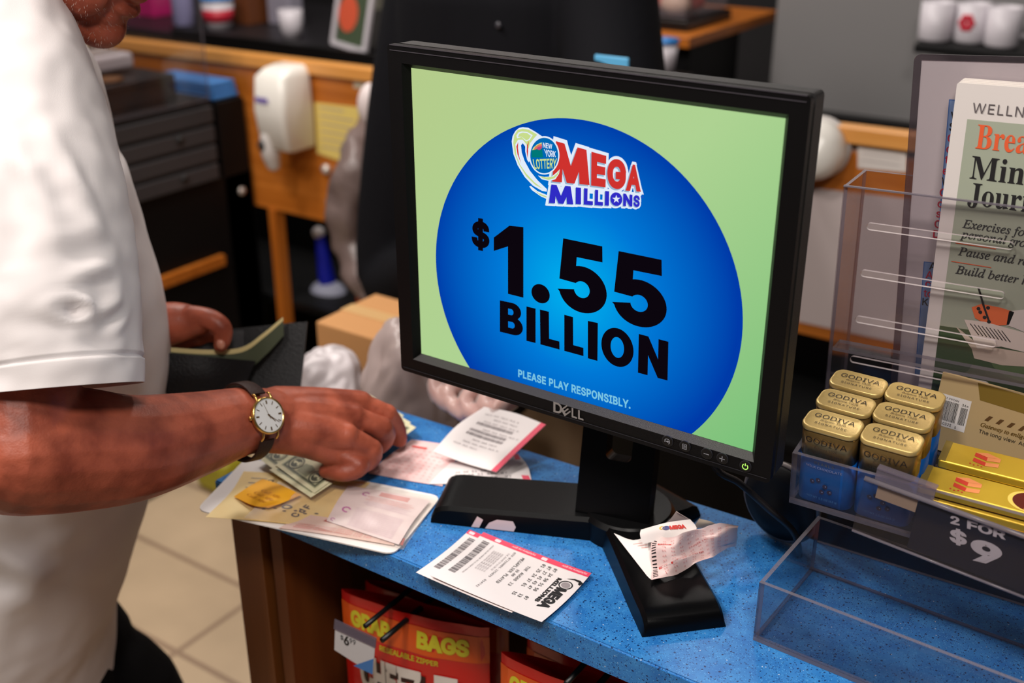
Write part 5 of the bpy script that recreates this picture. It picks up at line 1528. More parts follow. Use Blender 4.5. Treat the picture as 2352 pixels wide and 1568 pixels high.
# right hand joints, measured over the bills
J = {k: on_z(*v) for k, v in dict(W=(622, 966, 1.004), iM=(826, 927, .990), iP=(887, 953, .974), iD=(911, 985, .953), iT=(918, 1010, .9405),
    mM=(812, 958, .990), mP=(878, 984, .973), mD=(884, 1008, .956), mT=(872, 1026, .944), rM=(795, 1000, .984), rP=(853, 1034, .963), rD=(842, 1062, .950), rT=(802, 1074, .9465),
    pM=(764, 1034, .969), pP=(824, 1069, .954), pD=(790, 1086, .9485), pT=(748, 1081, .9455)).items()}
EL = on_d(48, 1040, .93); SH = on_d(-40, 60, 1.0)
axis = (J['W'] - EL).normalized()
mb = MB()
def T_(pts, rad, **k): mb.tube([tuple(p) for p in pts], rad, M_any, k.pop('n', 20), k.pop('steps', 5), rounded=True, **k)
T_([SH, SH.lerp(EL, .5), EL.lerp(SH, .12), EL], [.060, .056, .052, .051])
T_([EL, on_d(170, 1032, .965), on_d(300, 1030, 1.0), on_d(440, 999, 1.055), on_d(550, 969, 1.095), J['W']], [.052, .0535, .0480, .0405, .0335, .0320])
# back of the hand: four metacarpal ridges, wrist side flattened
pal = (J['pM'] - J['iM']).normalized()
hn = (J['mM'] - J['W']).cross(pal).normalized()
if hn.z < 0: hn = -hn
Wc = J['W']
for key, off, r0, r1 in (('iM', -.0125, .0255, .0162), ('mM', -.004, .0255, .0158), ('rM', .005, .0235, .0150), ('pM', .0135, .0210, .0140)):
    k = J[key]
    T_([Wc + pal * off * 1.1, Wc.lerp(k, .5) + pal * off * .35 + hn * .0015, k - hn * .0030], [r0, (r0 + r1) * .5 + .001, r1], n=16)
T_([Wc - pal * .004 - hn * .010, Wc.lerp(J['mM'], .55) - hn * .016, J['mM'].lerp(J['rM'], .5) - hn * .014], [.019, .020, .014], n=16)
for f, rr in (('i', (.0122, .0112, .0100, .0082)), ('m', (.0125, .0114, .0100, .0084)), ('r', (.0122, .0110, .0097, .0082)), ('p', (.0112, .0100, .0090, .0076))):
    T_([J[f + 'M'] - hn * .001, J[f + 'P'], J[f + 'D'], J[f + 'T']], list(rr), n=16, steps=6)
    mb.ball(J[f + 'M'] + hn * .0012, .0128 if f != 'p' else .0112, M_any, 14)
    mb.ball(J[f + 'P'], rr[1] + .0012, M_any, 14)
# thumb, gripping from the far side
tb = Wc.lerp(J['iM'], .28) - pal * .020 - hn * .012
t2 = Wc.lerp(J['iM'], .80) - pal * .020 - hn * .028
t3 = J['iT'] - pal * .004 + V((-.022, -.016, .006)); t4 = J['iT'] + V((-.010, -.006, .002))
T_([tb, t2, t3, t4], [.0185, .0142, .0115, .0088], n=16)
mb.ball(Wc.lerp(J['iM'], .45) - pal * .014 - hn * .012, (.024, .024, .020), M_any, 16)
# tendons and veins over the back of the hand
for key in ('iM', 'mM', 'rM'):
    a_, b_ = Wc.lerp(J[key], .35) + hn * .0175, J[key] + hn * .0100
    T_([a_, a_.lerp(b_, .5) + hn * .0012, b_], [.0022, .0028, .0030], n=8)
# wrist bone
mb.ball(J['W'] + pal * .024 + hn * .006 - axis * .012, .0125, M_any, 14)

# torso core under the shirt, neck and head
core = []
for py, cx, a_, b_ in contour:
    P = mid(cx, py); c = P - E1 * a_
    core.append((c, a_ - .014, b_ - .020))
core = [k for k in core if k[0].z < on_d(0, 90, 1.15).z + .02]
rings = []
for c, a_, b_ in core:
    big = fit_ring([c + E1 * ((a_ + .014) * math.cos(t * math.pi / 16)) + E2 * ((b_ + .02) * math.sin(t * math.pi / 16)) for t in range(32)], px_of(c + E1 * (a_ + .014)))
    cc_ = sum(big, V((0, 0, 0))) / 32; rings.append([cc_ + (p - cc_) * .90 for p in big])
mb.rings(rings, M_any)
fu = (E1 * .55 + UZ * .835).normalized(); ff = (E1 * .835 - UZ * .55).normalized()
chin = mid(232, 68); HC = chin - ff * .075 + fu * .108
HM = Matrix(((ff.x, E2.x, fu.x, HC.x), (ff.y, E2.y, fu.y, HC.y), (ff.z, E2.z, fu.z, HC.z), (0, 0, 0, 1)))
def hb(c, r): mb.ball(c, r, M_any, 20, HM)
hb((-.012, 0, .040), (.100, .078, .088)); hb((.030, 0, -.020), (.064, .066, .085)); hb((.040, 0, -.078), (.046, .052, .036)); hb((.071, 0, -.104), (.025, .028, .022)); hb((.052, 0, -.108), (.030, .034, .020))
hb((.086, 0, -.0605), (.0135, .024, .0080)); hb((.0835, 0, -.0765), (.0150, .024, .0095)); hb((.072, 0, -.088), (.020, .030, .016)); hb((.066, 0, -.066), (.022, .036, .030))
hb((.082, 0, .022), (.014, .050, .012))
for s in (-1, 1):
    hb((.050, s * .040, -.025), (.032, .026, .028)); hb((-.012, s * .078, -.012), (.020, .008, .032)); hb((.066, s * .032, .006), (.012, .014, .008)); hb((.092, s * .013, -.040), (.012, .008, .009))
    hb((.060, s * .038, -.070), (.018, .012, .026))
mb.tube([tuple(HM @ V((.088, 0, .016))), tuple(HM @ V((.104, 0, -.012))), tuple(HM @ V((.108, 0, -.034)))], [.008, .011, .0135], M_any, 14, 4, rounded=True)
nb0 = mid(40, 60) - E1 * .02
mb.tube([tuple(HM @ V((-.020, 0, -.020))), tuple(HM @ V((-.012, 0, -.075))), tuple(nb0), tuple(nb0 - UZ * .10)], [.066, .062, .064, .070], M_any, 22, 4, rounded=True)
# left arm, on his far side, hand in the wallet
SL = core[0][0] + E2 * .165 - UZ * .02; EL2 = mid(60, 960, .19) - E1 * .06; WL = on_d(352, 752, 1.27)
T_([SL, SL.lerp(EL2, .5), EL2], [.058, .052, .048]); T_([EL2, EL2.lerp(WL, .45), WL], [.048, .044, .031])
T_([WL, on_d(410, 742, 1.265), on_d(452, 738, 1.26)], [.027, .024, .017]); T_([WL, on_d(415, 760, 1.29), on_d(455, 765, 1.295)], [.024, .022, .015])
T_([on_d(440, 726, 1.255), on_d(482, 733, 1.25), on_d(509, 752, 1.25), on_d(512, 776, 1.255), on_d(507, 792, 1.258)], [.0125, .0118, .0112, .0100, .0082])
for k, (x, y, dd) in enumerate(((470, 790, 1.30), (455, 820, 1.305), (440, 845, 1.31))):
    T_([on_d(450, 758 + 6 * k, 1.30), on_d(x + 40, y, dd + .005), on_d(x + 55, y + 22, dd + .01)], [.0120, .0105, .0085])
body = skin_union(mb, .0021, M_skin, 'body', None, 3, .45)
seat(body, man)
# finger nails that show
M_nail = mat('finger_nail', (206, 140, 118), 0.3)
mb = MB(); c = on_d(507, 790, 1.2485); mb.ball(c, (.0055, .0045, .0065), M_nail, 12); seat(mb.build('finger_nail'), man)
# grey stubble on the chin (short hairs)
mb = MB(); rnd = random.Random(11); M_hair = mat('grey_stubble', (170, 150, 140), 0.6)
from mathutils.bvhtree import BVHTree
bmx = bmesh.new(); bmx.from_mesh(body.data); tree = BVHTree.FromBMesh(bmx); bmx.free()
for k in range(420):
    th = rnd.uniform(-1.2, 1.2); z = rnd.uniform(-.135, -.075)
    src = HM @ V((.20 * math.cos(th), .20 * math.sin(th) - .0, z - .03)); tgt = HM @ V((.03, 0, z + .02))
    hit = tree.ray_cast(src, (tgt - src).normalized())
    if hit[0] is None: continue
    p, n_ = hit[0], hit[1]
    d = (n_ + V((rnd.uniform(-.6, .6), rnd.uniform(-.6, .6), -.6 + rnd.uniform(-.4, .2)))).normalized() * rnd.uniform(.0015, .0035)
    s = n_.cross(d); s = s.normalized() * .00012 if s.length > 0 else V((.0001, 0, 0))
    q = n_ * .00012
    mb.add([p - s, p + s, p + d + s * .5, p + d - s * .5, p - s + q, p + s + q], [(0, 1, 2, 3)], M_hair)
st = mb.build('stubble'); st['kind'] = 'stuff'; seat(st, man)
# hair on the back of the head, out of frame above
mb = MB(); 
mb.ball((-.030, 0, .052), (.090, .080, .084), mat('grey_hair', (96, 88, 82), 0.7, bump=(200, .8)), 24, HM); seat(mb.build('hair'), man)

# T-shirt: body tube and right sleeve, folds pressed into the cloth
M_shirt = mat('white_cotton', (224, 217, 216), 0.85, bump=(1100, 0.06), sheen=0.1)
def ridge(p, a, b, wd):
    """soft crease running from a to b: -1 in the valley, + on its shoulder"""
    ab = b - a; t = max(0, min(1, (p - a).dot(ab) / ab.length_squared)); q = a + ab * t; d = (p - q).length / wd
    e = math.sin(math.pi * min(1, max(0, t * .9 + .05))) ** .5
    return e * (-math.exp(-d * d * 2.2) + .75 * math.exp(-(d - 1.3) ** 2 * 3.0))
mbs = MB()
NR, NC = 150, 160
cc = cr([(py, cx, a_, b_ - .018) for py, cx, a_, b_ in contour], 12)
side_f = lambda px, py, off=-.19: mid(px, py, off)
folds = [(side_f(165, 95, -.12), side_f(330, 640, -.16), .016, .010), (side_f(215, 180, -.10), side_f(300, 500, -.12), .012, .007),
         (side_f(20, 1370, -.19), side_f(200, 1395, -.19), .022, .014), (side_f(60, 1440, -.19), side_f(260, 1440, -.17), .018, .013), (side_f(30, 1400, -.19), side_f(45, 1568, -.19), .012, .007),
         (side_f(170, 1400, -.19), side_f(190, 1568, -.19), .016, .009), (side_f(190, 1505, -.19), side_f(235, 1480, -.19), .010, .008), (side_f(0, 1340, -.19), side_f(150, 1380, -.19), .020, .010), (side_f(30, 1180, -.19), side_f(20, 1240, -.19), .012, .006), (side_f(240, 1330, -.18), side_f(300, 1240, -.14), .018, .008), (side_f(330, 700, -.10), side_f(370, 850, -.08), .014, .006), (side_f(345, 790, -.10), side_f(355, 880, -.10), .012, .008)]
rings = []
for py, cx, a_, b_ in cc:
    P = mid(cx, py); c = P - E1 * a_
    ring = []
    for t in range(NC):
        an = 2 * math.pi * t / NC
        ca, sa = math.cos(an), math.sin(an)
        x = math.copysign(abs(ca) ** .9, ca); y = math.copysign(abs(sa) ** .85, sa)
        p = c + E1 * (a_ * x) + E2 * (b_ * y)
        n_ = (E1 * (ca / a_) + E2 * (sa / b_)).normalized()
        w = .0028 * noise.noise(p * 13) + .0016 * noise.noise(p * 34 + V((3, 1, 7)))
        if sa < .35:
            for fa, fb, wd, am in folds: w += am * .62 * ridge(p, fa, fb, wd)
        w *= 0.35 + 0.65 * min(1.0, abs(an - 0 if an < math.pi else an - 2 * math.pi) / .55)
        ring.append(p + n_ * w)
    rings.append(fit_ring(ring, cx))
# only the rings below the neckline
mbs.rings(rings[8:], M_shirt, True, cap=False)
inner_r = [[p - (p - sum(r, V((0, 0, 0))) / len(r)).normalized() * .0012 for p in r] for r in (rings[-1],)]
mbs.rings([rings[-1], inner_r[0], [p + UZ * .02 for p in inner_r[0]]], M_shirt, True, cap=False)
# sleeve
sl = [(on_d(-110, -60, 1.03), .066), (on_d(-40, 60, 1.0), .072), (on_d(8, 200, .985), .0770), (on_d(46, 360, .968), .0790), (on_d(78, 520, .955), .0790), (on_d(106, 680, .947), .0765), (on_d(124, 800, .943), .0715), (on_d(131, 858, .9415), .0700), (on_d(134, 894, .941), .0695)]
ss = cr([tuple(p) + (r,) for p, r in sl], 14)
sf = lambda px, py, d=.885: on_d(px, py, d)
sfolds = [(sf(40, 300), sf(165, 420), .014, .007), (sf(60, 250), sf(200, 560), .016, .007), (sf(110, 420), sf(250, 500, .90), .012, .006), (sf(70, 700), sf(290, 640, .91), .010, .005), (sf(80, 708), sf(215, 710), .007, .0055), (sf(170, 715), sf(215, 708), .006, .006), (sf(240, 745, .9), sf(300, 705, .92), .008, .006), (sf(225, 690, .9), sf(290, 680, .91), .008, .005), (sf(0, 640), sf(60, 720), .016, .008), (sf(0, 660), sf(50, 800), .012, .006), (sf(120, 600), sf(280, 560, .91), .012, .005), (sf(60, 820), sf(250, 780, .9), .012, .004), (sf(20, 380), sf(60, 640), .018, .006)]
SR = []
for i, q in enumerate(ss):
    c = V(q[:3]); r = q[3]
    t_ = (V(ss[min(i + 1, len(ss) - 1)][:3]) - V(ss[max(i - 1, 0)][:3])).normalized()
    h = E1 - t_ * E1.dot(t_); h.normalize(); g_ = t_.cross(h).normalized()
    ring = []
    for k in range(110):
        an = 2 * math.pi * k / 110
        n_ = h * math.cos(an) + g_ * math.sin(an)
        p = c + n_ * r
        w = .0026 * noise.noise(p * 19 + V((9, 2, 4))) + .0014 * noise.noise(p * 52)
        for fa, fb, wd, am in sfolds: w += am * .60 * ridge(p, fa, fb, wd)
        dz = (len(ss) - 1 - i)
        if dz == 19 or dz == 20: w -= .0016       # hem stitching
        ring.append(p + n_ * w)
    SR.append(ring)
# hem tilts: lower on the near side
for i in range(len(SR) - 1, len(SR) - 40, -1):
    pass
last = SR[-1]
cen = sum(last, V((0, 0, 0))) / len(last)
inn = [p + (cen - p).normalized() * .0014 for p in last]; inn2 = [p + (cen - p).normalized() * .014 - (V(ss[-1][:3]) - V(ss[-4][:3])).normalized() * .03 for p in inn]
mbs.rings(SR + [inn, inn2], M_shirt, True, cap=False)
seat(mbs.build('shirt'), man)

# trousers, the far leg set forward; shoes
M_trous = mat('black_trousers', (7, 6, 7), 0.9, bump=(300, .3), spec=0.15)
mb = MB()
wc = core[-1][0]
for sg, fwd in ((-1, -.06), (1, .065)):
    hip = wc + E2 * (.095 * sg) + UZ * .05
    knee = V((hip.x, hip.y, 0)) + E1 * (.05 + fwd * .8) + UZ * .46; ank = V((hip.x, hip.y, 0)) + E1 * (-.02 + fwd * 1.25) + UZ * .09
    mb.tube([hip + UZ * .04, hip.lerp(knee, .4), knee, knee.lerp(ank, .5), ank], [.112, .108, .085, .076, .070], M_any, 24, 6, rounded=True)
mb.tube([wc + UZ * .16, wc + UZ * .06, wc - UZ * .02], [.12, .13, .11], M_any, 24, 4, rounded=True)
seat(skin_union(mb, .008, M_trous, 'trousers', None, 2), man)
for sg, fwd in ((-1, -.06), (1, .065)):
    ank = V((wc.x, wc.y, 0)) + E2 * (.095 * sg) + E1 * (-.02 + fwd * 1.25)
    mb = MB(); mb.tube([ank - E1 * .05 + UZ * .045, ank + E1 * .04 + UZ * .05, ank + E1 * .15 + UZ * .032, ank + E1 * .19 + UZ * .026], [.043, .046, .036, .024], mat('dark_shoe', (24, 20, 18), .5), 16, 4, rounded=True)
    seat(mb.build('shoe'), man)

# wristwatch
bmx = bmesh.new(); bmx.from_mesh(body.data); tree = BVHTree.FromBMesh(bmx); bmx.free()
axis = (J['W'] - on_d(440, 999, 1.055)).normalized()
ns = []
for dx, dy in ((0, 0), (0, 14), (0, -14), (10, 0), (-10, 0)):
    h_ = tree.ray_cast(CAM, ray(608 + dx, 956 + dy).normalized()); ns.append(h_[1])
    if (dx, dy) == (0, 0): WP = h_[0]
wn = sum(ns, V((0, 0, 0))); wn = (wn - axis * wn.dot(axis)).normalized()
vt = (CAM - WP).normalized(); wn = (wn - vt * .05).normalized()
wx = (axis - wn * axis.dot(wn)).normalized(); wy = wn.cross(wx).normalized()
DC = WP + wn * .0062
WS = .93
WM = Matrix(((wx.x, wy.x, wn.x, DC.x), (wx.y, wy.y, wn.y, DC.y), (wx.z, wy.z, wn.z, DC.z), (0, 0, 0, 1))) @ Matrix.Scale(WS, 4)
ww = thing('wristwatch', 'gold wristwatch with white dial and dark brown strap on the customer wrist', 'watch', DC)
M_gcase = mat('watch_gold', (214, 170, 96), 0.2, metal=0.95); M_dial = mat('watch_dial', (226, 224, 220), 0.5); M_strap = mat('brown_leather', (40, 19, 13), 0.55, bump=(500, .3), spec=0.25); M_mark = mat('watch_marks', (120, 84, 40), 0.3, metal=0.6)
mb = MB(); mb.lathe([(.0165, -.0055), (.0190, -.0040), (.0195, -.0005), (.0188, .0014), (.0176, .0016), (.0172, .0004)], M_gcase, 48, WM); seat(mb.build('case'), ww)
mb = MB(); mb.poly([circle(0, 0, .0174, 48)], M_dial, .0006, 0, WM)
dial = seat(mb.build('dial'), ww)
mb = MB()
for k in range(12):
    a_ = math.radians(30 * k); w_ = .00085 if k % 3 == 0 else .00045
    d_ = V((math.cos(a_), math.sin(a_))); s_2 = V((-d_.y, d_.x)) * w_
    mb.poly([[tuple(d_ * .0118 - s_2), tuple(d_ * .0156 - s_2), tuple(d_ * .0156 + s_2), tuple(d_ * .0118 + s_2)]], M_mark, .0009, 0, WM)
hm = mb.build('hour_marks', dial)
def hand(nm, deg, L, w_, tail=.002):
    mb = MB(); a_ = math.radians(deg); d_ = V((math.cos(a_), math.sin(a_))); s_2 = V((-d_.y, d_.x)) * w_
    mb.poly([[tuple(-d_ * tail - s_2), tuple(d_ * L - s_2 * .5), tuple(d_ * L + s_2 * .5), tuple(-d_ * tail + s_2)]], M_mark, .0013, .0002, WM); o = mb.build(nm, dial)
for a_ in (0,): pass
hand('hour_hand', -48, .0095, .00055); hand('minute_hand', -38, .0140, .00045); hand('second_hand', 108, .0145, .00018, .004)
mb = MB(); mb.poly([circle(0, 0, .0011, 16)], M_mark, .0016, .0004, WM); mb.build('hub', dial)
for o in dial.children: o.matrix_parent_inverse = (Matrix.Translation(DC).inverted())
for o in dial.children: o.matrix_parent_inverse = Matrix.Identity(4)
mb = MB(); mb.lathe([(.0019, 0), (.0021, .0008), (.0021, .0024), (.0016, .0030)], M_gcase, 16, WM @ Matrix.Translation((-.0195, 0, -.0015)) @ Matrix.Rotation(-math.pi / 2, 4, 'Y')); seat(mb.build('crown'), ww)
for sx in (-1, 1):
    for sy in (-1, 1):
        mb = MB(); mb.tube([tuple(WM @ V((sx * .0088, sy * .0160, -.0015))), tuple(WM @ V((sx * .0090, sy * .0215, -.0035))), tuple(WM @ V((sx * .0090, sy * .0240, -.0070)))], [.0014, .0013, .0010], M_gcase, 10, 3, rounded=True); seat(mb.build('lug'), ww)
# strap ring follows the wrist; starts and ends at the lugs
mb = MB()
RX, RY = .0400, .0396
def strap_pt(an, w_, o):
    y = math.sin(an) * (RX + o); z = math.cos(an) * (RY + o) - RY - .0030
    return WM @ V((w_, y, z))
N_ = 60; a0_, a1_ = math.radians(36), math.radians(324)
rg = []
for k in range(N_ + 1):
    an = a0_ + (a1_ - a0_) * k / N_
    hw = .0088 - .0018 * math.sin(math.pi * k / N_)
    rg.append([strap_pt(an, -hw, -.0004), strap_pt(an, hw, -.0004), strap_pt(an, hw, .0016), strap_pt(an, hw * .8, .0022), strap_pt(an, -hw * .8, .0022), strap_pt(an, -hw, .0016)])
mb.rings(rg, M_strap, False); seat(smooth_by_angle(mb.build('strap'), 50), ww)

# wallet with a banknote
M_leath = mat('black_leather', (9, 8, 11), 0.5, bump=(400, .4), spec=0.3)
wal = thing('wallet', 'open black leather wallet in the customer left hand', 'wallet', on_d(560, 860, 1.29))
mb = MB(); f = patch([[on_d(360, 915, 1.30), on_d(520, 905, 1.305), on_d(690, 892, 1.31)], [on_d(360, 845, 1.305), on_d(530, 832, 1.315), on_d(698, 820, 1.315)], [on_d(372, 774, 1.31), on_d(540, 754, 1.32), on_d(706, 738, 1.32)]]); mb.sheet(f, 16, 12, M_leath, .0024); seat(mb.build('rear_leaf'), wal)
mb = MB(); f = patch([[on_d(340, 905, 1.25), on_d(470, 900, 1.255), on_d(562, 893, 1.275)], [on_d(340, 860, 1.245), on_d(470, 862, 1.25), on_d(574, 860, 1.28)], [on_d(340, 806, 1.245), on_d(470, 818, 1.25), on_d(588, 829, 1.285)]]); mb.sheet(f, 16, 12, M_leath, .0022); seat(mb.build('front_leaf'), wal)
mb = MB(); f = patch([[on_d(430, 850, 1.285), on_d(500, 852, 1.288), on_d(560, 852, 1.29)], [on_d(400, 790, 1.29), on_d(480, 780, 1.293), on_d(560, 775, 1.296)], [on_d(400, 772, 1.29), on_d(480, 764, 1.294), on_d(560, 758, 1.298)]]); mb.sheet(f, 12, 10, mat('wallet_lining', (30, 30, 34), .6, bump=(600, .6)), .0018); seat(mb.build('card_pocket'), wal)
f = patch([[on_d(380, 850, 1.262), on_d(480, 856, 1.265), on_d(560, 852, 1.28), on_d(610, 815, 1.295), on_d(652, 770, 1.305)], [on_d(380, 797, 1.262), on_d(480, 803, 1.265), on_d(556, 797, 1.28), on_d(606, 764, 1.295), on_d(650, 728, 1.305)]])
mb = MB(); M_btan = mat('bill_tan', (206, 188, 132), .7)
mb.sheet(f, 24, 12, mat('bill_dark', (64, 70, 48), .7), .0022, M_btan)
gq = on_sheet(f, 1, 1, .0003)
for k in range(24): mb.poly([[(k / 24, .80), ((k + 1) / 24, .80), ((k + 1) / 24, 1), (k / 24, 1)]], M_btan, 0, 0, None, gq)  # tan band painted along the top for the bill's lit edge
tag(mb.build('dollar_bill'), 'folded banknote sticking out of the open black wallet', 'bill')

# ------------------------------------------------------------------ the clerk behind the monitor
M_navy = mat('navy_uniform', (9, 9, 14), 0.85, bump=(250, .3), spec=0.15); M_khaki = mat('khaki_trousers', (128, 104, 78), 0.85, bump=(250, .3)); M_skin2 = skin_mat('pale_skin', (214, 158, 138), (198, 134, 116))
clk = thing('person', 'shop clerk in dark navy uniform and clear glove behind the monitor', 'person', (-.58, .84, 0))
CB = V((-.615, .83, 0))
g1 = (on_y(1175, 838, .27), on_y(1130, 868, .21))
chains = [[(1062, 850, .200), (1008, 868, .176), (1004, 903, .160), (1030, 930, .150)], [(1090, 866, .190), (1036, 896, .166), (1038, 928, .151), (1064, 952, .141)], [(1120, 880, .180), (1074, 916, .156), (1080, 944, .143), (1104, 956, .136)], [(1150, 890, .174), (1118, 920, .152), (1122, 940, .141), (1138, 946, .136)]]
def clerk_hand(mb, grow):
    W2 = g1[0]
    for ch in chains:
        P = [on_y(*q) for q in ch]
        mb.tube([tuple(W2), tuple(W2.lerp(P[0], .6)), tuple(P[0])], [.024 + grow, .016 + grow, .0115 + grow], M_any, 14, 4, rounded=True)
        mb.tube([tuple(q) for q in P], [.0112 + grow, .0104 + grow, .0094 + grow, .0082 + grow], M_any, 14, 5, rounded=True)
    mb.tube([tuple(W2), tuple(on_y(1165, 885, .19)), tuple(on_y(1168, 918, .160)), tuple(on_y(1142, 940, .139))], [.020 + grow, .015 + grow, .012 + grow, .009 + grow], M_any, 14, 5, rounded=True)
EL_l = V((-.26, .60, 1.02)); SH_l = CB + V((.165, -.02, 1.36)); SH_r = CB + V((-.155, 0, 1.34))
EL_r = on_y(905, 625, .76); WR_r = V((-.50, .56, .92))
mb = MB()
clerk_hand(mb, 0)
mb.tube([tuple(SH_l), tuple(EL_l), tuple(EL_l.lerp(g1[0], .5)), tuple(g1[0])], [.055, .048, .042, .030], M_any, 18, 5, rounded=True)
mb.tube([tuple(SH_r), tuple(SH_r.lerp(EL_r, .5)), tuple(EL_r), tuple(EL_r.lerp(WR_r, .5)), tuple(WR_r)], [.055, .050, .046, .040, .029], M_any, 18, 5, rounded=True)
for k in range(4):
    b0 = WR_r + V((.06, -.045 + .0, -.02)) + V((.012 * k - .02, .012 * k, -.006 * k)); mb.tube([tuple(WR_r), tuple(b0), tuple(b0 + V((.035, -.022, -.022))), tuple(b0 + V((.045, -.028, -.045)))], [.02, .0125, .0105, .008], M_any, 12, 4, rounded=True)
mb.tube([tuple(WR_r), tuple(WR_r + V((.035, -.015, .018))), tuple(WR_r + V((.07, -.03, .012)))], [.018, .013, .009], M_any, 12, 4, rounded=True)
for z0, z1 in ((.86, 1.44),):
    mb.tube([tuple(CB + V((0, 0, .86))), tuple(CB + V((0, 0, 1.1))), tuple(CB + V((0, 0, 1.33))), tuple(CB + V((0, 0, 1.42)))], [.12, .12, .105, .06], M_any, 22, 5, rounded=True)
HC2 = CB + V((-.02, -.05, 1.62))
mb.tube([tuple(CB + V((0, 0, 1.38))), tuple(HC2 + V((0, .02, -.06)))], [.062, .055], M_any, 18, 4, rounded=True)
for c, r in (((0, .01, .03), (.078, .098, .095)), ((0, -.03, -.03), (.064, .062, .085)), ((0, -.045, -.085), (.05, .044, .034)), ((0, -.075, -.105), (.022, .02, .018)), ((0, -.095, -.058), (.024, .013, .014)), ((0, -.104, -.028), (.014, .016, .013)), ((0, -.090, .0), (.009, .012, .03)), ((.078, .01, -.01), (.008, .018, .03)), ((-.078, .01, -.01), (.008, .018, .03)), ((.033, -.078, .008), (.014, .010, .008)), ((-.033, -.078, .008), (.014, .010, .008))):
    mb.ball(HC2 + V(c), r, M_any, 18)
seat(skin_union(mb, .003, M_skin2, 'body', None, 1), clk)
mb = MB(); mb.ball(HC2 + V((0, .03, .05)), (.083, .092, .085), mat('dark_hair', (28, 22, 20), .7, bump=(200, .8)), 20); seat(mb.build('hair'), clk)
# uniform shirt: body and two sleeves
mb = MB()
rings = []
for z, a_, b_ in ((.80, .21, .160), (.92, .205, .158), (1.05, .205, .155), (1.18, .212, .158), (1.30, .215, .155), (1.38, .195, .13), (1.43, .12, .09), (1.455, .075, .07)):
    c = CB + V((0, 0, z)); ring = []
    for t in range(40):
        an = 2 * math.pi * t / 40
        p = c + V((a_ * math.copysign(abs(math.cos(an)) ** .85, math.cos(an)), b_ * math.copysign(abs(math.sin(an)) ** .85, math.sin(an)), 0)); ring.append(p + V((math.cos(an), math.sin(an), 0)) * .008 * noise.noise(p * 9))
    rings.append(ring)
mb.rings(rings, M_any)
mb.tube([tuple(SH_l), tuple(SH_l.lerp(EL_l, .5)), tuple(EL_l), tuple(EL_l.lerp(g1[0], .5))], [.082, .074, .066, .058], M_any, 20, 5, rounded=True)
mb.tube([tuple(SH_r), tuple(SH_r.lerp(EL_r, .5) + V((-.015, 0, 0))), tuple(EL_r), tuple(EL_r.lerp(WR_r, .45))], [.085, .078, .070, .058], M_any, 20, 5, rounded=True)
sh = skin_union(mb, .008, M_navy, 'uniform_shirt', None, 2); seat(sh, clk)
for z in (1.36, 1.27, 1.18, 1.09):
    mb = MB(); mb.ball(CB + V((.07, -.156, z)), (.0055, .003, .0055), mat('shirt_button', (54, 52, 58), .4), 10); seat(mb.build('button'), clk)
for k, (dx, m_) in enumerate(((.155, mat('badge_blue', (90, 170, 214), .5)),)):
    p = on_y(1405, 142, .652); mb = MB(); mb.box(p, (.055, .005, .016), m_, .002); seat(mb.build('name_badge'), clk)
mb = MB()
for sg in (-1, 1):
    hip = CB + V((.095 * sg, 0, .88)); mb.tube([tuple(hip), tuple(hip + V((0, -.02, -.42))), tuple(hip + V((0, 0, -.80)))], [.118, .088, .074], M_any, 22, 6, rounded=True)
mb.tube([tuple(CB + V((0, 0, .98))), tuple(CB + V((0, 0, .86)))], [.16, .15], M_any, 24, 4, rounded=True)
seat(skin_union(mb, .009, M_khaki, 'trousers', None, 2), clk)
for sg in (-1, 1):
    b0 = CB + V((.095 * sg, 0, 0)); mb = MB(); mb.tube([tuple(b0 + V((0, .05, .045))), tuple(b0 + V((0, -.05, .05))), tuple(b0 + V((0, -.15, .032))), tuple(b0 + V((0, -.19, .027)))], [.043, .046, .037, .025], mat('dark_shoe', (24, 20, 18), .5), 14, 4, rounded=True); seat(mb.build('shoe'), clk)
mb = MB(); clerk_hand(mb, .0016)
gl = skin_union(mb, .0022, clear_mat('glove_film', (246, 240, 240), rough=.22, haze=.30, hazecol=(236, 226, 224)), 'glove', None, 1)
for q in gl.data.vertices: q.co += V((noise.noise(q.co * 90), noise.noise(q.co * 90 + V((5, 5, 5))), noise.noise(q.co * 90 + V((9, 1, 3))))) * .0016
seat(gl, clk)
# ------------------------------------------------------------------ behind the counter
svc = thing('service_cabinet', 'orange wood service cabinet with light rail and dark cubbies behind the clerk', 'cabinet', (-.7, 1.24, 0))
def part_box(name, root, c, s, m, bev=0.0):
    mb = MB(); mb.box(c, s, m, bev); return seat(mb.build(name), root)
mb = MB(); mb.bar((-2.35, 1.205, 1.020), (.65, 1.205, 1.062), .034, .030, M_rail, .003); seat(mb.build('top_rail'), svc)
part_box('panel', svc, (-.85, 1.213, .837), (3.0, .022, .364), M_orange)
part_box('post', svc, (-1.618, 1.213, .328), (.026, .03, .655), M_orange_v)
part_box('post', svc, (-1.345, 1.225, .328), (.022, .03, .655), wood_mat('red_wood_upright', (128, 52, 18), (150, 66, 24), 2))
part_box('post', svc, (.62, 1.213, .328), (.026, .03, .655), M_orange_v)
part_box('rear_board', svc, (-.85, 1.56, .50), (3.0, .02, 1.0), M_black)
part_box('cubby_floor', svc, (-.85, 1.39, .385), (3.0, .32, .02), M_black)
part_box('kickboard', svc, (-.3, 1.25, .19), (2.0, .02, .37), M_black)

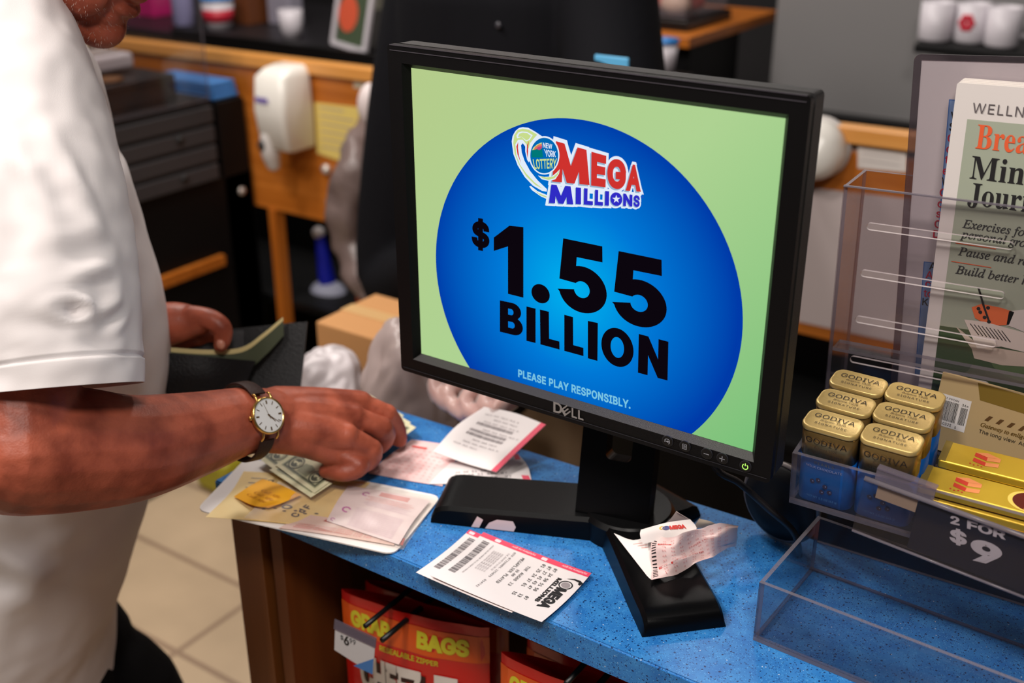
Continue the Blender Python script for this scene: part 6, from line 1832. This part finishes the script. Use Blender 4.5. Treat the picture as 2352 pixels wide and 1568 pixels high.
# soap dispenser
tl_, br_ = on_y(597, 158, 1.16), on_y(716, 345, 1.16)
dc = V(((tl_.x + br_.x) / 2 + .010, 1.2, 0)); zt, zb_ = on_y(655, 168, 1.13).z + .012, on_y(655, 345, 1.13).z
sd = thing('soap_dispenser', 'white wall soap dispenser on the orange wood panel beside yellow paper', 'soap dispenser', (dc.x, 1.2, zb_))
M_disp = mat('dispenser_white', (226, 222, 214), 0.25); M_dgry = mat('dispenser_grey', (196, 190, 186), .35)
mb = MB(); rings = []
for z, w, d, r in ((zb_, .046, .040, .010), (zb_ + .008, .054, .050, .014), ((zt + zb_) / 2, .057, .056, .016), (zt - .022, .055, .052, .018), (zt - .006, .047, .040, .018), (zt, .036, .028, .014)):
    w *= .88; rings.append([V((dc.x + x, 1.2 - d + y, z)) for x, y in rrect(-w, -d, w, d, r, 5)])
mb.rings(rings, M_disp); seat(mb.build('body'), sd)
mb = MB(); mb.tube([(dc.x - .024, 1.115, zb_ + .030), (dc.x - .024, 1.112, zb_ - .005), (dc.x - .024, 1.118, zb_ - .036)], [.024, .023, .017], M_dgry, 18, 4, rounded=True); seat(mb.build('push_spout'), sd)
mb = MB(); mb.ball((dc.x - .030, 1.090, zb_ + .014), (.012, .006, .014), mat('dark_grey_plastic', (52, 50, 50), .4), 14); seat(mb.build('spout_window'), sd)
mb = MB(); mb.poly([rrect(-.020, -.006, .020, .006, .002)], mat('violet_mark', (112, 92, 170), .5), 0, .0006, Matrix(((1, 0, 0, dc.x - .012), (0, 0, -1, 1.0855), (0, 1, 0, zb_ + .125), (0, 0, 0, 1)))); seat(mb.build('brand_mark'), sd)

def pinned(name, label, cat, q, m, y, deco=None, th=.0012):
    P = [on_y(px, py, y) for px, py in q]
    L = [(p.x, p.z) for p in P][::-1]
    mb = MB(); pm = Matrix(((1, 0, 0, 0), (0, 0, -1, y), (0, 1, 0, 0), (0, 0, 0, 1)))
    mb.poly([L], m, 0, th, pm)
    if deco:
        x0 = min(p[0] for p in L); x1 = max(p[0] for p in L); z0 = min(p[1] for p in L); z1 = max(p[1] for p in L)
        for k in range(deco):
            zz = z1 - (z1 - z0) * (.12 + .8 * k / deco); mb.poly([[(x0 + (x1 - x0) * .12, zz), (x1 - (x1 - x0) * (.15 + .2 * (k % 3 == 0)), zz), (x1 - (x1 - x0) * (.15 + .2 * (k % 3 == 0)), zz + (z1 - z0) * .022), (x0 + (x1 - x0) * .12, zz + (z1 - z0) * .022)]], M_grey, .0003, 0, pm)
    return tag(mb.build(name), label, cat)
pinned('yellow_sheet', 'yellow paper sheet pinned right of the soap dispenser', 'paper', [(722, 235), (828, 247), (805, 378), (728, 352)], mat('yellow_paper', (214, 190, 104), .7), 1.200, 6)
pinned('small_label', 'small pale label on the wood panel under the rail near the clerk arm', 'label', [(812, 172), (868, 180), (868, 208), (812, 202)], mat('pale_label', (190, 176, 152), .7), 1.200)
pinned('small_label', 'white printed label under the rail right of the monitor', 'label', [(1970, 334), (2082, 344), (2082, 396), (1970, 386)], mat('label_white', (214, 206, 200), .7), 1.200, 3)
pinned('notice_sheet', 'large white notice sheet hanging on the cabinet right of the monitor', 'paper', [(1838, 428), (2092, 458), (2084, 792), (1832, 738)], mat('notice_white', (198, 184, 182), .7), 1.199)
for k, (px, py) in enumerate(((745, 390), (755, 466))):
    p = on_y(px, py, 1.19); mb = MB(); mb.lathe([(.012, 0), (.013, .006), (.010, .012), (0, .014)], mat('knob_chrome', (200, 190, 182), .3, metal=.5), 18, Matrix.Translation((p.x, 1.201, p.z)) @ Matrix.Rotation(math.pi / 2, 4, 'X'))
    seat(mb.build('knob'), svc)
p = on_y(1862, 350, 1.15)
t = thing('wall_dispenser', 'round white dispenser on the wood panel partly hidden by the monitor', 'dispenser', (p.x, 1.2, p.z))
mb = MB(); mb.lathe([(.052, 0), (.054, .03), (.050, .05), (.036, .066), (0, .072)], M_disp, 32, Matrix.Translation((p.x, 1.2, p.z)) @ Matrix.Rotation(math.pi / 2, 4, 'X')); seat(mb.build('cover'), t)
mb = MB(); mb.lathe([(.056, -.001), (.056, .008), (.052, .009)], M_dgry, 32, Matrix.Translation((p.x, 1.2, p.z)) @ Matrix.Rotation(math.pi / 2, 4, 'X')); seat(mb.build('mount_ring'), t)

# brush / spray with blue handle in the cubby
p0 = on_y(735, 545, 1.34); p1 = on_y(752, 650, 1.34)
t = thing('dish_brush', 'blue handled brush with pale head in the dark cubby', 'brush', (p1.x, 1.34, .396))
mb = MB(); mb.tube([tuple(p0), tuple(p0.lerp(p1, .5)), tuple(p1)], [.013, .019, .024], mat('brush_blue', (18, 28, 150), .35), 14, 4, rounded=True); seat(mb.build('handle'), t)
mb = MB(); mb.ball(p0 + V((-.004, 0, .012)), .017, mat('brush_white', (206, 200, 200), .5), 14); seat(mb.build('tip'), t)
mb = MB(); mb.ball(p1 + V((.002, 0, -.034)), (.058, .045, .042), mat('brush_pale', (150, 152, 170), .6, bump=(120, .8)), 20); seat(mb.build('head'), t)

# black cabinet along the left with the cash register drawers
XF = -1.66
ret = thing('side_cabinet', 'black side cabinet with orange wood shelf edge left of the cubbies', 'cabinet', (-1.95, .7, 0))
part_box('carcass', ret, (-2.02, .72, .378), (.70, .94, .755), M_black, .002)
part_box('rear_tower', ret, (-2.0, 1.142, .47), (.66, .090, .94), M_black, .002)
mb = MB(); mb.bar((XF - .003, .20, .552), (XF - .003, 1.06, .552), .018, .026, M_orange); seat(mb.build('shelf_edge'), ret)
p = on_x(570, 433, XF); mb = MB(); mb.lathe([(.010, 0), (.010, .006), (0, .008)], mat('lock_chrome', (190, 180, 172), .3, metal=.6), 14, Matrix.Translation((XF, 1.14, p.z)) @ Matrix.Rotation(math.pi / 2, 4, 'Y')); seat(mb.build('lock'), ret)
M_char = mat('charcoal_case', (54, 52, 54), .5, bump=(500, .3)); M_charl = mat('charcoal_dark', (24, 24, 26), .5)
reg = thing('cash_drawer', 'charcoal stacked cash drawers on the black side cabinet', 'cash drawer', (-1.92, .8, .756))
part_box('case', reg, (-1.92, .80, .8575), (.50, .56, .201), M_charl, .004)
for k in range(4):
    z = .7775 + k * .0465
    f_ = part_box('drawer', reg, (XF - .004, .80, z + .002), (.014, .548, .038), M_char, .003)
    if k in (0, 2):
        mb = MB(); mb.lathe([(.010, 0), (.009, .004), (0, .005)], mat('lock_dark', (10, 10, 10), .4), 14, Matrix.Translation((XF + .003, .965, z + .008)) @ Matrix.Rotation(math.pi / 2, 4, 'Y')); l_ = mb.build('lock'); l_.parent = f_; l_.matrix_parent_inverse = f_.matrix_parent_inverse.inverted() if False else Matrix.Identity(4)
        l_.matrix_parent_inverse = Matrix.Identity(4)
prt = thing('label_printer', 'dark receipt printer with paper rolls on top of the cash drawers', 'printer', (-1.92, .82, .958))
part_box('body', prt, (-1.90, .80, .985), (.38, .44, .054), mat('printer_dark', (34, 31, 32), .5, bump=(160, .8)), .008)
part_box('keyboard', prt, (-1.80, .86, 1.016), (.20, .30, .012), mat('keyboard_dark', (26, 25, 28), .5, bump=(90, 1.0)), .003)
mb = MB(); mb.lathe([(.028, 0), (.032, .006), (.020, .008), (0, .008)], mat('amber_ring', (120, 78, 36), .5), 24, Matrix.Translation((-1.745, .86, 1.023))); seat(mb.build('ring'), prt)
part_box('paper_slot', prt, (XF - .008, .735, .968), (.02, .10, .018), mat('slot_white', (196, 192, 204), .5), .004)
c = on_x(270, 150, -1.86)
part_box('tray', prt, (-1.92, .80, 1.060), (.22, .30, .028), mat('printer_tray', (150, 142, 138), .5), .004)
for k, (y, w, m_) in enumerate(((.72, .20, mat('cream_paper', (206, 184, 150), .6)),)):
    part_box('paper_stack', prt, (-1.95, .80, 1.094), (.16, .28, .024), m_, .003)
part_box('white_cover', prt, (-1.86, .90, 1.050), (.14, .14, .036), mat('cover_white', (190, 184, 186), .5), .008)
tp = thing('blue_tray', 'folded blue cloth pile on the tall black cabinet beside the drawers', 'cloth', (-1.78, 1.142, .94))
for k in range(3): part_box('folded_cloth', tp, (-1.79 - .004 * k, 1.142, .948 + k * .014), (.22, .080, .013), mat('cloth_blue', (58, 118, 184), .7), .005)
# clear screen standing on the register side
scn = thing('clear_screen', 'clear acrylic screen standing on the cash drawers in front of the printer', 'screen', (-1.66, .64, .959))
q0 = on_x(478, 100, -1.60)
mb = MB(); panel(mb, (-1.650, .64, 1.38), (.006, .84, .842), None, 0); seat(mb.build('pane'), scn)

# stock on the shelves beyond the rail
shf = thing('rear_counter', 'dark rear counter beyond the wood rail carrying drinks and cups', 'counter', (-1.6, 1.9, 0))
part_box('worktop', shf, (-2.6, 1.95, .965), (1.80, .75, .03), mat('dark_counter', (26, 24, 27), .4), .003)
part_box('carcass', shf, (-2.6, 2.0, .475), (1.70, .62, .95), M_black)
def at18(px, py, y=1.75): return on_y(px, py, y)
def bottle(label, px, pyb, y, r, h, m, mcap, name='bottle', cat='bottle'):
    p = on_y(px, pyb, y); z0 = .981
    t = thing(name, label, cat, (p.x, y, z0), 0)
    mb = MB(); mb.lathe([(r * .9, 0), (r, .006), (r, h * .62), (r * .8, h * .74), (r * .36, h * .86), (r * .36, h * .93)], m, 20); mb.build('body', t)
    mb = MB(); mb.lathe([(r * .42, h * .92), (r * .42, h), (0, h)], mcap, 16); mb.build('cap', t)
    return t
def tub(label, px, pyb, y, r, h, m, band, name='cup', cat='cup', lid=None):
    p = on_y(px, pyb, y); z0 = .981
    t = thing(name, label, cat, (p.x, y, z0), 0)
    mb = MB(); mb.lathe([(r * .8, 0), (r * .9, h * .4), (r, h), (r * .94, h)], m, 22); mb.build('body', t)
    if band:
        mb = MB(); mb.lathe([(r * .87, h * .25), (r * .965, h * .7), (r * .96, h * .7), (r * .86, h * .25)], band, 22); mb.build('band', t)
    if lid:
        mb = MB(); mb.lathe([(r * 1.05, h), (r * 1.05, h + .012), (r * .7, h + .016), (0, h + .016)], lid, 22); mb.build('lid', t)
    return t
M_sky = mat('pack_sky', (44, 120, 190), .4); M_wh = mat('pack_white', (206, 200, 206), .4); M_rd = mat('pack_red', (196, 40, 60), .4); M_pk = mat('pack_pink', (196, 20, 110), .4); M_dk = mat('pack_dark', (24, 18, 26), .5); M_lv = mat('pack_lavender', (150, 150, 190), .3)
bottle('pale lavender bottle at the left on the rear counter', 425, 60, 1.70, .035, .21, M_lv, M_wh)
tub('white tub with red band on the rear counter, blue lid', 505, 70, 1.72, .050, .085, M_wh, M_rd, 'tub', 'tub', M_sky)
tub('white mug on the rear counter left of the picture', 672, 105, 1.72, .036, .08, M_wh, None, 'mug', 'mug')
mb = MB(); p = on_y(345, 30, 1.80); mb.box((p.x, 1.80, 1.03), (.16, .10, .10), M_pk, .006); t_ = mb.build('gift_box'); tag(t_, 'magenta box on the rear counter behind the man chin', 'box')
mb = MB(); p = on_y(575, 60, 1.86); mb.box((p.x, 1.86, 1.09), (.10, .10, .22), mat('brown_pack', (104, 56, 26), .5), .004); tag(mb.build('carton'), 'tall brown carton behind the white tub on the rear counter', 'carton')
mb = MB(); p = on_y(655, 20, 1.90); mb.box((p.x, 1.90, 1.06), (.10, .06, .16), mat('grey_pack', (150, 146, 160), .5), .006); tag(mb.build('carton'), 'grey carton behind the white mug on the rear counter', 'carton')
# framed picture leaning there
p = on_y(795, 20, 1.66)
fr_ = thing('picture', 'white framed orange picture leaning on the rear counter', 'picture', (p.x, 1.66, .981), 0, None, rot=(math.radians(-8), math.radians(8), 0))
mb = MB(); fm = Matrix(((1, 0, 0, 0), (0, 0, -1, 0), (0, 1, 0, 0), (0, 0, 0, 1)))
mb.poly([rrect(-.065, 0, .065, .20, .008), rrect(-.052, .014, .052, .186, .004)], M_wh, .006, .012, fm); mb.build('frame', fr_)
mb = MB(); mb.poly([rrect(-.052, .014, .052, .186, .004)], mat('picture_green', (70, 84, 62), .5), 0, .002, fm); mb.poly([circle(-.018, .095, .034, 24, .050)], mat('picture_orange', (214, 90, 60), .5), .0006, 0, fm); mb.build('image', fr_)
# grey metal pole at the left of the clerk
mb = MB(); mb.box((on_y(866, 60, 2.5).x, 2.5, 1.4), (.05, .05, 2.8), mat('grey_pole', (128, 124, 112), .4)); tag(mb.build('pole'), 'grey upright pole just left of the clerk shoulder', 'pole')

# cardboard box and white bags at the clerk's work shelf
wsh = thing('work_shelf', 'dark low shelf behind the worktop holding the box and bags', 'shelf', (-.50, .36, 0))
mb = MB(); mb.poly([[(-.50, .155), (-.44, .155), (-.44, .60), (-.86, .60), (-.80, .50), (-.66, .30)]], M_black, .70, .02); seat(mb.build('top'), wsh)
part_box('carcass', wsh, (-.46, .38, .34), (.05, .40, .68), M_black)
q0 = on_y(725, 738, .46); q1 = on_y(738, 825, .46); q2 = on_y(925, 787, .46); 
zt_ = q0.z; bx = thing('cardboard_box', 'closed tan cardboard box between the wallet and the monitor', 'box', (q0.x, .46, .701))
M_card = mat('cardboard', (196, 142, 88), .75, bump=(60, .2))
part_box('carton', bx, (q0.x + .125, .535, (zt_ + .701) / 2), (.25, .15, zt_ - .701), M_card, .003)
mb = MB(); mb.box((q0.x + .125, .535, zt_ + .0006), (.25, .03, .0008), mat('packing_tape', (206, 166, 112), .35)); seat(mb.build('tape'), bx)
M_plas = clear_mat('white_plastic_bag', (225, 215, 214), rough=.25, haze=.62, hazecol=(222, 212, 210))
def bag(label, c, r, seed, m):
    bm = bmesh.new(); bmesh.ops.create_icosphere(bm, subdivisions=5, radius=1)
    for q in bm.verts:
        n_ = q.co.copy(); k = 1 + .26 * noise.noise(n_ * 1.3 + V((seed, 0, 0))) + .12 * abs(noise.noise(n_ * 2.6 + V((0, seed, 0))))
        q.co = V((n_.x * r[0] * k, n_.y * r[1] * k, max(-.9, n_.z * k) * r[2]))
    mb = MB(); mb.bm(bm, m, True, Matrix.Translation(c)); return tag(mb.build('plastic_bag'), label, 'plastic bag', 'crumpled white plastic bags')
c1_ = on_y(752, 872, .27); c2_ = on_y(935, 885, .25)
bag('small crumpled white plastic bag just above the wrist', V((c1_.x, .27, c1_.z - .010)), (.050, .055, .060), 2.3, mat('bag_white_film', (216, 208, 210), .4))
bag('large translucent plastic bag left of the monitor lower corner', V((c2_.x + .01, .25, c2_.z - .01)), (.060, .06, .095), 6.1, mat('bag_grey_film', (176, 158, 154), .35))
# grey mesh bag hanging beside the clerk's arm
pts = [on_y(850, 215, 1.185), on_y(848, 262, 1.10), on_y(815, 360, .92), on_y(800, 470, .90), on_y(806, 560, .90), on_y(850, 650, .88), on_y(872, 690, .87)]
mb = MB(); mb.tube([tuple(p) for p in pts], [.010, .016, .034, .044, .040, .038, .016], mat('grey_crinkled_film', (108, 92, 88), .35, bump=(60, 1.0)), 22, 6, rounded=True)
for i, q in enumerate(mb.v): mb.v[i] = q + V((noise.noise(q * 24), noise.noise(q * 24 + V((7, 7, 7))), 0)) * .014
tag(mb.build('garment_bag'), 'grey crinkled plastic bag hanging between dispenser and clerk arm', 'plastic bag')
p = on_y(852, 230, .95); mb = MB(); mb.ball(V((p.x, .95, p.z - .01)), (.026, .03, .045), mat('white_cap', (206, 192, 190), .5), 16); tag(mb.build('paper_towel'), 'white crumpled paper towel above the grey hanging bag', 'paper towel')

# right side: display table with wooden rim, grey cabinet, mugs
k0 = on_y(1582, 112, 1.8); zt_ = on_y(1582, 86, 1.8).z
tb_ = thing('display_table', 'dark display table with orange wood rim behind the clerk', 'table', (k0.x - .4, 2.0, 0))
part_box('wood_rim', tb_, (k0.x - .38, 2.08, (zt_ + k0.z) / 2), (.76, .56, zt_ - k0.z), M_orange, .003)
part_box('carcass', tb_, (k0.x - .38, 2.0, k0.z / 2), (.72, .30, k0.z - .002), M_black)
part_box('black_tray', tb_, (k0.x - .38, 2.0, zt_ + .014), (.68, .27, .026), mat('tray_black', (14, 13, 14), .3), .004)
cs = thing('pastry_case', 'clear pastry case with yellow and red sweets on the display table', 'case', (k0.x - .45, 2.0, zt_ + .03))
mb = MB(); mb.box((k0.x - .38, 2.0, zt_ + .12), (.66, .25, .18), clear_mat('case_clear', (240, 236, 236), rough=.1, haze=.12), .004); seat(mb.build('cover'), cs)
rnd = random.Random(5)
for k in range(14):
    mb = MB(); mb.ball((k0.x - .66 + (k % 7) * .094 + rnd.uniform(-.01, .01), 1.93 + .07 * (k // 7), zt_ + .058), (.042, .030, .028), mat('sweet_red', (190, 70, 60), .4) if k % 3 else mat('sweet_white', (216, 190, 170), .5), 14); tag(mb.build('pastry'), 'red and white pastry in the lower layer of the clear case', 'pastry', 'pastries in the case')
for k in range(6):
    mb = MB(); mb.box((k0.x - .66 + k * .112, 1.94, zt_ + .125), (.10, .08, .05), mat('sweet_yellow', (230, 180, 60), .3), .010); tag(mb.build('pastry_box'), 'yellow wrapped pastry box in the upper layer of the case', 'pastry', 'yellow boxes in the case')
# packets on the ledge below the rim
ld = part_box('ledge', tb_, (k0.x - .33, 1.775, k0.z - .20), (.46, .14, .02), mat('ledge_dark', (46, 42, 44), .5))
for k, (px, py, m_, lb) in enumerate(((1640, 165, mat('pack_blue', (26, 40, 150), .4), 'deep blue snack packet on the ledge under the wood rim, leftmost'), (1680, 172, M_rd, 'red snack packet between the blue packets on the ledge'), (1715, 150, mat('pack_blue_light', (70, 90, 180), .4), 'lighter blue snack packet beside the red packet on the ledge'), (1742, 145, mat('pack_cream', (206, 176, 150), .4), 'cream snack packet at the right end of the ledge'))):
    p = on_y(px, py, 1.75); mb = MB(); mb.box((p.x, 1.75 + .02 * (k % 2), k0.z - .19 + .032), (.045, .06, .060), m_, .008); tag(mb.build('snack_packet'), lb, 'packet', 'packets on the table ledge')
p = on_y(1523, 168, 1.68); mb = MB()
pl = thing('paper_cup', 'white paper cup with blue lid right of the clerk', 'cup', (p.x, 1.68, p.z))
mb.lathe([(.026, 0), (.032, .07)], M_wh, 20); mb.build('body', pl); mb = MB(); mb.lathe([(.034, .07), (.034, .08), (0, .082)], M_sky, 20); mb.build('lid', pl)
cst = thing('cup_stand', 'dark stand under the white paper cup beside the clerk', 'stand', (p.x, 1.68, 0)); mb = MB(); mb.box((0, 0, p.z / 2 - .001), (.12, .10, p.z - .003), M_black); mb.build('column', cst)
gx0 = on_y(1768, 200, 2.2).x
gc = thing('grey_cabinet', 'grey brushed metal cabinet front behind the wood rail at right', 'cabinet', (gx0 + 1.1, 2.5, 0))
part_box('front', gc, (gx0 + .9, 2.45, 1.2), (1.8, .5, 2.4), mat('grey_metal', (136, 134, 134), .42, metal=.25))
part_box('plinth', gc, (gx0 + .9, 2.19, .43), (1.8, .03, .86), M_black)
ms = on_y(2230, 105, 2.02)
shl = thing('mug_shelf', 'black shelf holding white mugs in front of the grey cabinet', 'shelf', (ms.x, 2.1, ms.z))
part_box('board', shl, (ms.x + .10, 2.09, ms.z - .012), (.44, .20, .022), M_black, .003)
part_box('bracket', shl, (ms.x + .28, 2.13, ms.z + .13), (.06, .10, .28), mat('bracket_navy', (24, 26, 44), .5))
for k, (px, lb) in enumerate(((2145, 'leftmost white mug on the black shelf'), (2222, 'white mug with red flower in the middle of the black shelf'), (2300, 'right white mug on the black shelf by the navy bracket'))):
    p = on_y(px, 95, 2.05)
    t = thing('mug', lb, 'mug', (p.x, 2.05 + .02 * (k % 2), ms.z), 0, 'white mugs on the black shelf')
    mb = MB(); mb.lathe([(.034, 0), (.038, .006), (.039, .088), (.036, .088), (.035, .012), (0, .010)], M_wh, 24); mb.build('cup', t)
    mb = MB(); mb.tube([(.036, .01, .075), (.056, .03, .068), (.058, .03, .035), (.036, .01, .022)], .0055, M_wh, 10, 5); mb.build('handle', t)
    if k == 1:
        mb = MB()
        for q in range(6): a_ = q * math.pi / 3; mb.ball((-.004 + .010 * math.cos(a_), -.0385, .048 + .012 * math.sin(a_)), (.009, .002, .009), M_rd, 10)
        mb.build('flower_print', t)
# small yellow-green bag low by the counter's end
p = on_z(515, 1078, .05); mb = MB(); mb.box((p.x, p.y, .05), (.12, .10, .10), mat('lime_pack', (150, 140, 30), .5), .02); tag(mb.build('floor_packet'), 'yellow green packet on the floor behind the counter end', 'packet')
